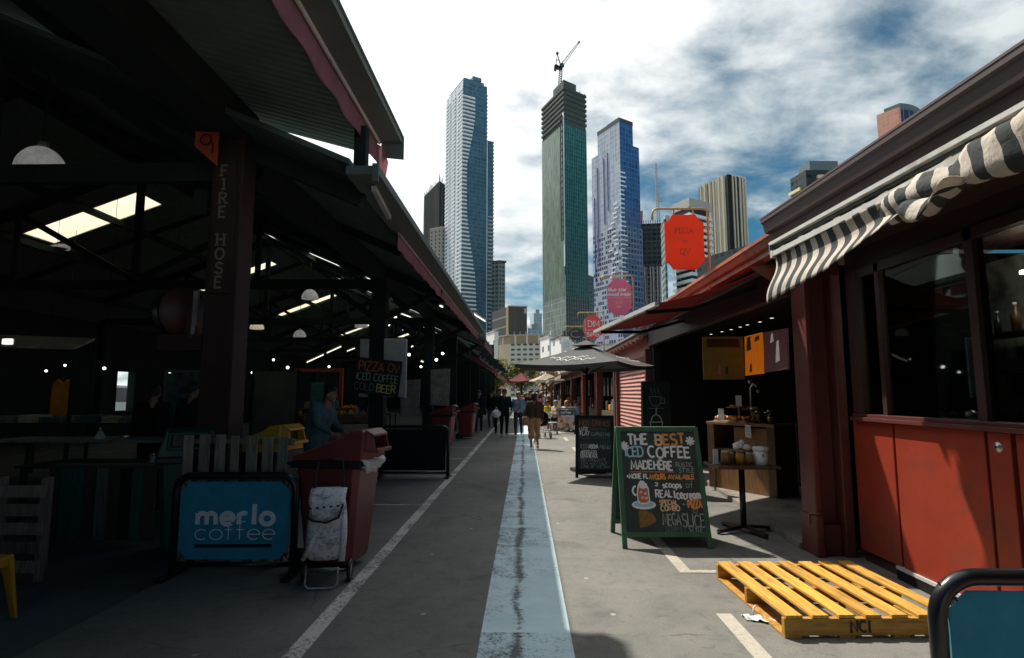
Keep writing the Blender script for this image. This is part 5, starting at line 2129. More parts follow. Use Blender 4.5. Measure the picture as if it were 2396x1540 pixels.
o = mb.build('end_flap', 'rust_paint', aw, True)

# ------------------------------------------------------------------ shutter stall and the stalls beyond
def stall(y0, y1, lab, front, seed, shutter=None):
    rnd = random.Random(seed)
    X = 2.92
    t = thing('market_stall', lab, 'stall', (X, y0, 0), 0, 'stalls along the right of the lane')
    mb = MB()
    mb.box((X + 3, y0, 0), (X + 3.1, y1, 3.0))
    mb.box((X + .1, y1 - .06, 0), (X + 3, y1, 3.0))
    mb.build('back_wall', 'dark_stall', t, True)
    mb = MB()
    mb.add([(2.55, y0, 3.0), (7, y0, 3.7), (7, y1, 3.7), (2.55, y1, 3.0), (2.55, y0, 2.95), (7, y0, 3.65), (7, y1, 3.65), (2.55, y1, 2.95)],
           [(0, 1, 2, 3), (7, 6, 5, 4), (0, 4, 5, 1), (3, 2, 6, 7), (0, 3, 7, 4)])
    mb.build('roof', 'tin_roof', t, True)
    mb = MB()
    mb.box((2.62, y0, 2.86), (2.72, y1, 2.95))
    k = y0 + .3
    while k < y1:
        mb.bar((2.6, k, 2.83), (3.1, k, 2.90), .06, .08)
        k += .55
    mb.build('eave_rafters', 'pink_door', t, True)
    mb = MB()
    mb.box((X, y0, 2.5), (X + .1, y1, 2.88))
    mb.build('lintel', front, t, True)
    for yy in (y0, y1 - .25):
        mb = MB()
        mb.box((X - .06, yy, 0), (X + .2, yy + .25, 2.86))
        mb.build('pillar', 'wine_paint' if shutter else front, t, True)
    if shutter:
        mb = MB()
        mb.box((X + .03, y0 + .25, 0), (X + .08, y1 - .25, 2.5))
        mb.build('roller_shutter', 'shutter', t, True)
        mb = MB()
        mb.box((X - .04, y0 + .25, 2.32), (X + .03, y1 - .25, 2.5))
        mb.build('shutter_box', 'wine_paint', t, True)
    else:
        mb = MB()
        mb.box((X + .1, y0 + .4, 0), (X + .9, y1 - .4, .95))
        mb.build('counter', 'brown_plank', t, True)
        for k in range(5):
            yy = y0 + .6 + k * (y1 - y0 - 1.2) / 5
            mb = MB()
            hh = rnd.uniform(.15, .5)
            mb.box((X + .2, yy, .955), (X + .7, yy + .5, .955 + hh))
            mb.build('goods', rnd.choice(['goods_pale', 'goods_orange', 'goods_teal', 'hose_red', 'cloth_brown']), t, True, bevel=.03)
        for k in range(4):
            yy = y0 + .5 + k * (y1 - y0 - 1) / 4
            mb = MB()
            mb.box((X + .1, yy, 1.5), (X + .16, yy + .35, 2.4 - rnd.uniform(0, .4)))
            mb.build('hanging_goods', rnd.choice(['dark_stall', 'goods_pale', 'cloth_brown', 'dark_stall']), t, True, bevel=.02)
    return t


wave_paint('shutter', (0.50, 0.20, 0.16), (0.20, 0.075, 0.06), 0.105, 2, 0.14, 0.5, bump=0.7, var=0.08)
stall(13.3, 18.4, 'stall closed with a salmon pink roller shutter', 'pink_door', 1, True)
stall(18.6, 23.4, 'open dark stall just beyond the pink roller shutter', 'wine_paint', 2)
stall(23.6, 29, 'open stall with red pillars behind the dark umbrella pole', 'red_paint', 3)
stall(29.2, 36, 'dark open stall under the beige awning far along the lane', 'wine_paint', 4)
stall(36.2, 46, 'farthest open stall visible before the lane end crowd', 'wine_paint', 5)
stall(46.2, 58, 'last stall of the row beside the yellowing tree', 'wine_paint', 6)


def small_awning(p0, p1, drop, out, lab, mat, side=1):
    """sloping cloth along Y between two wall points"""
    p0, p1 = V(p0), V(p1)
    t = thing('shop_awning', lab, 'awning', p0)
    o_ = V((-out * side, 0, -drop))
    mb = MB()
    n = 8
    vs = []
    for i in range(n + 1):
        a = p0.lerp(p1, i / n)
        vs += [a, a + o_ * .5 + V((0, 0, -.04)), a + o_, a + o_ + V((0, 0, -.18 - .03 * (i % 2)))]
    fs = []
    for i in range(n):
        for k in range(3):
            q = 4 * i + k
            fs.append((q, q + 1, q + 5, q + 4))
    mb.add(vs, fs)
    o = mb.build('canopy', mat, t, True)
    m_ = o.modifiers.new('s', 'SOLIDIFY')
    m_.thickness = .012
    mb = MB()
    for a in (p0, p0.lerp(p1, .5), p1):
        mb.bar(a + V((0, 0, -.35)), a + o_ + V((0, 0, -.04)), .03)
    mb.bar(p0 + o_ + V((0, 0, -.02)), p1 + o_ + V((0, 0, -.02)), .035)
    mb.build('support_arm', 'black_metal', t, True)


small_awning((2.6, 24, 2.85), (2.6, 29, 2.85), .42, 1.1, 'beige awning beyond the dark umbrella', 'awning_beige')
small_awning((2.6, 31, 2.85), (2.6, 36, 2.85), .45, 1.3, 'second beige awning farther down the right stalls', 'awning_beige')
small_awning((2.6, 40, 2.9), (2.6, 48, 2.9), .5, 1.5, 'cream awning near the lane end crowd', 'awning_beige')
small_awning((-2.05, 25.2, 3.0), (-2.05, 38, 3.0), .50, .85, 'long salmon pink awning on the left of the lane', 'awning_pink', -1)
small_awning((-1.9, 40, 2.7), (-1.9, 50, 2.7), .35, 1.0, 'short pink awning near the left lane end', 'awning_pink', -1)

# tin roof slopes above the pink awning
mb = MB()
mb.add([(-1.95, 25.1, 3.1), (-2.9, 25.1, 3.4), (-2.9, 40, 3.4), (-1.95, 40, 3.1), (-1.95, 25.1, 3.14), (-2.9, 25.1, 3.44), (-2.9, 40, 3.44), (-1.95, 40, 3.14)],
       [(0, 1, 2, 3), (7, 6, 5, 4), (0, 4, 5, 1), (3, 2, 6, 7), (0, 3, 7, 4)])
mb.build('lean_to_roof', 'plum_roof', shed, True)


# ================================================================== SIGNS ON GOLD BRACKETS
def hanging_sign(xy, Y, w, h, kind, lab, mat, bracket, post_x, post_top, arm_l, name='hanging_sign'):
    """sign centre at pixel xy on the plane Y; bracket post to its right on the stall roof"""
    c = atY(xy[0], xy[1], Y)
    t = thing(name, lab, 'sign', (c.x, c.y, c.z), 0, 'signs on pipe brackets over the right stalls')
    if kind == 'notch':
        q, r = w * .5, h * .5
        k, kk = w * .20, w * .12
        pl = [(-q + k, -r), (q - k, -r), (q - k * .62, -r + kk), (q - kk * .4, -r + k * .9), (q, -r + k), (q, r - k), (q - kk * .4, r - k * .9), (q - k * .62, r - kk),
              (q - k, r), (-q + k, r), (-q + k * .62, r - kk), (-q + kk * .4, r - k * .9), (-q, r - k), (-q, -r + k), (-q + kk * .4, -r + k * .9), (-q + k * .62, -r + kk)]
    elif kind == 'round':
        rr = w / 2
        pl = []
        for i in range(13):
            a = pi * i / 12
            pl.append((rr * cos(a), h / 2 - rr + rr * sin(a)))
        for i in range(13):
            a = pi + pi * i / 12
            pl.append((rr * cos(a), -h / 2 + rr + rr * sin(a)))
    else:
        q, r, k = w / 2, h / 2, w * .29
        pl = [(-q + k, -r), (q - k, -r), (q, -r + k), (q, r - k), (q - k, r), (-q + k, r), (-q, r - k), (-q, -r + k)]
    mb = MB()
    mb.prism([(a, 0, b) for a, b in pl], (0, .03, 0))
    mb.build('panel', mat, t, bevel=.004)
    px = post_x - c.x
    zt = post_top - c.z
    zb = 3.0 - c.z
    xl = arm_l - c.x
    mb = MB()
    R = .07
    pts = [(px, .02, zb), (px, .02, zt - R)] + [(px - R + R * cos(a), .02, zt - R + R * sin(a)) for a in (pi / 6, pi / 3, pi / 2)] + [(xl + R, .02, zt)] + \
          [(xl + R - R * sin(a), .02, zt - R + R * cos(a)) for a in (pi / 6, pi / 3, pi / 2)] + [(xl, .02, zt - .16)]
    mb.tube(pts, .017, 8)
    for xx in (-w * .25, w * .25):
        mb.tube([(xx, .015, h / 2 - .01), (xx, .02, zt)], .012, 6)
    mb.tube([(w / 2 - .01, .015, -h * .28), (px, .02, -h * .28)], .012, 6)
    mb.tube([(w / 2 - .01, .015, h * .25), (px, .02, h * .25)], .012, 6)
    mb.build('bracket', bracket, t)
    return t, c


t, c = hanging_sign((1602, 566), 8.0, .548, .79, 'notch', 'large orange notched sign reading PIZZA at QV', 'sign_orange', 'gold_pipe', 2.60, EYE + (921 - 480) / FPX * 8, (1535 - 1228) / FPX * 8)
mb = MB()
write(mb, 'PIZZA', (0, -.001, .125), (1, 0, 0), (0, 0, 1), .075, .0075, centre=True, serif=.014, gap=.2)
write(mb, 'at', (0, -.001, -.015), (1, 0, 0), (0, 0, 1), .06, .005, centre=True)
write(mb, 'QV', (0, -.001, -.185), (1, 0, 0), (0, 0, 1), .085, .0075, centre=True, serif=.014, gap=.2)
mb.build('lettering', 'ink_brown', t)
t, c = hanging_sign((1449, 695), 13.8, .585, .88, 'oct', 'pink eight sided sign with white lettering', 'sign_pink', 'gold_pipe', 2.62, EYE + (921 - 643) / FPX * 13.8, (1411 - 1228) / FPX * 13.8)
mb = MB()
write(mb, 'blue star', (-.26, -.001, .145), (1, 0, 0), (0, 0, 1), .085, .026, fit=.44)
write(mb, 'mixed trade', (-.27, -.001, .03), (1, 0, 0), (0, 0, 1), .085, .026, fit=.54)
ribbon(mb, [V((-.27, -.001, -.02)), V((.27, -.001, -.02))], .006, V((0, -1, 0)), .001)
mb.build('lettering', 'chalk_white', t)
mb = MB()
write(mb, 'on QV', (-.08, -.001, -.16), (1, 0, 0), (0, 0, 1), .05, .009, fit=.17)
ribbon(mb, [V((-.08, -.001, -.24)), V((.03, -.001, -.24))], .035, V((0, -1, 0)), .001)
mb.build('lettering', 'chalk_cream', t)
t, c = hanging_sign((1387, 766), 19.0, .60, .82, 'round', 'red rounded sign reading DIM above the red awning', 'sign_red', 'gold_pipe', 2.62, EYE + (921 - 731) / FPX * 19, (1353 - 1228) / FPX * 19)
mb = MB()
write(mb, 'DIM', (-.15, -.001, .02), (1, 0, 0), (0, 0, 1), .20, .028, fit=.36)
write(mb, 'SIMS', (-.20, -.001, -.30), (1, 0, 0), (0, 0, 1), .13, .028, fit=.40)
ribbon(mb, [V((-.25, -.001, -.2)), V((-.25, -.001, .26))], .018, V((0, -1, 0)), .001)
ribbon(mb, [V((-.26, -.001, -.09)), V((.25, -.001, -.09))], .014, V((0, -1, 0)), .0016)
mb.build('lettering', 'chalk_white', t)
t, c = hanging_sign((1348, 782), 24.5, .66, .50, 'oct', 'dark hanging sign left of the red one', 'sign_dark', 'gold_pipe', 2.62, EYE + (921 - 764) / FPX * 24.5, (1323 - 1228) / FPX * 24.5)
mb = MB()
ribbon(mb, [V((.22 * cos(a), -.001, .14 * sin(a))) for a in [i * pi / 8 for i in range(3, 15)]], .03, V((0, -1, 0)), .001)
mb.build('emblem', 'pale_grey', t)
t, c = hanging_sign((1328, 808), 31, .70, .62, 'oct', 'white hanging sign farthest along the lane', 'plastic_white', 'white_metal', 2.72, EYE + (921 - 789) / FPX * 31, (1309 - 1228) / FPX * 31)
mb = MB()
write(mb, 'O', (0, -.001, -.1), (1, 0, 0), (0, 0, 1), .24, .03, centre=True)
mb.build('emblem', 'pale_grey', t)


# ================================================================== DARK UMBRELLA
def umbrella(x, y, zt, ze, r, lab, mat, rz, text=False, n=4):
    t = thing('market_umbrella', lab, 'umbrella', (x, y, 0), rz)
    mb = MB()
    K = 10
    vs, fs = [], []
    for i in range(n):
        a0, a1 = 2 * pi * i / n, 2 * pi * (i + 1) / n
        for s in range(K + 1):
            for q in range(7):
                tt = q / 6
                p0 = V((cos(a0), sin(a0), 0)).lerp(V((cos(a1), sin(a1), 0)), s / K) * (r * tt)
                sag = .05 * sin(pi * s / K) * tt + .03 * sin(pi * tt)
                vs.append((p0.x, p0.y, zt + (ze - zt) * tt - sag))
        b = i * (K + 1) * 7
        for s in range(K):
            for q in range(6):
                k = b + s * 7 + q
                fs.append((k, k + 1, k + 8, k + 7))
    mb.add(vs, fs)
    o = mb.build('canopy', mat, t)
    m_ = o.modifiers.new('s', 'SOLIDIFY')
    m_.thickness = .006
    mb = MB()
    for i in range(n):
        a0, a1 = 2 * pi * i / n, 2 * pi * (i + 1) / n
        P0, P1 = V((cos(a0) * r, sin(a0) * r, ze)), V((cos(a1) * r, sin(a1) * r, ze))
        for s in range(8):
            q0, q1 = P0.lerp(P1, s / 8), P0.lerp(P1, (s + 1) / 8)
            d0, d1 = .05 * sin(pi * s / 8), .05 * sin(pi * (s + 1) / 8)
            mb.add([q0 - V((0, 0, d0)), q1 - V((0, 0, d1)), q1 - V((0, 0, .07 + d1)), q0 - V((0, 0, .07 + d0))], [(0, 1, 2, 3)])
    mb.build('edge_band', mat, t)
    mb = MB()
    mb.tube([(0, 0, 0), (0, 0, zt - .02)], .032, 10)
    mb.lathe([(.001, zt + .07), (.03, zt + .06), (.04, zt - .03)], n=10)
    mb.build('pole', 'black_metal', t)
    for i in range(n):
        a = 2 * pi * i / n
        mb = MB()
        mb.bar((0, 0, zt - .06), (cos(a) * r * .98, sin(a) * r * .98, ze - .035), .022, .03)
        mb.bar((0, 0, zt - .62), (cos(a) * r * .5, sin(a) * r * .5, (zt + ze) / 2 - .05), .018, .022)
        mb.build('rib', 'black_metal', t)
    mb = MB()
    mb.box((-.3, -.3, 0), (.3, .3, .07))
    mb.tube([(0, 0, .07), (0, 0, .4)], .045, 10)
    mb.build('base', 'black_metal', t, bevel=.02)
    return t


um = umbrella(1.30, 12.15, 2.62, 2.20, 1.56, 'large dark grey market umbrella with white script on it', 'umbrella_cloth', radians(-75))
# small canopy vent and printed script on the two facing panels
mb = MB()
for i in range(4):
    a0, a1 = pi / 2 * i, pi / 2 * (i + 1)
    mb.add([(0, 0, 2.72), (cos(a0) * .34, sin(a0) * .34, 2.60), (cos(a1) * .34, sin(a1) * .34, 2.60)], [(0, 1, 2)])
o = mb.build('vent_cap', 'umbrella_cloth', um)
m_ = o.modifiers.new('s', 'SOLIDIFY')
m_.thickness = .006
mb = MB()
rnd = random.Random(4)
for i in (3, 0):
    a0, a1 = pi / 2 * i, pi / 2 * (i + 1)
    P0, P1, T = V((cos(a0) * 1.56, sin(a0) * 1.56, 2.20)), V((cos(a1) * 1.56, sin(a1) * 1.56, 2.20)), V((0, 0, 2.62))
    right = (P1 - P0).normalized()
    m0 = (P0 + P1) / 2
    up = (T - m0).normalized()
    nn = right.cross(up).normalized()
    for k in range(2):
        o_ = m0 + up * (.12 + .15 * (1 - k)) - right * (.42 - .2 * k)
        pts = []
        for s in range(26):
            u = s / 25
            pts.append(o_ + right * (u * .8) + up * (.038 * sin(s * 1.3) + .03 * sin(s * .6) + .05 * u))
        ribbon(mb, pts, .014, nn, .012)
mb.build('script', 'chalk_white', um)
umbrella(-0.25, 44, 3.2, 2.55, 1.1, 'wine red umbrella farther down the lane', 'umbrella_wine', radians(20))
umbrella(1.4, 37, 2.9, 2.45, 1.3, 'beige umbrella over the far cafe seats', 'awning_beige', radians(60))

# ================================================================== A-FRAME BOARDS
def a_board(name, lab, loc, rz, w, hgt, lean, frame, face, fr=.04, taper=0.0):
    """front panel leans back by `lean` metres over its height; local origin under the front bottom edge centre"""
    t = thing(name, lab, 'sign board', loc, rz)
    L = math.hypot(hgt, lean)
    tilt = math.atan2(lean, hgt)
    # local panel frame: x right, s along the panel
    front = Matrix.Rotation(-tilt, 4, 'X')
    back = Matrix.Translation((0, 2 * lean + .06, 0)) @ Matrix.Rotation(tilt, 4, 'X')
    for q, M in enumerate((front, back)):
        s = -1 if q == 0 else 1
        mb = MB(M)
        z0, z1 = .09 * L, L
        wt = w / 2 - taper
        for sx in (-1, 1):
            mb.bar((sx * (w / 2 - fr / 2), 0, 0), (sx * (wt - fr / 2), 0, L), fr, .035, up=(0, 1, 0))
        mb.bar((-(w / 2 - fr), 0, z0 + fr / 2), (w / 2 - fr, 0, z0 + fr / 2), .033, fr)
        mb.bar((-(wt - fr), 0, L - fr / 2), (wt - fr, 0, L - fr / 2), .033, fr)
        mb.build('frame', frame, t)
        mb = MB(M)
        mb.prism([(-(w / 2 - fr), s * .008, z0 + fr), (w / 2 - fr, s * .008, z0 + fr), (wt - fr, s * .008, L - fr), (-(wt - fr), s * .008, L - fr)] if s < 0 else
                 [(w / 2 - fr, s * .008, z0 + fr), (-(w / 2 - fr), s * .008, z0 + fr), (-(wt - fr), s * .008, L - fr), (wt - fr, s * .008, L - fr)], (0, -s * .014, 0))
        mb.build('panel', face, t)
    return t, front, L


RT, UPV = (1, 0, 0), (0, 0, 1)
t, M, L = a_board('chalkboard', 'green framed chalkboard advertising the best iced coffee', (1.478, 6.24, 0), radians(1.5), .935, 1.225, .33, 'board_green', 'board_slate', .05, taper=.012)
mb = MB(M)      # slots: 0 white 1 blue 2 orange 3 cream 4 grey 5 dim 6 brown 7 red
yo = -.0085
# board spans x -.40..+.40 and s .15..1.24
X0, X1, SB_, ST_ = -.415, .415, .16, L - .055


def bp(u, v):
    return (X0 + (X1 - X0) * u, yo, SB_ + (ST_ - SB_) * v)


def W(txt, u, v, u1, size, sw, mi, jit=.06, slope=0.0, gap=.16):
    p = bp(u, v)
    write(mb, txt, p, RT, UPV, size, sw, mi, fit=(u1 - u) * (X1 - X0), jit=jit, slope=slope, gap=gap)


def star(u, v, r, mi):
    p = V(bp(u, v))
    for k in range(4):
        a = pi * k / 4
        d = V((cos(a), 0, sin(a))) * r
        ZL[0] = (ZL[0] + 1) % 7
        ribbon(mb, [p - d, p + d], r * .42, V((0, -1, 0)), .001 + ZL[0] * .0003, mi)


star(.045, .855, .050, 0)
star(.93, .905, .050, 0)
W('THE', .10, .868, .36, .112, .024, 0)
W('B', .47, .870, .55, .112, .024, 3)
W('EST', .575, .870, .86, .112, .024, 2)
W('ICED', .055, .745, .29, .105, .019, 1, gap=.1)
W('COFFEE', .36, .735, .91, .112, .022, 0)
W('MADE', .12, .615, .40, .088, .019, 0)
W('HERE', .42, .610, .66, .092, .020, 0)
ribbon(mb, [V(bp(.10, .588)), V(bp(.40, .588)), V(bp(.68, .585))], .012, V((0, -1, 0)), .001, 7)
W('RUSTIC', .71, .635, .93, .05, .008, 4)
W('STYLE', .74, .580, .94, .045, .007, 4)
W('+MORE', .05, .520, .24, .048, .012, 0)
W('FL', .27, .520, .33, .048, .012, 0)
W('AVOURS', .345, .515, .555, .052, .014, 2)
W('AVAILABLE', .59, .515, .93, .044, .012, 2)
W('2', .41, .448, .45, .035, .010, 0)
W('scoops', .51, .430, .75, .066, .013, 0)
W('of', .81, .430, .90, .066, .008, 4)
W('REAL', .41, .335, .62, .075, .015, 0)
W('I', .645, .325, .665, .08, .018, 0)
W('cecream', .68, .322, .98, .095, .018, 0, slope=-.02)
W('SPECIAL', .45, .262, .68, .046, .012, 3)
W('COMBO', .46, .205, .70, .050, .013, 3)
W('+-', .74, .245, .81, .045, .008, 4)
W('PIZZA', .815, .230, .99, .078, .018, 2)
W('12', .86, .18, .93, .035, .007, 4)
W('MEGA', .47, .065, .70, .115, .014, 4)
W('SLICE', .72, .055, 1.0, .125, .014, 4)
W('GOURMET', .50, .005, .755, .052, .007, 5)
W('STYLE', .79, .003, .965, .052, .009, 4)
for k, (u0, u1, v) in enumerate(((.1, .35, .715), (.42, .55, .712), (.62, .86, .71))):
    ribbon(mb, [V(bp(u0 + (u1 - u0) * i / 8, v + .006 * sin(i))) for i in range(9)], .005, V((0, -1, 0)), .001, 5)


def blob(pts, mi, dz):
    pts = [V(p) + V((0, -dz, 0)) for p in pts]
    mb.add(pts, [tuple(range(len(pts)))], mi)


# iced drink: saucer, glass, drink, ice
blob([bp(.245 + .155 * cos(a), .262 + .045 * sin(a)) for a in [i * pi / 10 for i in range(20)]], 8, .0012)
blob([bp(.245 + .13 * cos(a), .268 + .03 * sin(a)) for a in [i * pi / 10 for i in range(20)]], 1, .0016)
ribbon(mb, [V(bp(.16 - .045 * sin(a), .40 + .045 * cos(a))) for a in [i * pi / 8 for i in range(9)]], .02, V((0, -1, 0)), .0015, 0)
blob([bp(u, v) for u, v in ((.17, .29), (.20, .27), (.29, .27), (.33, .30), (.325, .42), (.30, .47), (.26, .50), (.22, .50), (.185, .46), (.165, .38))], 0, .002)
blob([bp(u, v) for u, v in ((.185, .30), (.21, .283), (.285, .283), (.315, .305), (.31, .41), (.285, .45), (.24, .46), (.20, .44), (.18, .38))], 7, .0024)
blob([bp(u, v) for u, v in ((.205, .43), (.25, .415), (.30, .43), (.285, .47), (.26, .492), (.225, .49))], 0, .0028)
for (u, v) in ((.22, .385), (.275, .37), (.235, .33), (.285, .325)):
    blob([bp(u - .02, v - .012), bp(u + .022, v - .008), bp(u + .018, v + .015), bp(u - .016, v + .012)], 3, .0029)
# pizza slice
blob([bp(u, v) for u, v in ((.175, .04), (.30, .065), (.385, .105), (.39, .125), (.35, .175), (.28, .205), (.20, .21), (.17, .20))], 6, .0014)
for (u, v) in ((.24, .16), (.30, .12), (.22, .09), (.33, .15), (.27, .19)):
    blob([bp(u + .018 * cos(a), v + .011 * sin(a)) for a in [i * pi / 4 for i in range(8)]], 9, .0018)
mb.build('lettering', ['chalk_white', 'chalk_blue', 'chalk_orange', 'chalk_cream', 'chalk_grey', 'chalk_dim', 'pizza_brown', 'drink_red', 'letter_silver', 'chalk_rust'], t)

t, M, L = a_board('menu_board', 'black chalk menu board listing hot drinks behind the green board', (1.33, 11.25, 0), radians(-9), .74, 1.17, .22, 'board_black', 'board_slate', .055)
mb = MB(M)
X0, X1, SB_, ST_ = -.31, .31, .17, L - .07
yo = -.0085
W('HOT DRINKS', .04, .86, .97, .10, .017, 6)
W('LATTE', .03, .755, .30, .075, .014, 0)
W('ESPRESSO', .34, .76, .86, .055, .007, 5)
W('FLAT', .05, .665, .34, .07, .016, 0)
W('CAPPUCCINO', .40, .66, .97, .06, .012, 4)
W('PICCOLO MACCHIATO', .05, .60, .97, .045, .006, 5)
W('CHAI LATTE', .06, .49, .90, .045, .006, 5)
W('ICED', .06, .41, .28, .07, .012, 4)
W('MOCHA', .32, .405, .60, .075, .020, 0)
W('MENU', .66, .40, .97, .07, .014, 4)
W('AFFOGATO', .07, .295, .55, .065, .015, 0)
W('LONG BLACK', .07, .225, .58, .065, .016, 0)
W('HOT CHOCOLATE', .08, .155, .84, .055, .008, 4)
W('TEA AND MILK', .06, .085, .88, .055, .007, 4)
W('CAKE OF THE DAY', .08, .02, .95, .05, .007, 4)
mb.build('lettering', ['chalk_white', 'chalk_blue', 'chalk_orange', 'chalk_cream', 'chalk_grey', 'chalk_dim', 'chalk_rust'], t)

t, M, L = a_board('drink_board', 'tall black board with a chalk coffee cup and iced drink', (2.18, 9.6, 0), radians(-4), .46, 1.80, .20, 'board_black', 'board_black', .03)
mb = MB(M)
X0, X1, SB_, ST_ = -.2, .2, .2, L - .05
cup = lambda *p: [V(bp(u, v)) for u, v in p]
NN = V((0, -1, 0))
ribbon(mb, cup((.22, .87), (.28, .80), (.40, .77), (.55, .77), (.66, .80), (.72, .87), (.22, .87)), .012, NN, .001, 5)
ribbon(mb, cup((.70, .85), (.85, .85), (.84, .80), (.68, .80)), .012, NN, .0014, 5)
ribbon(mb, cup((.15, .745), (.80, .745)), .010, NN, .001, 5)
for k in range(3):
    ribbon(mb, cup(*[(.32 + .14 * k + .03 * sin(i), .90 + .01 * i) for i in range(7)]), .008, NN, .001, 5)
ribbon(mb, cup((.22, .60), (.30, .42), (.34, .36), (.58, .36), (.62, .42), (.72, .60), (.22, .60)), .018, NN, .001, 4)
ribbon(mb, cup((.25, .61), (.33, .66), (.47, .68), (.62, .66), (.70, .61)), .018, NN, .0014, 4)
ribbon(mb, cup((.47, .68), (.50, .75)), .018, NN, .0018, 4)
ribbon(mb, cup((.36, .56), (.42, .50), (.50, .56), (.56, .50), (.60, .56)), .014, NN, .001, 4)
ribbon(mb, cup((.38, .46), (.46, .42), (.56, .46)), .014, NN, .001, 4)
ribbon(mb, cup((.44, .30), (.50, .22), (.40, .20)), .010, NN, .001, 5)
mb.build('drawing', ['chalk_white', 'chalk_blue', 'chalk_orange', 'chalk_cream', 'chalk_grey', 'chalk_dim'], t)

# pizza board hung on the second shed column with a white panel behind it
c = atY(890, 860, 11.75)
t = thing('notice_board', 'grey white notice panel on the second shed column', 'panel', (c.x, 11.93, c.z))
mb = MB()
mb.box((-.48, 0, -.60), (-.30, .03, .60))
mb.box((.02, 0, -.60), (.47, .03, .58))
mb.build('sheet', 'pale_grey', t)
mb = MB()
mb.box((.47, -.01, -.62), (.50, .04, .60))
mb.box((.02, -.008, .58), (.47, .038, .61))
mb.build('edge_strip', 'white_metal', t)
c = atY(883, 882, 11.6)
xf = Matrix.Rotation(radians(6), 4, 'Y')
t = thing('pizza_board', 'tilted black board handwritten with pizza, iced coffee, cold beer', 'sign board', c)
mb = MB(xf)
mb.box((-.47, 0, -.36), (.47, .025, .36))
mb.build('panel', 'board_black', t, bevel=.006)
mb = MB(xf)
X0, X1, SB_, ST_ = -.44, .44, -.34, .34
yo = -.001
W('PIZZA', .05, .66, .62, .18, .026, 0)
W('OV', .72, .67, .98, .16, .020, 1)
W('ICED COFFEE', .02, .37, .98, .14, .015, 2)
W('COLD', .0, .07, .45, .14, .016, 3)
W('BEER', .52, .06, .95, .15, .022, 4)
mb.build('lettering', ['chalk_rust', 'chalk_rust', 'chalk_grey', 'chalk_dim', 'chalk_yellow'], t)


# ================================================================== CAFE BARRIERS
def barrier(lab, loc, rz, w, h, R, panel, ch, kind='cafe_barrier', rt=.033, cols=True):
    t = thing(kind, lab, 'barrier', loc, rz)
    mb = MB()
    x0, x1 = -w / 2, w / 2
    pts = [(x0, 0, .05)]
    for i in range(9):
        a = pi - pi / 2 * i / 8
        pts.append((x0 + R + R * cos(a), 0, h - rt - R + R * sin(a)))
    for i in range(9):
        a = pi / 2 - pi / 2 * i / 8
        pts.append((x1 - R + R * cos(a), 0, h - rt - R + R * sin(a)))
    pts.append((x1, 0, .05))
    mb.tube(pts, rt, 14)
    mb.tube([(x0, 0, .10), (x1, 0, .10)], rt * .7, 10)
    mb.build('tube_frame', 'tube_black', t)
    for x in (x0, x1):
        mb = MB()
        mb.bar((x, -.20, .02), (x, .20, .02), .07, .035)
        mb.tube([(x, 0, .02), (x, 0, .10)], rt, 10)
        mb.build('foot', 'black_metal', t)
    mb = MB()
    e = rt + .012
    a0, a1, b0, b1 = x0 + e, x1 - e, .145, h - 2 * rt - .02
    pl = [(a0 + ch, b0), (a1 - ch, b0), (a1, b0 + ch), (a1, b1 - ch), (a1 - ch, b1), (a0 + ch, b1), (a0, b1 - ch), (a0, b0 + ch)]
    mb.prism([(x, -.006, z) for x, z in pl], (0, .012, 0))
    mb.build('panel', panel, t)
    mb = MB()
    for x, z in ((a0 + ch / 2, b0 + ch / 2), (a1 - ch / 2, b0 + ch / 2), (a1 - ch / 2, b1 - ch / 2), (a0 + ch / 2, b1 - ch / 2)):
        q = V((x, 0, z))
        out = V((1 if x > 0 else -1, 0, 1 if z > h / 2 else -1)) * .07
        mb.tube([q, q + out], .004, 5)
    mb.build('tie', 'matte_black', t)
    return t


t = barrier('blue barrier lettered merlo coffee under the shed edge', (-2.585, 5.24, 0), radians(2), 1.06, .90, .13, 'blue_vinyl', .085)
mb = MB()
write(mb, 'merlo', (-.325, -.007, .445), RT, UPV, .175, .041, 0, wide=1.5, fit=.67, gap=.36)
write(mb, 'coffee', (-.34, -.007, .315), RT, UPV, .155, .0085, 1, wide=1.35, fit=.70)
mb.build('lettering', ['letter_silver', 'letter_silver'], t)
mb = MB()
mb.box((-.34, -.008, .245), (.34, -.0065, .275))
mb.build('small_print', 'cloth_navy', t)

cb = atX(2182, 1430, 1.70)
t = barrier('blue barrier at the bottom right with a small white sticker', (1.70 + .535, 2.44, 0), radians(0), 1.20, .905, .16, 'blue_vinyl', .075)
mb = MB()
mb.add([(x - .055, -.0075, z) for x, z in ((-.155, .765), (-.107, .765), (-.117, .81), (-.170, .81))], [(0, 1, 2, 3)])
mb.build('sticker', 'paper', t)
mb = MB()
for k in range(2):
    mb.add([(x - .055, -.0082, z) for x, z in ((-.150 + .022 * k, .782), (-.138 + .022 * k, .782), (-.139 + .022 * k, .787), (-.152 + .022 * k, .787))], [(0, 1, 2, 3)])
mb.add([(x - .055, -.0082, z) for x, z in ((-.165, .799), (-.117, .799), (-.119, .803), (-.167, .803))], [(0, 1, 2, 3)])
mb.build('sticker_print', 'ink_black', t)

t = barrier('plain black barrier between the first two shed columns', (-2.12, 11.2, 0), 0, 1.30, 1.0, .12, 'matte_black', .02)
t = barrier('small cafe barrier printed with bright food pictures', (1.66, 23.6, 0), radians(-8), .72, 1.02, .08, 'food_print', .02, rt=.022)
mb = MB()
mb.box((-.31, -.012, .74), (.31, -.0075, .95))
mb.build('title_band', 'print_band', t)
mb = MB()
write(mb, 'coffee', (-.2, -.0125, .80), RT, UPV, .11, .02, fit=.4)
mb.build('lettering', 'chalk_white', t)


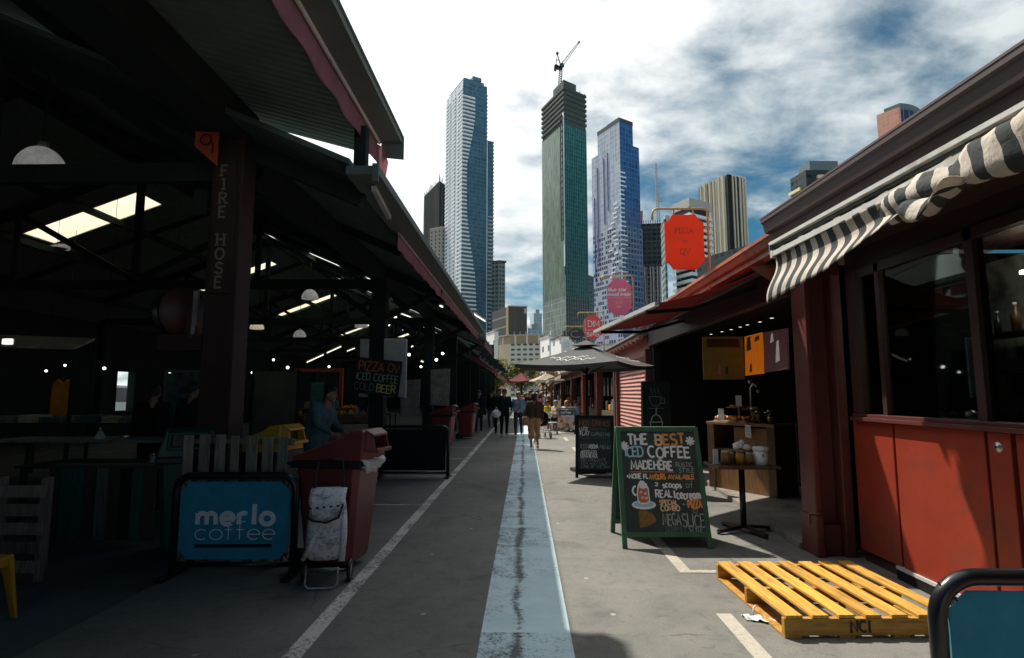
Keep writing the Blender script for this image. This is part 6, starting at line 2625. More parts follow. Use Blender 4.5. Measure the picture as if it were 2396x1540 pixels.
# ================================================================== PALLETS
def pallet_flat(loc, rz):
    t = thing('wooden_pallet', 'yellow painted wooden pallet lying in front of the red kiosk', 'pallet', loc, rz)
    # local: x 0..W, y 0..D ; boards run along y
    Wd, Dp, hh = 1.19, 1.235, .145
    rnd = random.Random(2)
    nb = 7
    for i in range(nb):
        bw = .105 + rnd.uniform(-.006, .006)
        x = .01 + i * (Wd - .125) / (nb - 1)
        mb = MB()
        dz = rnd.uniform(0, .003)
        mb.box((x, rnd.uniform(-.008, .004), hh - .020 + dz), (x + bw, Dp + rnd.uniform(-.006, .006), hh + dz))
        db = mb.build('deck_board', 'yellow_wood', t, bevel=.003)
        mb = MB()
        for yy in (.02, Dp / 2, Dp - .02):
            for xx in (.025, bw - .025):
                mb.lathe([(.001, hh + dz + .0012), (.0035, hh + dz + .0008)], (x + xx + rnd.uniform(-.006, .006), yy + rnd.uniform(-.006, .006), 0), 8)
        mb.build('nail', 'ink_black', db)
    for yy in (0.0, Dp / 2 - .02, Dp - .042):
        mb = MB()
        mb.box((0, yy, .018), (Wd, yy + .042, hh - .021))
        mb.build('bearer', 'yellow_wood_dark', t, bevel=.003)
    for i in range(4):
        x = .0 + i * (Wd - .11) / 3
        mb = MB()
        mb.box((x, -.003, 0), (x + .11, Dp, .018))
        mb.build('bottom_board', 'yellow_wood_dark', t, bevel=.002)
    mb = MB()
    write(mb, 'NCI', (.44, -.0025, .042), RT, UPV, .066, .015, gap=.25, serif=.010)
    mb.build('stencil', 'ink_black', t)
    return t


PL0 = atZ(1836, 1494, 0)
PL1 = atZ(1677, 1352, 0)
pallet_flat((1.705, 4.03, 0), radians(2.0))

t = thing('upright_pallet', 'weathered grey wooden pallet standing up behind the merlo barrier', 'pallet', (-2.78, 5.62, 0))
mb = MB()
rnd = random.Random(5)
for i in range(7):
    x = -.50 + i * .153
    m2 = MB()
    m2.box((x, -.06, .03), (x + .085 + rnd.uniform(-.01, .02), -.04, 1.20 + rnd.uniform(-.02, .01)))
    m2.build('deck_board', 'grey_wood', t, bevel=.003)
for z in (.08, .60, 1.12):
    m2 = MB()
    m2.box((-.52, -.038, z), (.54, .045, z + .045))
    m2.build('bearer', 'grey_wood', t, bevel=.003)
t = thing('stacked_pallet', 'weathered pallet with level slats at the left edge', 'pallet', (-4.55, 5.0, 0))
for i in range(5):
    m2 = MB()
    m2.box((-.5, -.05, .10 + .155 * i), (.46, -.03, .20 + .155 * i))
    m2.build('deck_board', 'grey_wood', t, bevel=.003)
for x in (-.45, 0, .40):
    m2 = MB()
    m2.box((x, -.028, .02), (x + .045, .06, .88))
    m2.build('bearer', 'grey_wood', t, bevel=.003)


# ================================================================== WHEELIE BINS
def wheelie(lab, loc, rz, lid, body, s=1.0, tag_cat='bin', bag=False):
    """local: +x is the mouth side; 0.58 wide (y), 0.70 deep (x)"""
    t = thing('wheelie_bin', lab, tag_cat, loc, rz, 'hooded wheelie bins')
    mb = MB()
    vs, fs = [], []
    lev = [(0.06, .22, .21), (.10, .235, .225), (.5, .27, .25), (.93, .31, .275)]
    for z, a, b in lev:
        c = .05
        vs += [(-a + c, -b, z), (a - c, -b, z), (a, -b + c, z), (a, b - c, z), (a - c, b, z), (-a + c, b, z), (-a, b - c, z), (-a, -b + c, z)]
    for i in range(len(lev) - 1):
        for k in range(8):
            fs.append((8 * i + k, 8 * i + (k + 1) % 8, 8 * i + 8 + (k + 1) % 8, 8 * i + 8 + k))
    fs.append(tuple(range(8))[::-1])
    fs.append(tuple(range(8 * (len(lev) - 1), 8 * len(lev))))
    mb.add(vs, fs)
    mb.build('body', body, t, bevel=.008)
    mb = MB()
    mb.box((-.345, -.295, .915), (.345, .295, .985))
    mb.build('rim', 'bin_black', t, bevel=.015)
    # hooded lid: low at the hinge, high at the mouth
    mb = MB()
    prof = [(-.35, .99), (-.33, 1.03), (-.05, 1.13), (.12, 1.20), (.20, 1.255), (.30, 1.265), (.335, 1.25), (.345, 1.10), (.35, .99)]
    b = .285
    for sgn in (-1,):
        vs = []
        for (x, z) in prof:
            tt = (z - .99) / .27
            bb = b * (1 - .25 * tt)
            vs += [(x, -bb, z), (x, bb, z)]
        fs = []
        n = len(prof)
        for i in range(n - 1):
            fs.append((2 * i, 2 * i + 1, 2 * i + 3, 2 * i + 2))
        fs.append(tuple(2 * i for i in range(n))[::1])
        fs.append(tuple(2 * i + 1 for i in range(n))[::-1])
        mb.add(vs, fs)
    lo = mb.build('lid', lid, t, bevel=.022)
    mb = MB()
    mb.prism([(.348, -.13, 1.10), (.348, .13, 1.10), (.344, .12, 1.22), (.344, -.12, 1.22)], (-.01, 0, 0))
    mb.build('mouth', 'bin_black', t)
    mb = MB()
    mb.box((.335, -.17, 1.055), (.46, .17, 1.09))
    mb.build('ledge', lid, t, bevel=.012)
    mb = MB()
    mb.prism([(.34, -.20, 1.06), (.43, -.18, 1.07), (.40, -.17, 1.20), (.335, -.18, 1.25)], (0, .025, 0))
    mb.prism([(.34, .20, 1.06), (.43, .18, 1.07), (.40, .17, 1.20), (.335, .18, 1.25)][::-1], (0, -.025, 0))
    mb.prism([(.33, -.19, 1.25), (.41, -.17, 1.20), (.41, .17, 1.20), (.33, .19, 1.25)], (0, 0, .02))
    mb.build('hood', lid, t, bevel=.006)
    for yy in (-.25, .25):
        mb = MB(Matrix.Translation((-.24, yy, .10)) @ Matrix.Rotation(radians(90), 4, 'X'))
        mb.lathe([(.001, -.03), (.07, -.03), (.10, -.022), (.10, .022), (.07, .03), (.001, .03)], n=16)
        mb.build('wheel', 'bin_black', t)
    mb = MB()
    mb.tube([(-.36, -.2, .94), (-.42, -.2, .95), (-.42, .2, .95), (-.36, .2, .94)], .016, 8)
    mb.build('handle', 'bin_black', t)
    if bag:
        mb = MB()
        rnd = random.Random(8)
        vs, fs = [], []
        for i in range(9):
            for k in range(6):
                tt, u = i / 8, k / 5
                vs.append((.352 + .035 * sin(u * pi) + rnd.uniform(-.012, .012), -.30 + .5 * tt, .99 - .13 * u * (.4 + .6 * sin(pi * tt)) + rnd.uniform(-.014, .014)))
        for i in range(8):
            for k in range(5):
                q = i * 6 + k
                fs.append((q, q + 6, q + 7, q + 1))
        mb.add(vs, fs)
        o = mb.build('bin_liner', 'bag_white', t)
        m_ = o.modifiers.new('s', 'SOLIDIFY')
        m_.thickness = .004
        mb = MB()
        write(mb, 'X', (.06, -.275, .60), (1, 0, .25), (0, 0, 1), .05, .008)
        ribbon(mb, [V((.10, -.277, .55)), V((.17, -.277, .60)), V((.20, -.277, .68))], .014, V((0, -1, 0)), .004)
        mb.build('scratch', 'letter_grey', t)
    return t


wheelie('dark red hooded bin with a white liner beside the trolley', (-1.78, 5.62, 0), radians(-8), 'bin_red', 'bin_red', bag=True)
wheelie('yellow hooded bin behind the upright pallet', (-2.90, 6.4, 0), radians(-6), 'bin_yellow', 'bin_black')
wheelie('dark green hooded bin left of the merlo barrier', (-3.42, 6.02, 0), radians(-70), 'bin_green', 'bin_green')
wheelie('dark red hooded bin beside the black barrier down the lane', (-2.45, 17.6, 0), radians(-8), 'bin_red', 'bin_red')
wheelie('second dark red bin farther down the lane edge', (-2.10, 21.0, 0), radians(-8), 'bin_red', 'bin_red')

# ================================================================== SHOPPING TROLLEY BAG
t = thing('shopping_trolley', 'newsprint patterned shopping trolley bag in front of the red bin', 'shopping trolley', (-1.69, 5.03, 0), radians(8))
mb = MB()
lv = [(.20, .155, .11), (.30, .17, .125), (.50, .165, .12), (.66, .145, .105), (.76, .125, .085)]
vs, fs = [], []
rnd = random.Random(3)
NR = 16
for z, a, b in lv:
    for k in range(NR):
        th = 2 * pi * k / NR
        e = .55
        cx, sx = cos(th), sin(th)
        w_ = 1 + rnd.uniform(-.035, .035)
        vs.append((.03 * (z - .2) + a * math.copysign(abs(cx) ** e, cx) * w_, b * math.copysign(abs(sx) ** e, sx) * w_, z + rnd.uniform(-.008, .008)))
for i in range(len(lv) - 1):
    for k in range(NR):
        fs.append((i * NR + k, i * NR + (k + 1) % NR, (i + 1) * NR + (k + 1) % NR, (i + 1) * NR + k))
fs += [tuple(range(NR))[::-1], tuple(range((len(lv) - 1) * NR, len(lv) * NR))]
mb.add(vs, fs, smooth=True)
o = mb.build('bag', 'newsprint', t)
sb_ = o.modifiers.new('s', 'SUBSURF')
sb_.levels = sb_.render_levels = 1
mb = MB()
vs, fs = [], []
for i in range(9):
    for k in range(7):
        u, v = i / 8 - .5, k / 6
        wv = .15 * (1 - .25 * v ** 3)
        zz = .80 - .26 * v + (abs(u) ** 2) * .10 * v
        vs.append((.015 + u * 2 * wv, -.02 - .115 * math.sin(min(1, v * 1.6) * pi / 2) + u * u * .05, zz))
for i in range(8):
    for k in range(6):
        q = i * 7 + k
        fs.append((q, q + 1, q + 8, q + 7))
mb.add(vs, fs, smooth=True)
mb.add([(-.09, .08, .74), (.12, .08, .74), (.12, -.02, .80), (-.09, -.02, .80)], [(0, 1, 2, 3)])
o = mb.build('flap', 'newsprint', t)
m_ = o.modifiers.new('s', 'SOLIDIFY')
m_.thickness = .008
mb = MB()
mb.tube([(-.15, -.138, .60), (-.09, -.146, .555), (.02, -.150, .538), (.12, -.146, .575), (.155, -.125, .68)], .009, 6)
mb.tube([(-.12, -.13, .68), (-.135, -.137, .62)], .006, 5)
for k in range(5):
    mb.ball((-.11 + .056 * k, -.148, .655 + .004 * k), .010, 6, 0, (1.3, .4, .9))
mb.build('piping', 'ink_black', t)
mb = MB()
mb.tube([(.15, -.10, .22), (.16, -.10, .45), (.15, -.06, .62)], .022, 6, rs=[.03, .028, .02])
mb.tube([(-.16, -.12, .24), (-.10, -.14, .34), (-.06, -.14, .44)], .02, 6, rs=[.02, .022, .012])
mb.build('side_pocket', 'newsprint', t)
mb = MB()
mb.tube([(-.13, .10, .14), (-.13, .13, .9), (-.11, .15, 1.02), (.09, .15, 1.02), (.11, .13, .9), (.11, .10, .14)], .010, 8)
mb.build('handle', 'black_metal', t)
mb = MB()
mb.tube([(-.13, -.10, .17), (-.135, -.13, .05), (-.11, -.135, .015), (.10, -.135, .015), (.125, -.13, .05), (.12, -.10, .17)], .009, 8)
mb.tube([(-.12, -.12, .165), (.12, -.12, .165)], .007, 6)
mb.tube([(-.18, .10, .09), (.18, .10, .09)], .008, 6)
mb.build('stand', 'steel', t)
for x in (-.19, .19):
    mb = MB(Matrix.Translation((x, .10, .09)) @ Matrix.Rotation(radians(90), 4, 'Y'))
    mb.lathe([(.055, -.012), (.085, -.016), (.09, 0), (.085, .016), (.055, .012), (.055, -.012)], n=20)
    w_ = mb.build('wheel', 'black_metal', t)
    mb = MB(Matrix.Translation((x, .10, .09)) @ Matrix.Rotation(radians(90), 4, 'Y'))
    mb.lathe([(.001, -.009), (.054, -.009), (.054, .009), (.001, .009)], n=16)
    r_ = mb.build('rim', 'pale_grey', w_)

# ================================================================== YELLOW METAL STOOL (left edge)
t = thing('metal_chair', 'yellow metal chair cut by the left edge of the picture', 'chair', (-3.90, 4.06, 0), radians(0))
mb = MB()
mb.box((-.20, -.18, .425), (.20, .20, .445))
mb.build('seat', 'bin_yellow', t, bevel=.012)
mb = MB()
mb.box((-.20, -.19, .365), (.20, -.178, .43))
mb.box((.19, -.178, .375), (.202, .19, .43))
mb.box((-.202, -.178, .375), (-.19, .19, .43))
mb.build('apron', 'bin_yellow', t, bevel=.004)
for sx, sy in ((1, -1), (-1, -1), (1, 1), (-1, 1)):
    mb = MB()
    a, b = V((sx * .175, sy * .165, .425)), V((sx * .235 + (.11 if sx > 0 and sy < 0 else 0), sy * .20, 0))
    d = (b - a)
    vs = []
    for q, wid in ((a, .036), (a + d * .5, .027), (b, .019)):
        for dx, dy in ((-1, -1), (1, -1), (1, 1), (-1, 1)):
            vs.append(q + V((dx * wid, dy * wid * .6, 0)))
    fs = []
    for i in range(2):
        for k in range(4):
            fs.append((4 * i + k, 4 * i + (k + 1) % 4, 4 * i + 4 + (k + 1) % 4, 4 * i + 4 + k))
    fs += [(3, 2, 1, 0), (8, 9, 10, 11)]
    mb.add(vs, fs)
    mb.build('leg', 'bin_yellow', t, bevel=.004)

# painted plank planter, tables and goods inside the shed
t = thing('plank_crate', 'low plank screen with teal, grey and brown boards under the shed', 'screen', (-4.55, 6.3, 0))
for i in range(9):
    m2 = MB()
    m2.box((-.58 + .13 * i, -.05, .05), (-.58 + .13 * i + .118, -.025, .80))
    m2.build('plank', ['brown_plank', 'teal_plank', 'teal_plank', 'brown_plank', 'white_plank', 'brown_plank', 'matte_black', 'teal_plank', 'brown_plank'][i], t)
mb = MB()
mb.box((-.60, -.06, .80), (.62, .14, .835))
mb.box((-.6, -.02, .10), (.6, .03, .16))
mb.build('top_rail', 'brown_plank', t)


def long_table(lab, loc, w, d, h, top, n, seed, cloth='dark_stall'):
    rnd = random.Random(seed)
    t = thing('trestle_table', lab, 'table', loc)
    mb = MB()
    mb.box((-w / 2, -d / 2, h - .03), (w / 2, d / 2, h))
    mb.build('tabletop', top, t, bevel=.005)
    for sx in (-1, 1):
        for sy in (-1, 1):
            mb = MB()
            mb.bar((sx * (w / 2 - .06), sy * (d / 2 - .06), 0), (sx * (w / 2 - .06), sy * (d / 2 - .06), h - .03), .04)
            mb.build('leg', 'shed_timber', t)
    return t


long_table('long grey table with a small white ornament, far left', (-6.3, 8.4, 0), 2.6, .8, .95, 'goods_pale', 0, 1)
long_table('low table with pale papers behind the plank screen', (-5.0, 7.3, 0), 2.2, .8, .74, 'shed_timber', 0, 2)
long_table('goods table heaped with folded cloth in the shed', (-8.3, 11.2, 0), 3.4, 1.0, 1.05, 'shed_timber', 0, 3)
rnd = random.Random(12)
cols = ['goods_pale', 'cloth_cream', 'goods_teal', 'goods_pale', 'cloth_grey', 'cloth_cream', 'goods_pale', 'goods_teal']
names = ['pale', 'cream', 'teal', 'grey white', 'slate', 'buff', 'light', 'dark teal']
for i in range(8):
    x = -9.8 + i * .40
    t = thing('folded_cloth', names[i] + ' folded cloth pile on the goods table, number counted from the left edge: ' + ['first', 'second', 'third', 'fourth', 'fifth', 'sixth', 'seventh', 'eighth'][i], 'cloth', (x, 11.0, 1.05), 0, 'folded cloths on the goods table')
    mb = MB()
    z = 0
    for k in range(3):
        hh = rnd.uniform(.03, .07)
        mb.box((-.17, -.2, z), (.17 + rnd.uniform(-.03, .03), .2, z + hh - .004))
        z += hh
    mb.build('stack', cols[i], t, bevel=.012)


def ornament(lab, p, s=.1):
    t = thing('ornament', lab, 'ornament', p)
    mb = MB()
    mb.lathe([(.001, 0), (s * .8, 0), (s * .9, s * .3), (s * .5, s * .9), (s * .3, s * 1.3), (.001, s * 1.5)], n=12)
    mb.build('figure', 'pale_grey', t)
    mb = MB()
    mb.ball((0, 0, s * 1.7), s * .22, 8)
    mb.build('knob', 'pale_grey', t)


ornament('small pale bell shaped ornament on the long grey table', (-6.05, 8.2, .95), .09)
ornament('white bell ornament low behind the plank screen', (-4.55, 7.1, .74), .07)
t = thing('hanging_garment', 'orange garment hanging in the dark stall on the left', 'garment', (-10.0, 12.3, 1.75))
mb = MB()
pl = [(-.22, 0, -.62), (.12, 0, -.64), (.19, 0, -.2), (.24, 0, .10), (.10, 0, .16), (0, 0, .08), (-.10, 0, .17), (-.20, 0, .08), (-.23, 0, -.2)]
mb.prism(pl, (0, .06, 0))
mb.build('cloth', 'goods_orange', t, bevel=.02)
mb = MB()
mb.tube([(-.12, .03, .14), (0, .03, .22), (.12, .03, .13)], .008, 6)
mb.tube([(0, .03, .22), (0, .03, .30)], .006, 6)
mb.build('hanger', 'black_metal', t)
# stall canopy with a tube on the far left
t = thing('stall_canopy', 'grey flat stall canopy on the far left of the shed', 'canopy', (-8.4, 10.2, 2.4))
mb = MB()
p = [atY(-40, 812, 10.2), atY(175, 818, 10.2), atY(222, 797, 11.5), atY(-40, 788, 11.5)]
mb.prism(p, (0, 0, .05))
mb.build('cover', 'goods_pale', t, True)
mb = MB()
for q in (p[0], p[1], p[2], p[3]):
    mb = MB()
    mb.bar((q.x, q.y, 0), q, .05)
    mb.build('leg', 'shed_timber', t, True)
t = thing('lamp_box', 'small square lit lamp under the grey stall canopy', 'lamp', atY(14, 799, 10.0))
mb = MB()
mb.box((-.08, 0, -.05), (.08, .06, .05))
mb.build('diffuser', 'lamp_lit', t, bevel=.01)
mb = MB()
mb.box((-.09, .061, -.06), (.09, .09, .06))
mb.build('case', 'pale_grey', t)

# van seen through the gap in the back wall
t = thing('parked_van', 'white van seen through the bright gap at the back of the shed', 'van', (-20.0, 27.2, 0))
mb = MB()
mb.prism([(-2.3, 0, .35), (2.3, 0, .35), (2.35, 0, 1.0), (1.9, 0, 1.15), (1.3, 0, 2.0), (-2.3, 0, 2.1)], (0, 1.9, 0))
mb.build('body', 'plastic_white', t, bevel=.06)
mb = MB()
mb.prism([(.4, -.012, 1.2), (1.65, -.012, 1.2), (1.22, -.012, 1.85), (.4, -.012, 1.88)], (0, .01, 0))
mb.build('side_window', 'bottle_dark', t)
for x in (-1.4, 1.4):
    mb = MB(Matrix.Translation((x, .05, .33)) @ Matrix.Rotation(radians(90), 4, 'X'))
    mb.lathe([(.001, -.1), (.2, -.1), (.33, -.08), (.33, .08), (.001, .08)], n=18)
    mb.build('wheel', 'matte_black', t)
# glazed display and pale panel behind the silhouettes
t = thing('display_case', 'grey green glass display case behind the two dark figures', 'display case', (-7.3, 12.6, 0))
mb = MB()
mb.box((-.62, 0, .9), (.62, .03, 2.05))
P('dim_glass', (0.07, 0.10, 0.095), 0.25, 0.6, 5)
mb.build('pane', 'dim_glass', t)
mb = MB()
for q, r_ in (((-.64, .0), (-.60, 0)), ((.60, 0), (.64, 0))):
    mb.box((q[0], -.02, 0), (r_[0], .04, 2.12))
mb.box((-.60, -.02, 2.06), (.60, .04, 2.12))
mb.build('frame', 'gutter_grey', t)
t = thing('pale_screen', 'pale grey green partition left of the lettered post base', 'partition', (-6.3, 14.5, 0))
mb = MB()
mb.box((-.55, 0, .2), (.55, .05, 2.15))
P('dim_wall', (0.12, 0.125, 0.09), 0.8, 0.2, 2)
mb.build('board', 'dim_wall', t)
mb = MB()
mb.box((-.6, -.02, 0), (-.55, .07, 2.2))
mb.box((.55, -.02, 0), (.60, .07, 2.2))
mb.build('post', 'shed_timber', t)
# red framed stall far inside the shed
t = thing('framed_stall', 'small red framed stall far inside the shed', 'stall', (-8.6, 24, 0))
mb = MB()
for x in (-.95, .95):
    mb.box((x - .07, -.05, 0), (x + .07, .08, 2.5))
mb.box((-1.02, -.06, 2.5), (1.02, .1, 2.64))
mb.build('frame', 'red_paint', t)
mb = MB()
mb.box((-.88, 0, 0), (.88, .6, .95))
mb.build('counter', 'dark_stall', t)
for i, (x, hh, m_) in enumerate(((-.6, .3, 'goods_pale'), (-.1, .22, 'plastic_white'), (.4, .35, 'goods_teal'))):
    mb = MB()
    mb.box((x, .05, .955), (x + .35, .4, .955 + hh))
    mb.build('goods', m_, t, bevel=.03)
for i, (x, y, Y, w, h, m_, lab) in enumerate((((742), 925, 22, .5, 1.0, 'goods_teal', 'teal banner hanging left of the pizza board'),
                                              (640, 905, 20, 1.1, .5, 'cloth_brown', 'dull orange awning strip right of the lettered post'),
                                              (1030, 905, 16, .55, 1.0, 'goods_pale', 'pale cloth hanging beside the third shed column'),
                                              (960, 930, 14.5, .5, .9, 'goods_pale', 'pale panel between the pizza board and the third column'),
                                              (560, 920, 14, .45, .7, 'cloth_brown', 'brown cloth hanging right of the lettered post'))):
    c = atY(x, y, Y)
    t = thing('hanging_cloth', lab, 'cloth', c)
    mb = MB()
    mb.prism([(-w / 2, 0, -h / 2), (w / 2 * .9, 0, -h / 2 - .03), (w / 2, 0, h / 2), (-w / 2, 0, h / 2 - .02)], (0, .03, 0))
    mb.build('sheet', m_, t, bevel=.01)
    mb = MB()
    mb.tube([(-w / 2 - .05, .015, h / 2 + .012), (w / 2 + .05, .015, h / 2 + .012)], .012, 6)
    mb.build('rail', 'shed_timber', t)

# ================================================================== COFFEE STALL FITTINGS
PA, PB = V((3.08, 9.95, .06)), V((3.72, 8.85, .06))
dd = (PB - PA)
ang = math.atan2(dd.y, dd.x)
t = thing('stall_counter', 'open wooden counter shelf at the coffee stall front', 'counter', PA, ang)
Lc = dd.length
mb = MB()
mb.box((-.02, 0, 1.03), (Lc + .02, .55, 1.075))
mb.build('top', 'counter_wood', t, bevel=.005)
for x in (0.0, Lc - .12):
    mb = MB()
    mb.box((x, .0, 0), (x + .14, .5, 1.028))
    mb.build('side_post', 'counter_dark', t, bevel=.004)
mb = MB()
mb.box((.14, .03, .62), (Lc - .12, .5, .645))
mb.build('shelf', 'counter_dark', t)
mb = MB()
mb.box((.14, .02, .0), (Lc - .12, .05, .40))
mb.box((.5, .06, .66), (Lc - .14, .09, 1.0))
mb.build('front_panel', 'counter_wood', t)


def on_counter(x, y, z=1.076):
    return (Matrix.Translation(PA) @ Matrix.Rotation(ang, 4, 'Z') @ V((x, y, z))).to_tuple()


t = thing('price_card', 'white price card hung from the counter top edge', 'card', on_counter(Lc * .66, -.02, .955), ang)
mb = MB()
mb.prism([(-.055, 0, -.09), (.055, 0, -.10), (.05, 0, .09), (-.05, 0, .10)], (0, .004, 0))
mb.build('sheet', 'paper', t)
mb = MB()
for k in range(5):
    ribbon(mb, [V((-.035, 0, .06 - .03 * k)), V((.035 - .012 * (k % 2), 0, .06 - .03 * k))], .008, V((0, -1, 0)), .001)
mb.build('print', 'chalk_dim', t)
for i, (x, y, z, lab) in enumerate(((.22, .10, 1.20, 'small price card standing at the left end of the counter'), (.42, .30, 1.42, 'white price card above the pastry trays'))):
    t = thing('price_card', lab, 'card', on_counter(x, y, z), ang)
    mb = MB()
    mb.prism([(-.06, 0, -.09), (.06, 0, -.09), (.06, 0, .09), (-.06, 0, .09)], (0, .004, 0))
    mb.build('sheet', 'letter_grey', t)
    mb = MB()
    mb.tube([(0, .006, -.09), (0, .006, 1.078 - z)], .005, 5)
    mb.build('stem', 'steel', t)
rnd = random.Random(21)
for i in range(4):
    lab = ['orange fruit tray nearest the chalk board on the counter', 'orange fruit tray second along the counter', 'orange fruit tray third along the counter', 'orange fruit tray beside the jar cluster'][i]
    t = thing('fruit_tray', lab, 'tray', on_counter(.12 + .17 * i, .22), ang, 'fruit trays on the counter')
    mb = MB()
    mb.box((-.075, -.12, 0), (.075, .12, .02))
    mb.build('tray', 'pale_grey', t, bevel=.004)
    mb = MB()
    for k in range(12):
        mb.ball((rnd.uniform(-.05, .05), rnd.uniform(-.09, .09), .045 + rnd.uniform(0, .03)), .032, 8)
    mb.build('fruit', 'food_orange', t)
for i, (x, y, h, m_, lab) in enumerate(((.80, .18, .22, 'food_orange', 'tall glass jar with orange wedges on the counter'), (.92, .14, .17, 'food_gold', 'jar of golden biscuits on the counter'),
                                        (1.02, .22, .16, 'food_gold', 'jar of golden biscuits near the counter right end'), (1.12, .16, .19, 'food_orange', 'jar of orange slices at the counter right end'),
                                        (1.19, .08, .09, 'food_brown', 'low jar of dark biscuits at the counter edge'))):
    t = thing('glass_jar', lab, 'jar', on_counter(x, y), ang)
    mb = MB()
    mb.lathe([(.001, 0), (.055, 0), (.06, .02), (.06, h * .8), (.045, h * .92), (.047, h)], n=14)
    mb.build('glass', 'shop_glass', t)
    mb = MB()
    for k in range(9):
        mb.ball((rnd.uniform(-.025, .025), rnd.uniform(-.025, .025), .03 + k * h * .075), .024, 7, 0, (1, 1, .8))
    mb.build('contents', m_, t)
    mb = MB()
    mb.lathe([(.001, h + .018), (.05, h + .018), (.05, h)], n=14)
    mb.build('lid', 'steel', t)
for i, (dx, z, m_, lab) in enumerate(((.30, 1.30, 'food_gold', 'upper tray of pastries at the left on the counter rack'), (.62, 1.28, 'food_gold', 'upper tray of pastries at the right on the counter rack'))):
    t = thing('pastry_tray', lab, 'tray', on_counter(dx, .38, z), ang)
    mb = MB()
    mb.box((-.14, -.09, 0), (.14, .09, .012))
    mb.build('tray', 'counter_wood', t)
    mb = MB()
    for k in range(6):
        mb.ball((-.11 + .044 * k, rnd.uniform(-.04, .03), .03), .028, 7, 0, (1, 1.3, .7))
    mb.build('pastry', m_, t)
    mb = MB()
    mb.tube([(0, .05, 0), (0, .05, 1.076 - z)], .012, 6)
    mb.build('stem', 'steel', t)
t = thing('tap_fitting', 'small chrome tap above the counter trays', 'tap', on_counter(.50, .5, 1.076))
mb = MB()
mb.tube([(0, 0, 0), (0, 0, .55), (.03, -.05, .62), (.06, -.12, .58)], .018, 8)
mb.build('spout', 'steel', t)
mb = MB()
mb.ball((0, 0, .66), .035, 8)
mb.ball((.12, -.02, .50), .03, 8)
mb.build('handle', 'steel', t)
# picture panels
pa, pb = atY(1647, 888, 10.6), atY(1743, 888, 10.6)
pc = atY(1695, 788, 10.6)
t = thing('picture_panel', 'wide brownish yellow menu panel in the coffee stall', 'panel', (pa.x, 10.6, pa.z))
w_, h_ = pb.x - pa.x, pc.z - pa.z
mb = MB()
mb.box((0, 0, 0), (w_, .03, h_))
mb.build('board', 'poster_yellow', t)
mb = MB()
for (u, v, a, b, m_) in ((.36, .12, .07, .22, 0), (.54, .13, .06, .16, 1), (.30, .20, .04, .14, 2), (.1, .75, .8, .2, 3)):
    mb.add([(u * w_, -.001 - .0005 * m_, v * h_), ((u + a) * w_, -.001 - .0005 * m_, v * h_), ((u + a) * w_, -.001 - .0005 * m_, (v + b) * h_), (u * w_, -.001 - .0005 * m_, (v + b) * h_)], [(0, 1, 2, 3)], m_)
mb.build('picture', ['poster_plum', 'board_slate', 'chalk_rust', 'counter_dark'], t)
def wall_panel(pts, m_, lab, pics):
    q = [atX(x, y, 4.02) for x, y in pts]
    t = thing('picture_panel', lab, 'panel', q[0])
    mb = MB()
    mb.prism(q, (.03, 0, 0))
    mb.build('board', m_, t, True)
    mb = MB()
    for k, (u0, v0, u1, v1, mi) in enumerate(pics):
        def bl(u, v):
            return (q[0].lerp(q[1], u)).lerp(q[3].lerp(q[2], u), v) + V((-.0015 - .0004 * k, 0, 0))
        mb.add([bl(u0, v0), bl(u1, v0 + .04), bl(u1 - .03, v1), bl(u0 + .05, v1 - .03)], [(0, 1, 2, 3)], mi)
    mb.build('picture', ['poster_white', 'poster_orange', 'food_gold', 'poster_plum'], t, True)
wall_panel([(1744, 879), (1786, 874), (1781, 778), (1742, 788)], 'poster_orange', 'bright orange menu panel hung in the coffee stall', [(.1, .6, .4, .98, 2), (.25, .05, .42, .3, 2), (.6, .8, .9, .95, 2)])
wall_panel([(1788, 872), (1843, 864), (1840, 768), (1787, 778)], 'poster_plum', 'plum coloured menu panel with a white streak in the coffee stall', [(.52, .2, .70, .75, 0), (.15, .35, .25, .6, 3), (.3, .7, .45, .95, 0), (.6, .0, .98, .04, 0)])
t = thing('wall_letters', 'dim teal wall lettering low in the coffee stall', 'lettering', (4.2, 8.35, .75))
mb = MB()
mb.box((-.35, .02, -.45), (.5, .05, .45))
mb.build('board', 'matte_black', t)
mb = MB()
write(mb, 'PI', (-.25, .019, -.02), RT, UPV, .26, .045, gap=.5)
P('dim_teal', (0.022, 0.040, 0.042), 0.7, 0.1, 8)
mb.build('lettering', 'dim_teal', t)

# ------------------------------------------------------------------ small cafe table with tubs
t = thing('cafe_table', 'small round topped table on a black cross foot stand', 'table', (2.545, 6.99, 0))
ZT = .775
mb = MB()
mb.box((-.36, -.28, ZT - .03), (.36, .28, ZT))
mb.build('tabletop', 'counter_dark', t, bevel=.008)
mb = MB()
mb.tube([(0, 0, .06), (0, 0, ZT - .03)], .035, 12)
mb.build('column', 'black_metal', t)
mb = MB()
for k in range(4):
    a = radians(20 + 90 * k)
    mb.bar((0, 0, .07), (cos(a) * .36, sin(a) * .36, .03), .05, .035)
    mb.tube([(cos(a) * .35, sin(a) * .35, 0), (cos(a) * .35, sin(a) * .35, .03)], .02, 8)
mb.build('cross_foot', 'black_metal', t)


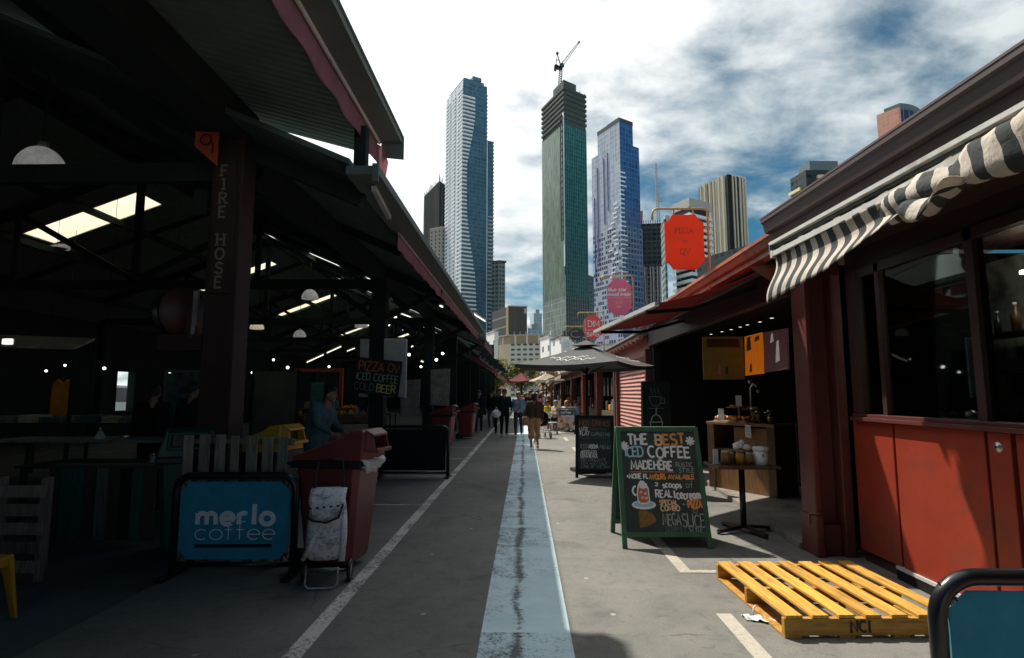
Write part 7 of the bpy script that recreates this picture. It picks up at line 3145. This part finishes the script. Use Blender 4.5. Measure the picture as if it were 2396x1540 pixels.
def tub(lab, p, r, h, m_, top=None, cat='tub', name='tub'):
    t = thing(name, lab, cat, p)
    mb = MB()
    mb.lathe([(.001, 0), (r * .82, 0), (r * .85, .01), (r, h), (r * .96, h), (r * .8, .02), (.001, .02)], n=22)
    mb.build('pail', m_, t)
    mb = MB()
    if top:
        mb.lathe([(r * 1.0, h - .035), (r * 1.08, h - .03), (r * 1.08, h), (r * .98, h + .008), (.001, h + .008)], n=22)
        mb.build('lid', top, t)
        mb = MB()
        write(mb, 'A', (-.02, -r * .97, h * .5), RT, UPV, .035, .008)
        mb.build('print', 'ink_black', t)
    else:
        for k in range(6):
            mb.ball((rnd.uniform(-r * .5, r * .5), rnd.uniform(-r * .5, r * .5), h * .8), r * .3, 7)
        mb.build('contents', 'food_brown', t)


tub('white plastic pail with a lid on the small table', (2.545 + .20, 6.90, ZT), .085, .20, 'plastic_white', 'plastic_white')
for i, (dx, dy, r, h, m_, lab) in enumerate(((-.20, -.08, .058, .155, 'jar_amber', 'tall brown jar at the left end of the small table'),
                                             (-.105, .02, .042, .13, 'jar_amber', 'slim brown jar second on the small table'),
                                             (-.03, -.06, .052, .14, 'food_gold', 'golden brown jar in the middle of the small table'),
                                             (.065, -.10, .050, .135, 'jar_amber', 'reddish brown jar next to the white pail'))):
    t = thing('spice_jar', lab, 'jar', (2.545 + dx, 6.99 + dy, ZT))
    mb = MB()
    mb.lathe([(.001, 0), (r, 0), (r, h * .82), (r * .85, h * .92), (r * .85, h)], n=16)
    mb.build('glass', m_, t)
    mb = MB()
    mb.lathe([(r * .88, h * .94), (r * .88, h + .008), (.001, h + .008)], n=14)
    mb.build('lid', 'pale_grey' if i != 2 else 'food_brown', t)
t = thing('menu_stand', 'small white card stand behind the brown jars', 'card', (2.545 - .29, 7.0, ZT))
mb = MB()
mb.prism([(-.03, 0, 0), (.03, 0, 0), (.03, 0, .17), (-.03, 0, .17)], (0, .01, 0))
mb.build('sheet', 'paper', t)
mb = MB()
mb.box((-.035, -.01, 0), (.035, .03, .012))
mb.build('foot', 'plastic_white', t)
t = tag(thing('crumpled_napkins', 'crumpled white napkins on top of the brown jars', 'napkins', (2.545 + .0, 6.97, ZT + .155)))
mb = MB()
for k in range(7):
    mb.ball((rnd.uniform(-.07, .07), rnd.uniform(-.03, .03), .03 + rnd.uniform(0, .05)), rnd.uniform(.03, .05), 7, 0, (1, .9, .8))
mb.build('napkin', 'plastic_white', t)
mb = MB()
mb.ball((.01, 0, .10), .03, 7)
mb.build('napkin', 'plastic_white', t)

# plastic scrap beside the pallet
t = thing('plastic_scrap', 'crumpled clear white plastic strip beside the yellow pallet', 'litter', atZ(1768, 1447, 0))
mb = MB()
vs, fs = [], []
for i in range(11):
    for k in range(6):
        vs.append((-.085 + .021 * i + rnd.uniform(-.006, .006), .05 - .02 * k - .008 * i + rnd.uniform(-.006, .006), .004 + abs(rnd.gauss(0, .012))))
for i in range(10):
    for k in range(5):
        q = i * 6 + k
        fs.append((q, q + 1, q + 7, q + 6))
mb.add(vs, fs)
o = mb.build('film', 'bag_white', t)
m_ = o.modifiers.new('s', 'SOLIDIFY')
m_.thickness = .002
mb = MB()
mb.tube([(.0, .04, .01), (.01, .06, .05), (.03, .075, .062), (.05, .08, .058)], .006, 5)
mb.build('strap', 'bag_white', t)


# ================================================================== PEOPLE
def seg_dist(p, a, b):
    ab = b - a
    L2 = ab.length_squared
    t = 0 if L2 < 1e-9 else max(0, min(1, (p - a).dot(ab) / L2))
    return t, (p - (a + ab * t)).length


def person(lab, loc, rz, h, pose, cols, hair, vox=.012, fingers=True, group=None, hairlen='short', bulk=1.0, shorts=False):
    """pose: dict of joint overrides (metres for a 1.7 m figure, facing -y). cols: top, legs, shoe, skin"""
    J = dict(pel=(0, 0, .90), chest=(0, .0, 1.26), neck=(0, .015, 1.44), head=(0, -.005, 1.58),
             shl=(-.185, .01, 1.39), shr=(.185, .01, 1.39), ell=(-.245, .03, 1.12), elr=(.245, .03, 1.12),
             wrl=(-.25, -.04, .88), wrr=(.25, -.04, .88), hil=(-.09, 0, .88), hir=(.09, 0, .88),
             knl=(-.105, -.02, .48), knr=(.105, -.02, .48), anl=(-.11, .02, .08), anr=(.11, .02, .08))
    J.update(pose)
    J = {k: V(v) for k, v in J.items() if isinstance(v, tuple)}
    b = bulk
    prim = []       # (a, ra, b, rb, slot)
    T, Lg, Sh, Sk = 0, 1, 2, 3
    pel, ch, nk, hd = J['pel'], J['chest'], J['neck'], J['head']
    for sx in (-1, 1):
        o_ = V((sx * .075 * b, 0, 0))
        prim.append((pel + o_ + V((0, 0, .06)), .118 * b, ch + o_ * 1.05, .122 * b, T))
        prim.append((ch + o_ * 1.05, .122 * b, ch + V((sx * .10, 0, .10)), .088 * b, T))
        prim.append((pel + V((sx * .07 * b, 0, -.02)), .115 * b, pel + V((sx * .07 * b, 0, .05)), .115 * b, Lg if not shorts else Lg))
    prim.append((nk + V((0, 0, -.05)), .062, nk + V((0, -.005, .06)), .052, Sk))
    prim.append((hd + V((0, .012, .035)), .088, hd + V((0, .0, -.02)), .080, Sk))
    prim.append((hd + V((0, -.03, -.06)), .055, hd + V((0, -.035, -.085)), .040, Sk))
    prim.append((hd + V((0, -.085, -.005)), .012, hd + V((0, -.105, -.03)), .016, Sk))
    for sx in (-1, 1):
        prim.append((hd + V((sx * .082, .01, .0)), .018, hd + V((sx * .086, .012, -.03)), .014, Sk))
    for s, sx in (('l', -1), ('r', 1)):
        sh, el, wr = J['sh' + s], J['el' + s], J['wr' + s]
        prim.append((ch + V((sx * .10, 0, .10)), .07, sh, .066 * b, T))
        prim.append((sh, .064 * b, el, .050 * b, T))
        prim.append((el, .048 * b, wr, .034 * b, T if pose.get('sleeve', True) else Sk))
        d = (wr - el).normalized()
        pm = wr + d * .055
        prim.append((wr, .028, pm, .036, Sk))
        side = d.cross(V((0, 1, 0))) if abs(d.y) < .9 else V((1, 0, 0))
        side.normalize()
        fw = d.cross(side).normalized()
        if fingers:
            for k, ln in enumerate((.062, .075, .070, .055)):
                o_ = fw * ((k - 1.5) * .019)
                q = pm + o_ + d * .03
                q2 = q + d * (ln * .55) - side * (.008 * sx)
                q3 = q2 + d * (ln * .35) - side * (.022 * sx)
                prim.append((pm + o_ * .9, .012, q, .0105, Sk))
                prim.append((q, .0105, q2, .0095, Sk))
                prim.append((q2, .0095, q3, .008, Sk))
            tb = wr + d * .03 + fw * -.03
            prim.append((tb, .013, tb + d * .035 - fw * .022, .011, Sk))
            prim.append((tb + d * .035 - fw * .022, .011, tb + d * .06 - fw * .024, .009, Sk))
        hi, kn, an = J['hi' + s], J['kn' + s], J['an' + s]
        lw = pose.get('legw', 1.0)
        prim.append((hi, .098 * b * lw, kn, .066 * b * lw, Lg))
        calf = Sk if shorts else Lg
        if shorts:
            mid = kn.lerp(an, .32)
            prim.append((kn, .068 * b * lw, mid, .070 * b * lw, Lg))
            prim.append((mid, .048, an, .033, Sk))
        else:
            prim.append((kn, .064 * b * lw, an, .046 * b * lw, Lg))
        toe = an + V((0, -.15, -.045)) if 'toe' + s not in pose else V(pose['toe' + s])
        prim.append((an + V((0, .03, -.035)), .040, toe, .033, Sh))
    tmp = MB()
    for a, ra, c, rb, sl_ in prim:
        L_ = (c - a).length
        d = (c - a) / L_ if L_ > 1e-6 else V((0, 0, 1))
        pts, rs = [], []
        for k in range(4):
            an_ = pi / 2 * k / 3.2
            pts.append(a - d * (ra * cos(an_)))
            rs.append(max(.002, ra * sin(an_)))
        pts += [a, c]
        rs += [ra, rb]
        for k in range(3, -1, -1):
            an_ = pi / 2 * k / 3.2
            pts.append(c + d * (rb * cos(an_)))
            rs.append(max(.002, rb * sin(an_)))
        # drop coincident points
        P_, R_ = [pts[0]], [rs[0]]
        for p, r in zip(pts[1:], rs[1:]):
            if (p - P_[-1]).length > 1e-4:
                P_.append(p)
                R_.append(r)
        tmp.tube(P_, .05, 12, rs=R_)
    k = h / 1.70
    me = bpy.data.meshes.new('tmp')
    me.from_pydata(tmp.v, [], tmp.f)
    o = bpy.data.objects.new('tmp', me)
    COL.objects.link(o)
    rm = o.modifiers.new('r', 'REMESH')
    rm.mode = 'VOXEL'
    rm.voxel_size = vox
    sm = o.modifiers.new('s', 'SMOOTH')
    sm.factor = .5
    sm.iterations = 2
    dg = bpy.context.evaluated_depsgraph_get()
    nm = bpy.data.meshes.new_from_object(o.evaluated_get(dg))
    bpy.data.objects.remove(o)
    bpy.data.meshes.remove(me)
    nm.name = 'person'
    nm.materials.clear()
    for c in cols:
        nm.materials.append(MATS[c])
    idx = []
    for f in nm.polygons:
        p = f.center
        best, bi = 9, 0
        for a, ra, c, rb, sl_ in prim:
            t_, d_ = seg_dist(p, a, c)
            q = d_ - (ra + (rb - ra) * t_)
            if q < best - (.004 if sl_ == Sk else 0):
                best, bi = q, sl_
        idx.append(bi)
    nm.polygons.foreach_set('material_index', idx)
    nm.polygons.foreach_set('use_smooth', [True] * len(idx))
    for v in nm.vertices:
        v.co *= k
    body = bpy.data.objects.new('person', nm)
    COL.objects.link(body)
    body.location = loc
    body.rotation_euler = (0, 0, rz)
    tag(body, lab, 'person', group)
    # hair
    mb = MB()
    hc = (hd + V((0, .018, .045))) * k
    vs, fs = [], []
    n, m = 14, 8
    rnd = random.Random(int(abs(loc[0]) * 100))
    low = {'short': -.15, 'long': -1.5, 'bun': -.1}[hairlen]
    for i in range(m + 1):
        for q in range(n):
            a = 2 * pi * q / n
            back = max(0, sin(a))
            zmax = .20 + (1.05 if hairlen != 'long' else 1.9) * back
            th = (pi / 2 + .25) * i / m
            r = .098 * (1 + rnd.uniform(-.03, .05))
            x, y, z = r * sin(th) * cos(a), r * 1.08 * sin(th) * sin(a), r * cos(th)
            if i == m:
                z -= .07 * back if hairlen != 'long' else .16 * back
                z += .035 * max(0, -sin(a))
            vs.append(hc + V((x, y, z)) * k)
    for i in range(m):
        for q in range(n):
            fs.append((i * n + q, (i + 1) * n + q, (i + 1) * n + (q + 1) % n, i * n + (q + 1) % n))
    mb.add(vs, fs, smooth=True)
    if hairlen == 'bun':
        mb.ball(hc + V((0, .10, .03)) * k, .05 * k, 8)
    mb.build('hair', hair, body)
    mb = MB()
    for sx in (-1, 1):
        mb.ball((hd + V((sx * .032, -.080, .012))) * k, .010 * k, 6)
    mb.build('eyes', 'hair_dark', body)
    mb = MB()
    mb.ball((hd + V((0, -.082, -.055))) * k, .016 * k, 6, 0, (1.2, .35, .4))
    mb.build('mouth', 'drink_red', body)
    return body


PI_ = pi
walk_a = dict(knl=(-.10, -.10, .49), anl=(-.10, .06, .10), knr=(.10, .0, .48), anr=(.10, .14, .12), ell=(-.25, .08, 1.13), wrl=(-.25, .0, .90), elr=(.25, .02, 1.13), wrr=(.24, -.16, .95))
walk_b = dict(knl=(-.10, -.16, .50), anl=(-.10, -.14, .10), knr=(.10, .02, .48), anr=(.10, .20, .14), ell=(-.25, .10, 1.13), wrl=(-.26, .08, .90), elr=(.25, -.04, 1.14), wrr=(.25, -.20, .98))
bagarm = dict(walk_a, ell=(-.26, .03, 1.12), wrl=(-.23, -.16, .96))

# the three walkers
person('person in dark jacket and trousers carrying a pale round bundle', (-.77, 21.8, 0), radians(8), 1.76, bagarm, ['cloth_navy', 'cloth_black', 'pale_grey', 'skin_tan'], 'hair_dark', .013)
t = thing('carried_bundle', 'pale round bundle held by the person in dark clothes', 'bag', (-1.06, 21.6, .86))
mb = MB()
mb.ball((0, 0, 0), .17, 12, 0, (1, .9, .9))
mb.build('bag', 'letter_silver', t)
mb = MB()
mb.tube([(-.05, 0, .14), (0, 0, .24), (.05, 0, .14)], .012, 6)
mb.build('knot', 'letter_silver', t)
person('person in a light blue shirt and dark jeans walking towards us', (-.24, 21.8, 0), radians(-4), 1.66, dict(walk_b, wrl=(-.08, -.20, 1.02), wrr=(.06, -.20, .98), elr=(.24, .02, 1.14)), ['cloth_blue', 'cloth_jeans', 'cloth_white', 'skin_light'], 'hair_fair', .013)
b = person('person in a brown top and khaki cropped trousers seen from behind', (.27, 17.1, 0), radians(184), 1.62,
           dict(walk_a, sleeve=True, legw=1.15), ['cloth_brown', 'cloth_khaki', 'ink_brown', 'skin_tan'], 'hair_dark', .011, True, None, 'long', 1.12, True)
t = thing('shoulder_bag', 'tan shoulder bag at the left hip of the brown topped person', 'bag', (.02, 17.0, .80))
mb = MB()
mb.box((-.10, -.05, -.13), (.10, .05, .13))
mb.build('pouch', 'cloth_khaki', t, bevel=.04)
mb = MB()
mb.tube([(-.05, 0, .12), (.02, .0, .40), (.10, .02, .58)], .012, 6)
mb.build('strap', 'cloth_brown', t)
# grey coat in the shed, leaning
person('person in a slate grey coat bending over behind the red bin', (-3.36, 9.3, 0), radians(75), 1.74,
       dict(chest=(0, -.10, 1.24), neck=(0, -.20, 1.42), head=(0, -.27, 1.55), shl=(-.2, -.12, 1.38), shr=(.2, -.12, 1.38), ell=(-.26, -.20, 1.10), elr=(.26, -.16, 1.10),
            wrl=(-.2, -.38, .98), wrr=(.2, -.36, .98), legw=1.25), ['cloth_grey', 'cloth_grey', 'cloth_black', 'skin_tan'], 'hair_dark', .012, True, None, 'short', 1.25)
person('dark silhouetted person behind the tables, left one of two', (-5.95, 9.2, 0), radians(200), 1.72, {}, ['cloth_black', 'cloth_black', 'cloth_black', 'skin_tan'], 'hair_dark', .018, False, None, 'short', 1.1)
person('dark silhouetted person close to the lettered post, right one of two', (-5.55, 9.6, 0), radians(170), 1.78, {}, ['cloth_navy', 'cloth_black', 'cloth_black', 'skin_tan'], 'hair_dark', .018, False, None, 'short', 1.15)

sit = dict(pel=(0, 0, .52), chest=(0, -.03, .86), neck=(0, -.04, 1.04), head=(0, -.06, 1.18), shl=(-.185, -.03, 1.0), shr=(.185, -.03, 1.0), ell=(-.24, -.08, .76), elr=(.24, -.08, .76),
           wrl=(-.16, -.30, .74), wrr=(.16, -.30, .74), hil=(-.09, 0, .50), hir=(.09, 0, .50), knl=(-.11, -.40, .50), knr=(.11, -.40, .50), anl=(-.11, -.38, .08), anr=(.11, -.38, .08))
person('person in a bright yellow top seated at the cafe tables', (.98, 26, 0), radians(60), 1.7, sit, ['cloth_yellow', 'cloth_orange', 'cloth_white', 'skin_tan'], 'hair_dark', .02, False)
person('person in white with fair hair seated behind the food barrier', (1.75, 24.6, 0), radians(150), 1.7, sit, ['cloth_white', 'cloth_jeans', 'cloth_black', 'skin_light'], 'hair_fair', .02, False, None, 'long')
person('person in grey blue seated beside the fair haired one', (2.15, 25.2, 0), radians(120), 1.7, sit, ['cloth_blue', 'cloth_black', 'cloth_black', 'skin_light'], 'hair_brown', .02, False)
person('person in black and white seated nearer the lane middle', (1.38, 25.4, 0), radians(-60), 1.7, sit, ['cloth_cream', 'cloth_black', 'cloth_white', 'skin_light'], 'hair_grey', .02, False)
crowd = [(.55, 26.5, 'cloth_pink', 'cloth_jeans', 'pink', 'hair_fair', 1.62), (.25, 25, 'cloth_black', 'cloth_black', 'black', 'hair_dark', 1.74), (-.05, 29, 'cloth_white', 'cloth_black', 'white', 'hair_dark', 1.66),
         (-.55, 31, 'cloth_red', 'cloth_jeans', 'red', 'hair_fair', 1.63), (.3, 32, 'cloth_charcoal', 'cloth_jeans', 'charcoal', 'hair_brown', 1.8), (.75, 34, 'cloth_white', 'cloth_jeans', 'white and denim', 'hair_dark', 1.7),
         (-.3, 36, 'cloth_cream', 'cloth_charcoal', 'cream', 'hair_fair', 1.68), (1.15, 37, 'cloth_orange', 'cloth_black', 'orange', 'hair_dark', 1.7), (.1, 39, 'cloth_navy', 'cloth_jeans', 'navy', 'hair_dark', 1.76),
         (.55, 41, 'cloth_teal', 'cloth_black', 'teal', 'hair_grey', 1.66), (-.65, 42, 'cloth_khaki', 'cloth_navy', 'khaki', 'hair_dark', 1.74), (.95, 44, 'cloth_pink', 'cloth_black', 'pink and black', 'hair_brown', 1.64),
         (-.15, 46, 'cloth_blue', 'cloth_navy', 'pale blue', 'hair_dark', 1.72), (.4, 48, 'cloth_brown', 'cloth_jeans', 'brown and denim', 'hair_dark', 1.75), (1.3, 50, 'cloth_cream', 'cloth_black', 'cream and black', 'hair_fair', 1.7),
         (-1.05, 23.4, 'cloth_charcoal', 'cloth_black', 'dark grey', 'hair_brown', 1.8), (-1.9, 24, 'cloth_navy', 'cloth_charcoal', 'navy and charcoal', 'hair_dark', 1.72), (-1.55, 27, 'cloth_black', 'cloth_jeans', 'black and denim', 'hair_dark', 1.7),
         (.05, 53, 'cloth_red', 'cloth_black', 'red and black', 'hair_dark', 1.7), (.7, 55, 'cloth_white', 'cloth_khaki', 'white and khaki', 'hair_dark', 1.73)]
rnd = random.Random(31)
for i, (x, y, top, leg, nm, hr, hh) in enumerate(crowd):
    where = 'in the crowd down the lane' if y > 28 and x > -.7 else ('at the left edge of the lane' if x < -.9 else 'just beyond the brown topped walker')
    if y > 28:
        x = x * .8 + .45
    person('person in ' + nm + ' ' + where, (x, y, 0), rnd.choice((0, pi)) + rnd.uniform(-.3, .3), hh, rnd.choice((walk_a, walk_b, {})),
           [top, leg, 'cloth_charcoal', rnd.choice(('skin_light', 'skin_tan'))], hr, .024, False, 'crowd walking down the lane', rnd.choice(('short', 'short', 'long')))


# ------------------------------------------------------------------ cafe seats by the food barrier
def cafe_chair(lab, loc, rz, seat):
    t = thing('cafe_chair', lab, 'chair', loc, rz, 'cafe chairs along the right of the lane')
    mb = MB()
    mb.box((-.2, -.2, .44), (.2, .2, .47))
    mb.build('seat', seat, t, bevel=.01)
    mb = MB()
    mb.box((-.2, .18, .62), (.2, .2, .86))
    mb.build('backrest', seat, t, bevel=.008)
    for sx in (-1, 1):
        for sy in (-1, 1):
            mb = MB()
            mb.tube([(sx * .18, sy * .18, .86 if sy > 0 else .44), (sx * .19, sy * .2, 0)], .013, 6)
            mb.build('leg', 'steel', t)


def cafe_tbl(lab, loc):
    t = thing('cafe_table', lab, 'table', loc)
    mb = MB()
    mb.lathe([(.001, .74), (.34, .74), (.34, .715), (.001, .715)], n=20)
    mb.build('tabletop', 'pale_grey', t)
    mb = MB()
    mb.tube([(0, 0, .02), (0, 0, .715)], .03, 8)
    mb.lathe([(.001, .03), (.2, .02), (.22, 0)], n=14)
    mb.build('stand', 'steel', t)


cafe_chair('white cafe chair under the yellow topped person', (.98, 26, 0), radians(60), 'plastic_white')
cafe_chair('white cafe chair behind the food barrier', (1.75, 24.6, 0), radians(150), 'plastic_white')
cafe_chair('grey cafe chair beside the right stalls', (2.15, 25.2, 0), radians(120), 'pale_grey')
cafe_chair('dark cafe chair nearer the lane middle', (1.38, 25.4, 0), radians(-60), 'black_metal')
cafe_chair('empty white cafe chair turned to the lane', (1.02, 23.2, 0), radians(40), 'plastic_white')
cafe_tbl('round pale cafe table beside the yellow topped person', (1.25, 26.1, 0))
cafe_tbl('round pale cafe table in front of the fair haired person', (1.6, 25.1, 0))
# folded pram at the lane side
t = thing('pram', 'small black and white pram behind the brown topped walker', 'pram', (.62, 21.2, 0), radians(20))
mb = MB()
mb.lathe([(.001, 0), (.16, .02), (.24, .16), (.26, .28)], (0, 0, .42), 16)
mb.lathe([(.26, 0), (.24, .14), (.12, .24), (.001, .27)], (0, 0, .70), 12, a0=0, a1=pi)
mb.build('hood', 'cloth_black', t)
mb = MB()
for sx in (-1, 1):
    mb.tube([(sx * .2, -.28, .1), (sx * .2, .1, .55), (sx * .2, .38, .98)], .014, 6)
    mb.tube([(sx * .2, .28, .1), (sx * .2, -.05, .5)], .014, 6)
mb.tube([(-.2, .38, .98), (.2, .38, .98)], .016, 6)
mb.build('chassis', 'plastic_white', t)
for sx in (-1, 1):
    for sy in (-1, 1):
        mb = MB(Matrix.Translation((sx * .22, sy * .28, .11)) @ Matrix.Rotation(radians(90), 4, 'Y'))
        mb.lathe([(.001, -.02), (.08, -.02), (.11, -.015), (.11, .015), (.08, .02), (.001, .02)], n=14)
        mb.build('wheel', 'pale_grey', t)
bpy.context.view_layer.update()


# ------------------------------------------------------------------ more stalls and lights inside the shed
def crate(lab, p, w, d, h, m_, fill, rz=0.0):
    t = thing('crate', lab, 'crate', p, rz)
    mb = MB()
    for z in (0.02, h * .38, h * .72):
        for s_ in (-1, 1):
            mb.box((-w / 2, s_ * d / 2 - .008, z), (w / 2, s_ * d / 2 + .008, z + h * .24))
            mb.box((s_ * w / 2 - .008, -d / 2 + .009, z), (s_ * w / 2 + .008, d / 2 - .009, z + h * .24))
    mb.box((-w / 2 + .01, -d / 2 + .01, 0), (w / 2 - .01, d / 2 - .01, .015))
    mb.build('slats', m_, t)
    mb = MB()
    for k in range(14):
        mb.ball((rnd.uniform(-w * .38, w * .38), rnd.uniform(-d * .36, d * .36), h * .9 + rnd.uniform(-.02, .05)), .06, 7)
    mb.build('produce', fill, t)


long_table('produce table between the second and third shed columns', (-5.2, 15.5, 0), 2.8, 1.0, .85, 'brown_plank', 0, 4)
long_table('produce table far inside the shed behind the red framed stall', (-6.2, 20.5, 0), 3.2, 1.0, .9, 'brown_plank', 0, 5)
for i, (x, y, z, fill, lab) in enumerate(((-6.2, 15.4, .85, 'food_orange', 'crate of orange fruit at the left end of the produce table'), (-5.5, 15.4, .85, 'goods_teal', 'crate of dark green produce on the produce table'),
                                          (-4.8, 15.4, .85, 'food_gold', 'crate of golden produce on the produce table'), (-4.1, 15.4, .85, 'goods_pale', 'crate of pale produce at the right end of the produce table'),
                                          (-7.2, 20.4, .9, 'goods_pale', 'crate of pale goods at the left of the far table'), (-6.2, 20.4, .9, 'food_orange', 'crate of orange goods in the middle of the far table'),
                                          (-5.2, 20.4, .9, 'goods_pale', 'crate of white goods at the right of the far table'))):
    crate(lab, (x, y, z), .58, .5, .22, 'counter_wood', fill)
for i, (x, y, Y, lab) in enumerate(((640, 842, 30, 'small bulb in the deep left row of the shed'), (700, 868, 34, 'small bulb low behind the grey coat'), (770, 858, 36, 'small bulb deep behind the pizza board left edge'),
                                    (800, 878, 26, 'small bulb over the produce crates'), (965, 812, 38, 'tiny bulb in the deep row right of the white board'), (985, 858, 24, 'small bulb beside the third shed column'),
                                    (1012, 872, 22, 'small bulb under the lower eave'), (152, 855, 14, 'small bulb above the hanging orange garment'), (108, 868, 13, 'small bulb left of the orange garment'),
                                    (590, 872, 25, 'small bulb just right of the lettered post'), (910, 760, 40, 'bulb in the deepest part of the shed roof'), (944, 770, 34, 'bulb under the rafters near the second column'))):
    bulb(atY(x, y, Y), lab, .04 * Y / 18)
for p_, q_, lab in (((830, 815, 30), (812, 822, 30), 'short lit tube deep behind the pizza board'), ((880, 795, 34), (858, 802, 34), 'lit tube deep in the shed by the second column'), ((960, 742, 26), (938, 734, 25), 'lit tube under the near rafters right of the second column'),
                    ((1000, 850, 20), (985, 845, 20), 'lit tube low behind the third column')):
    tube_light(atY(*p_), atY(*q_), lab)
bpy.context.view_layer.update()
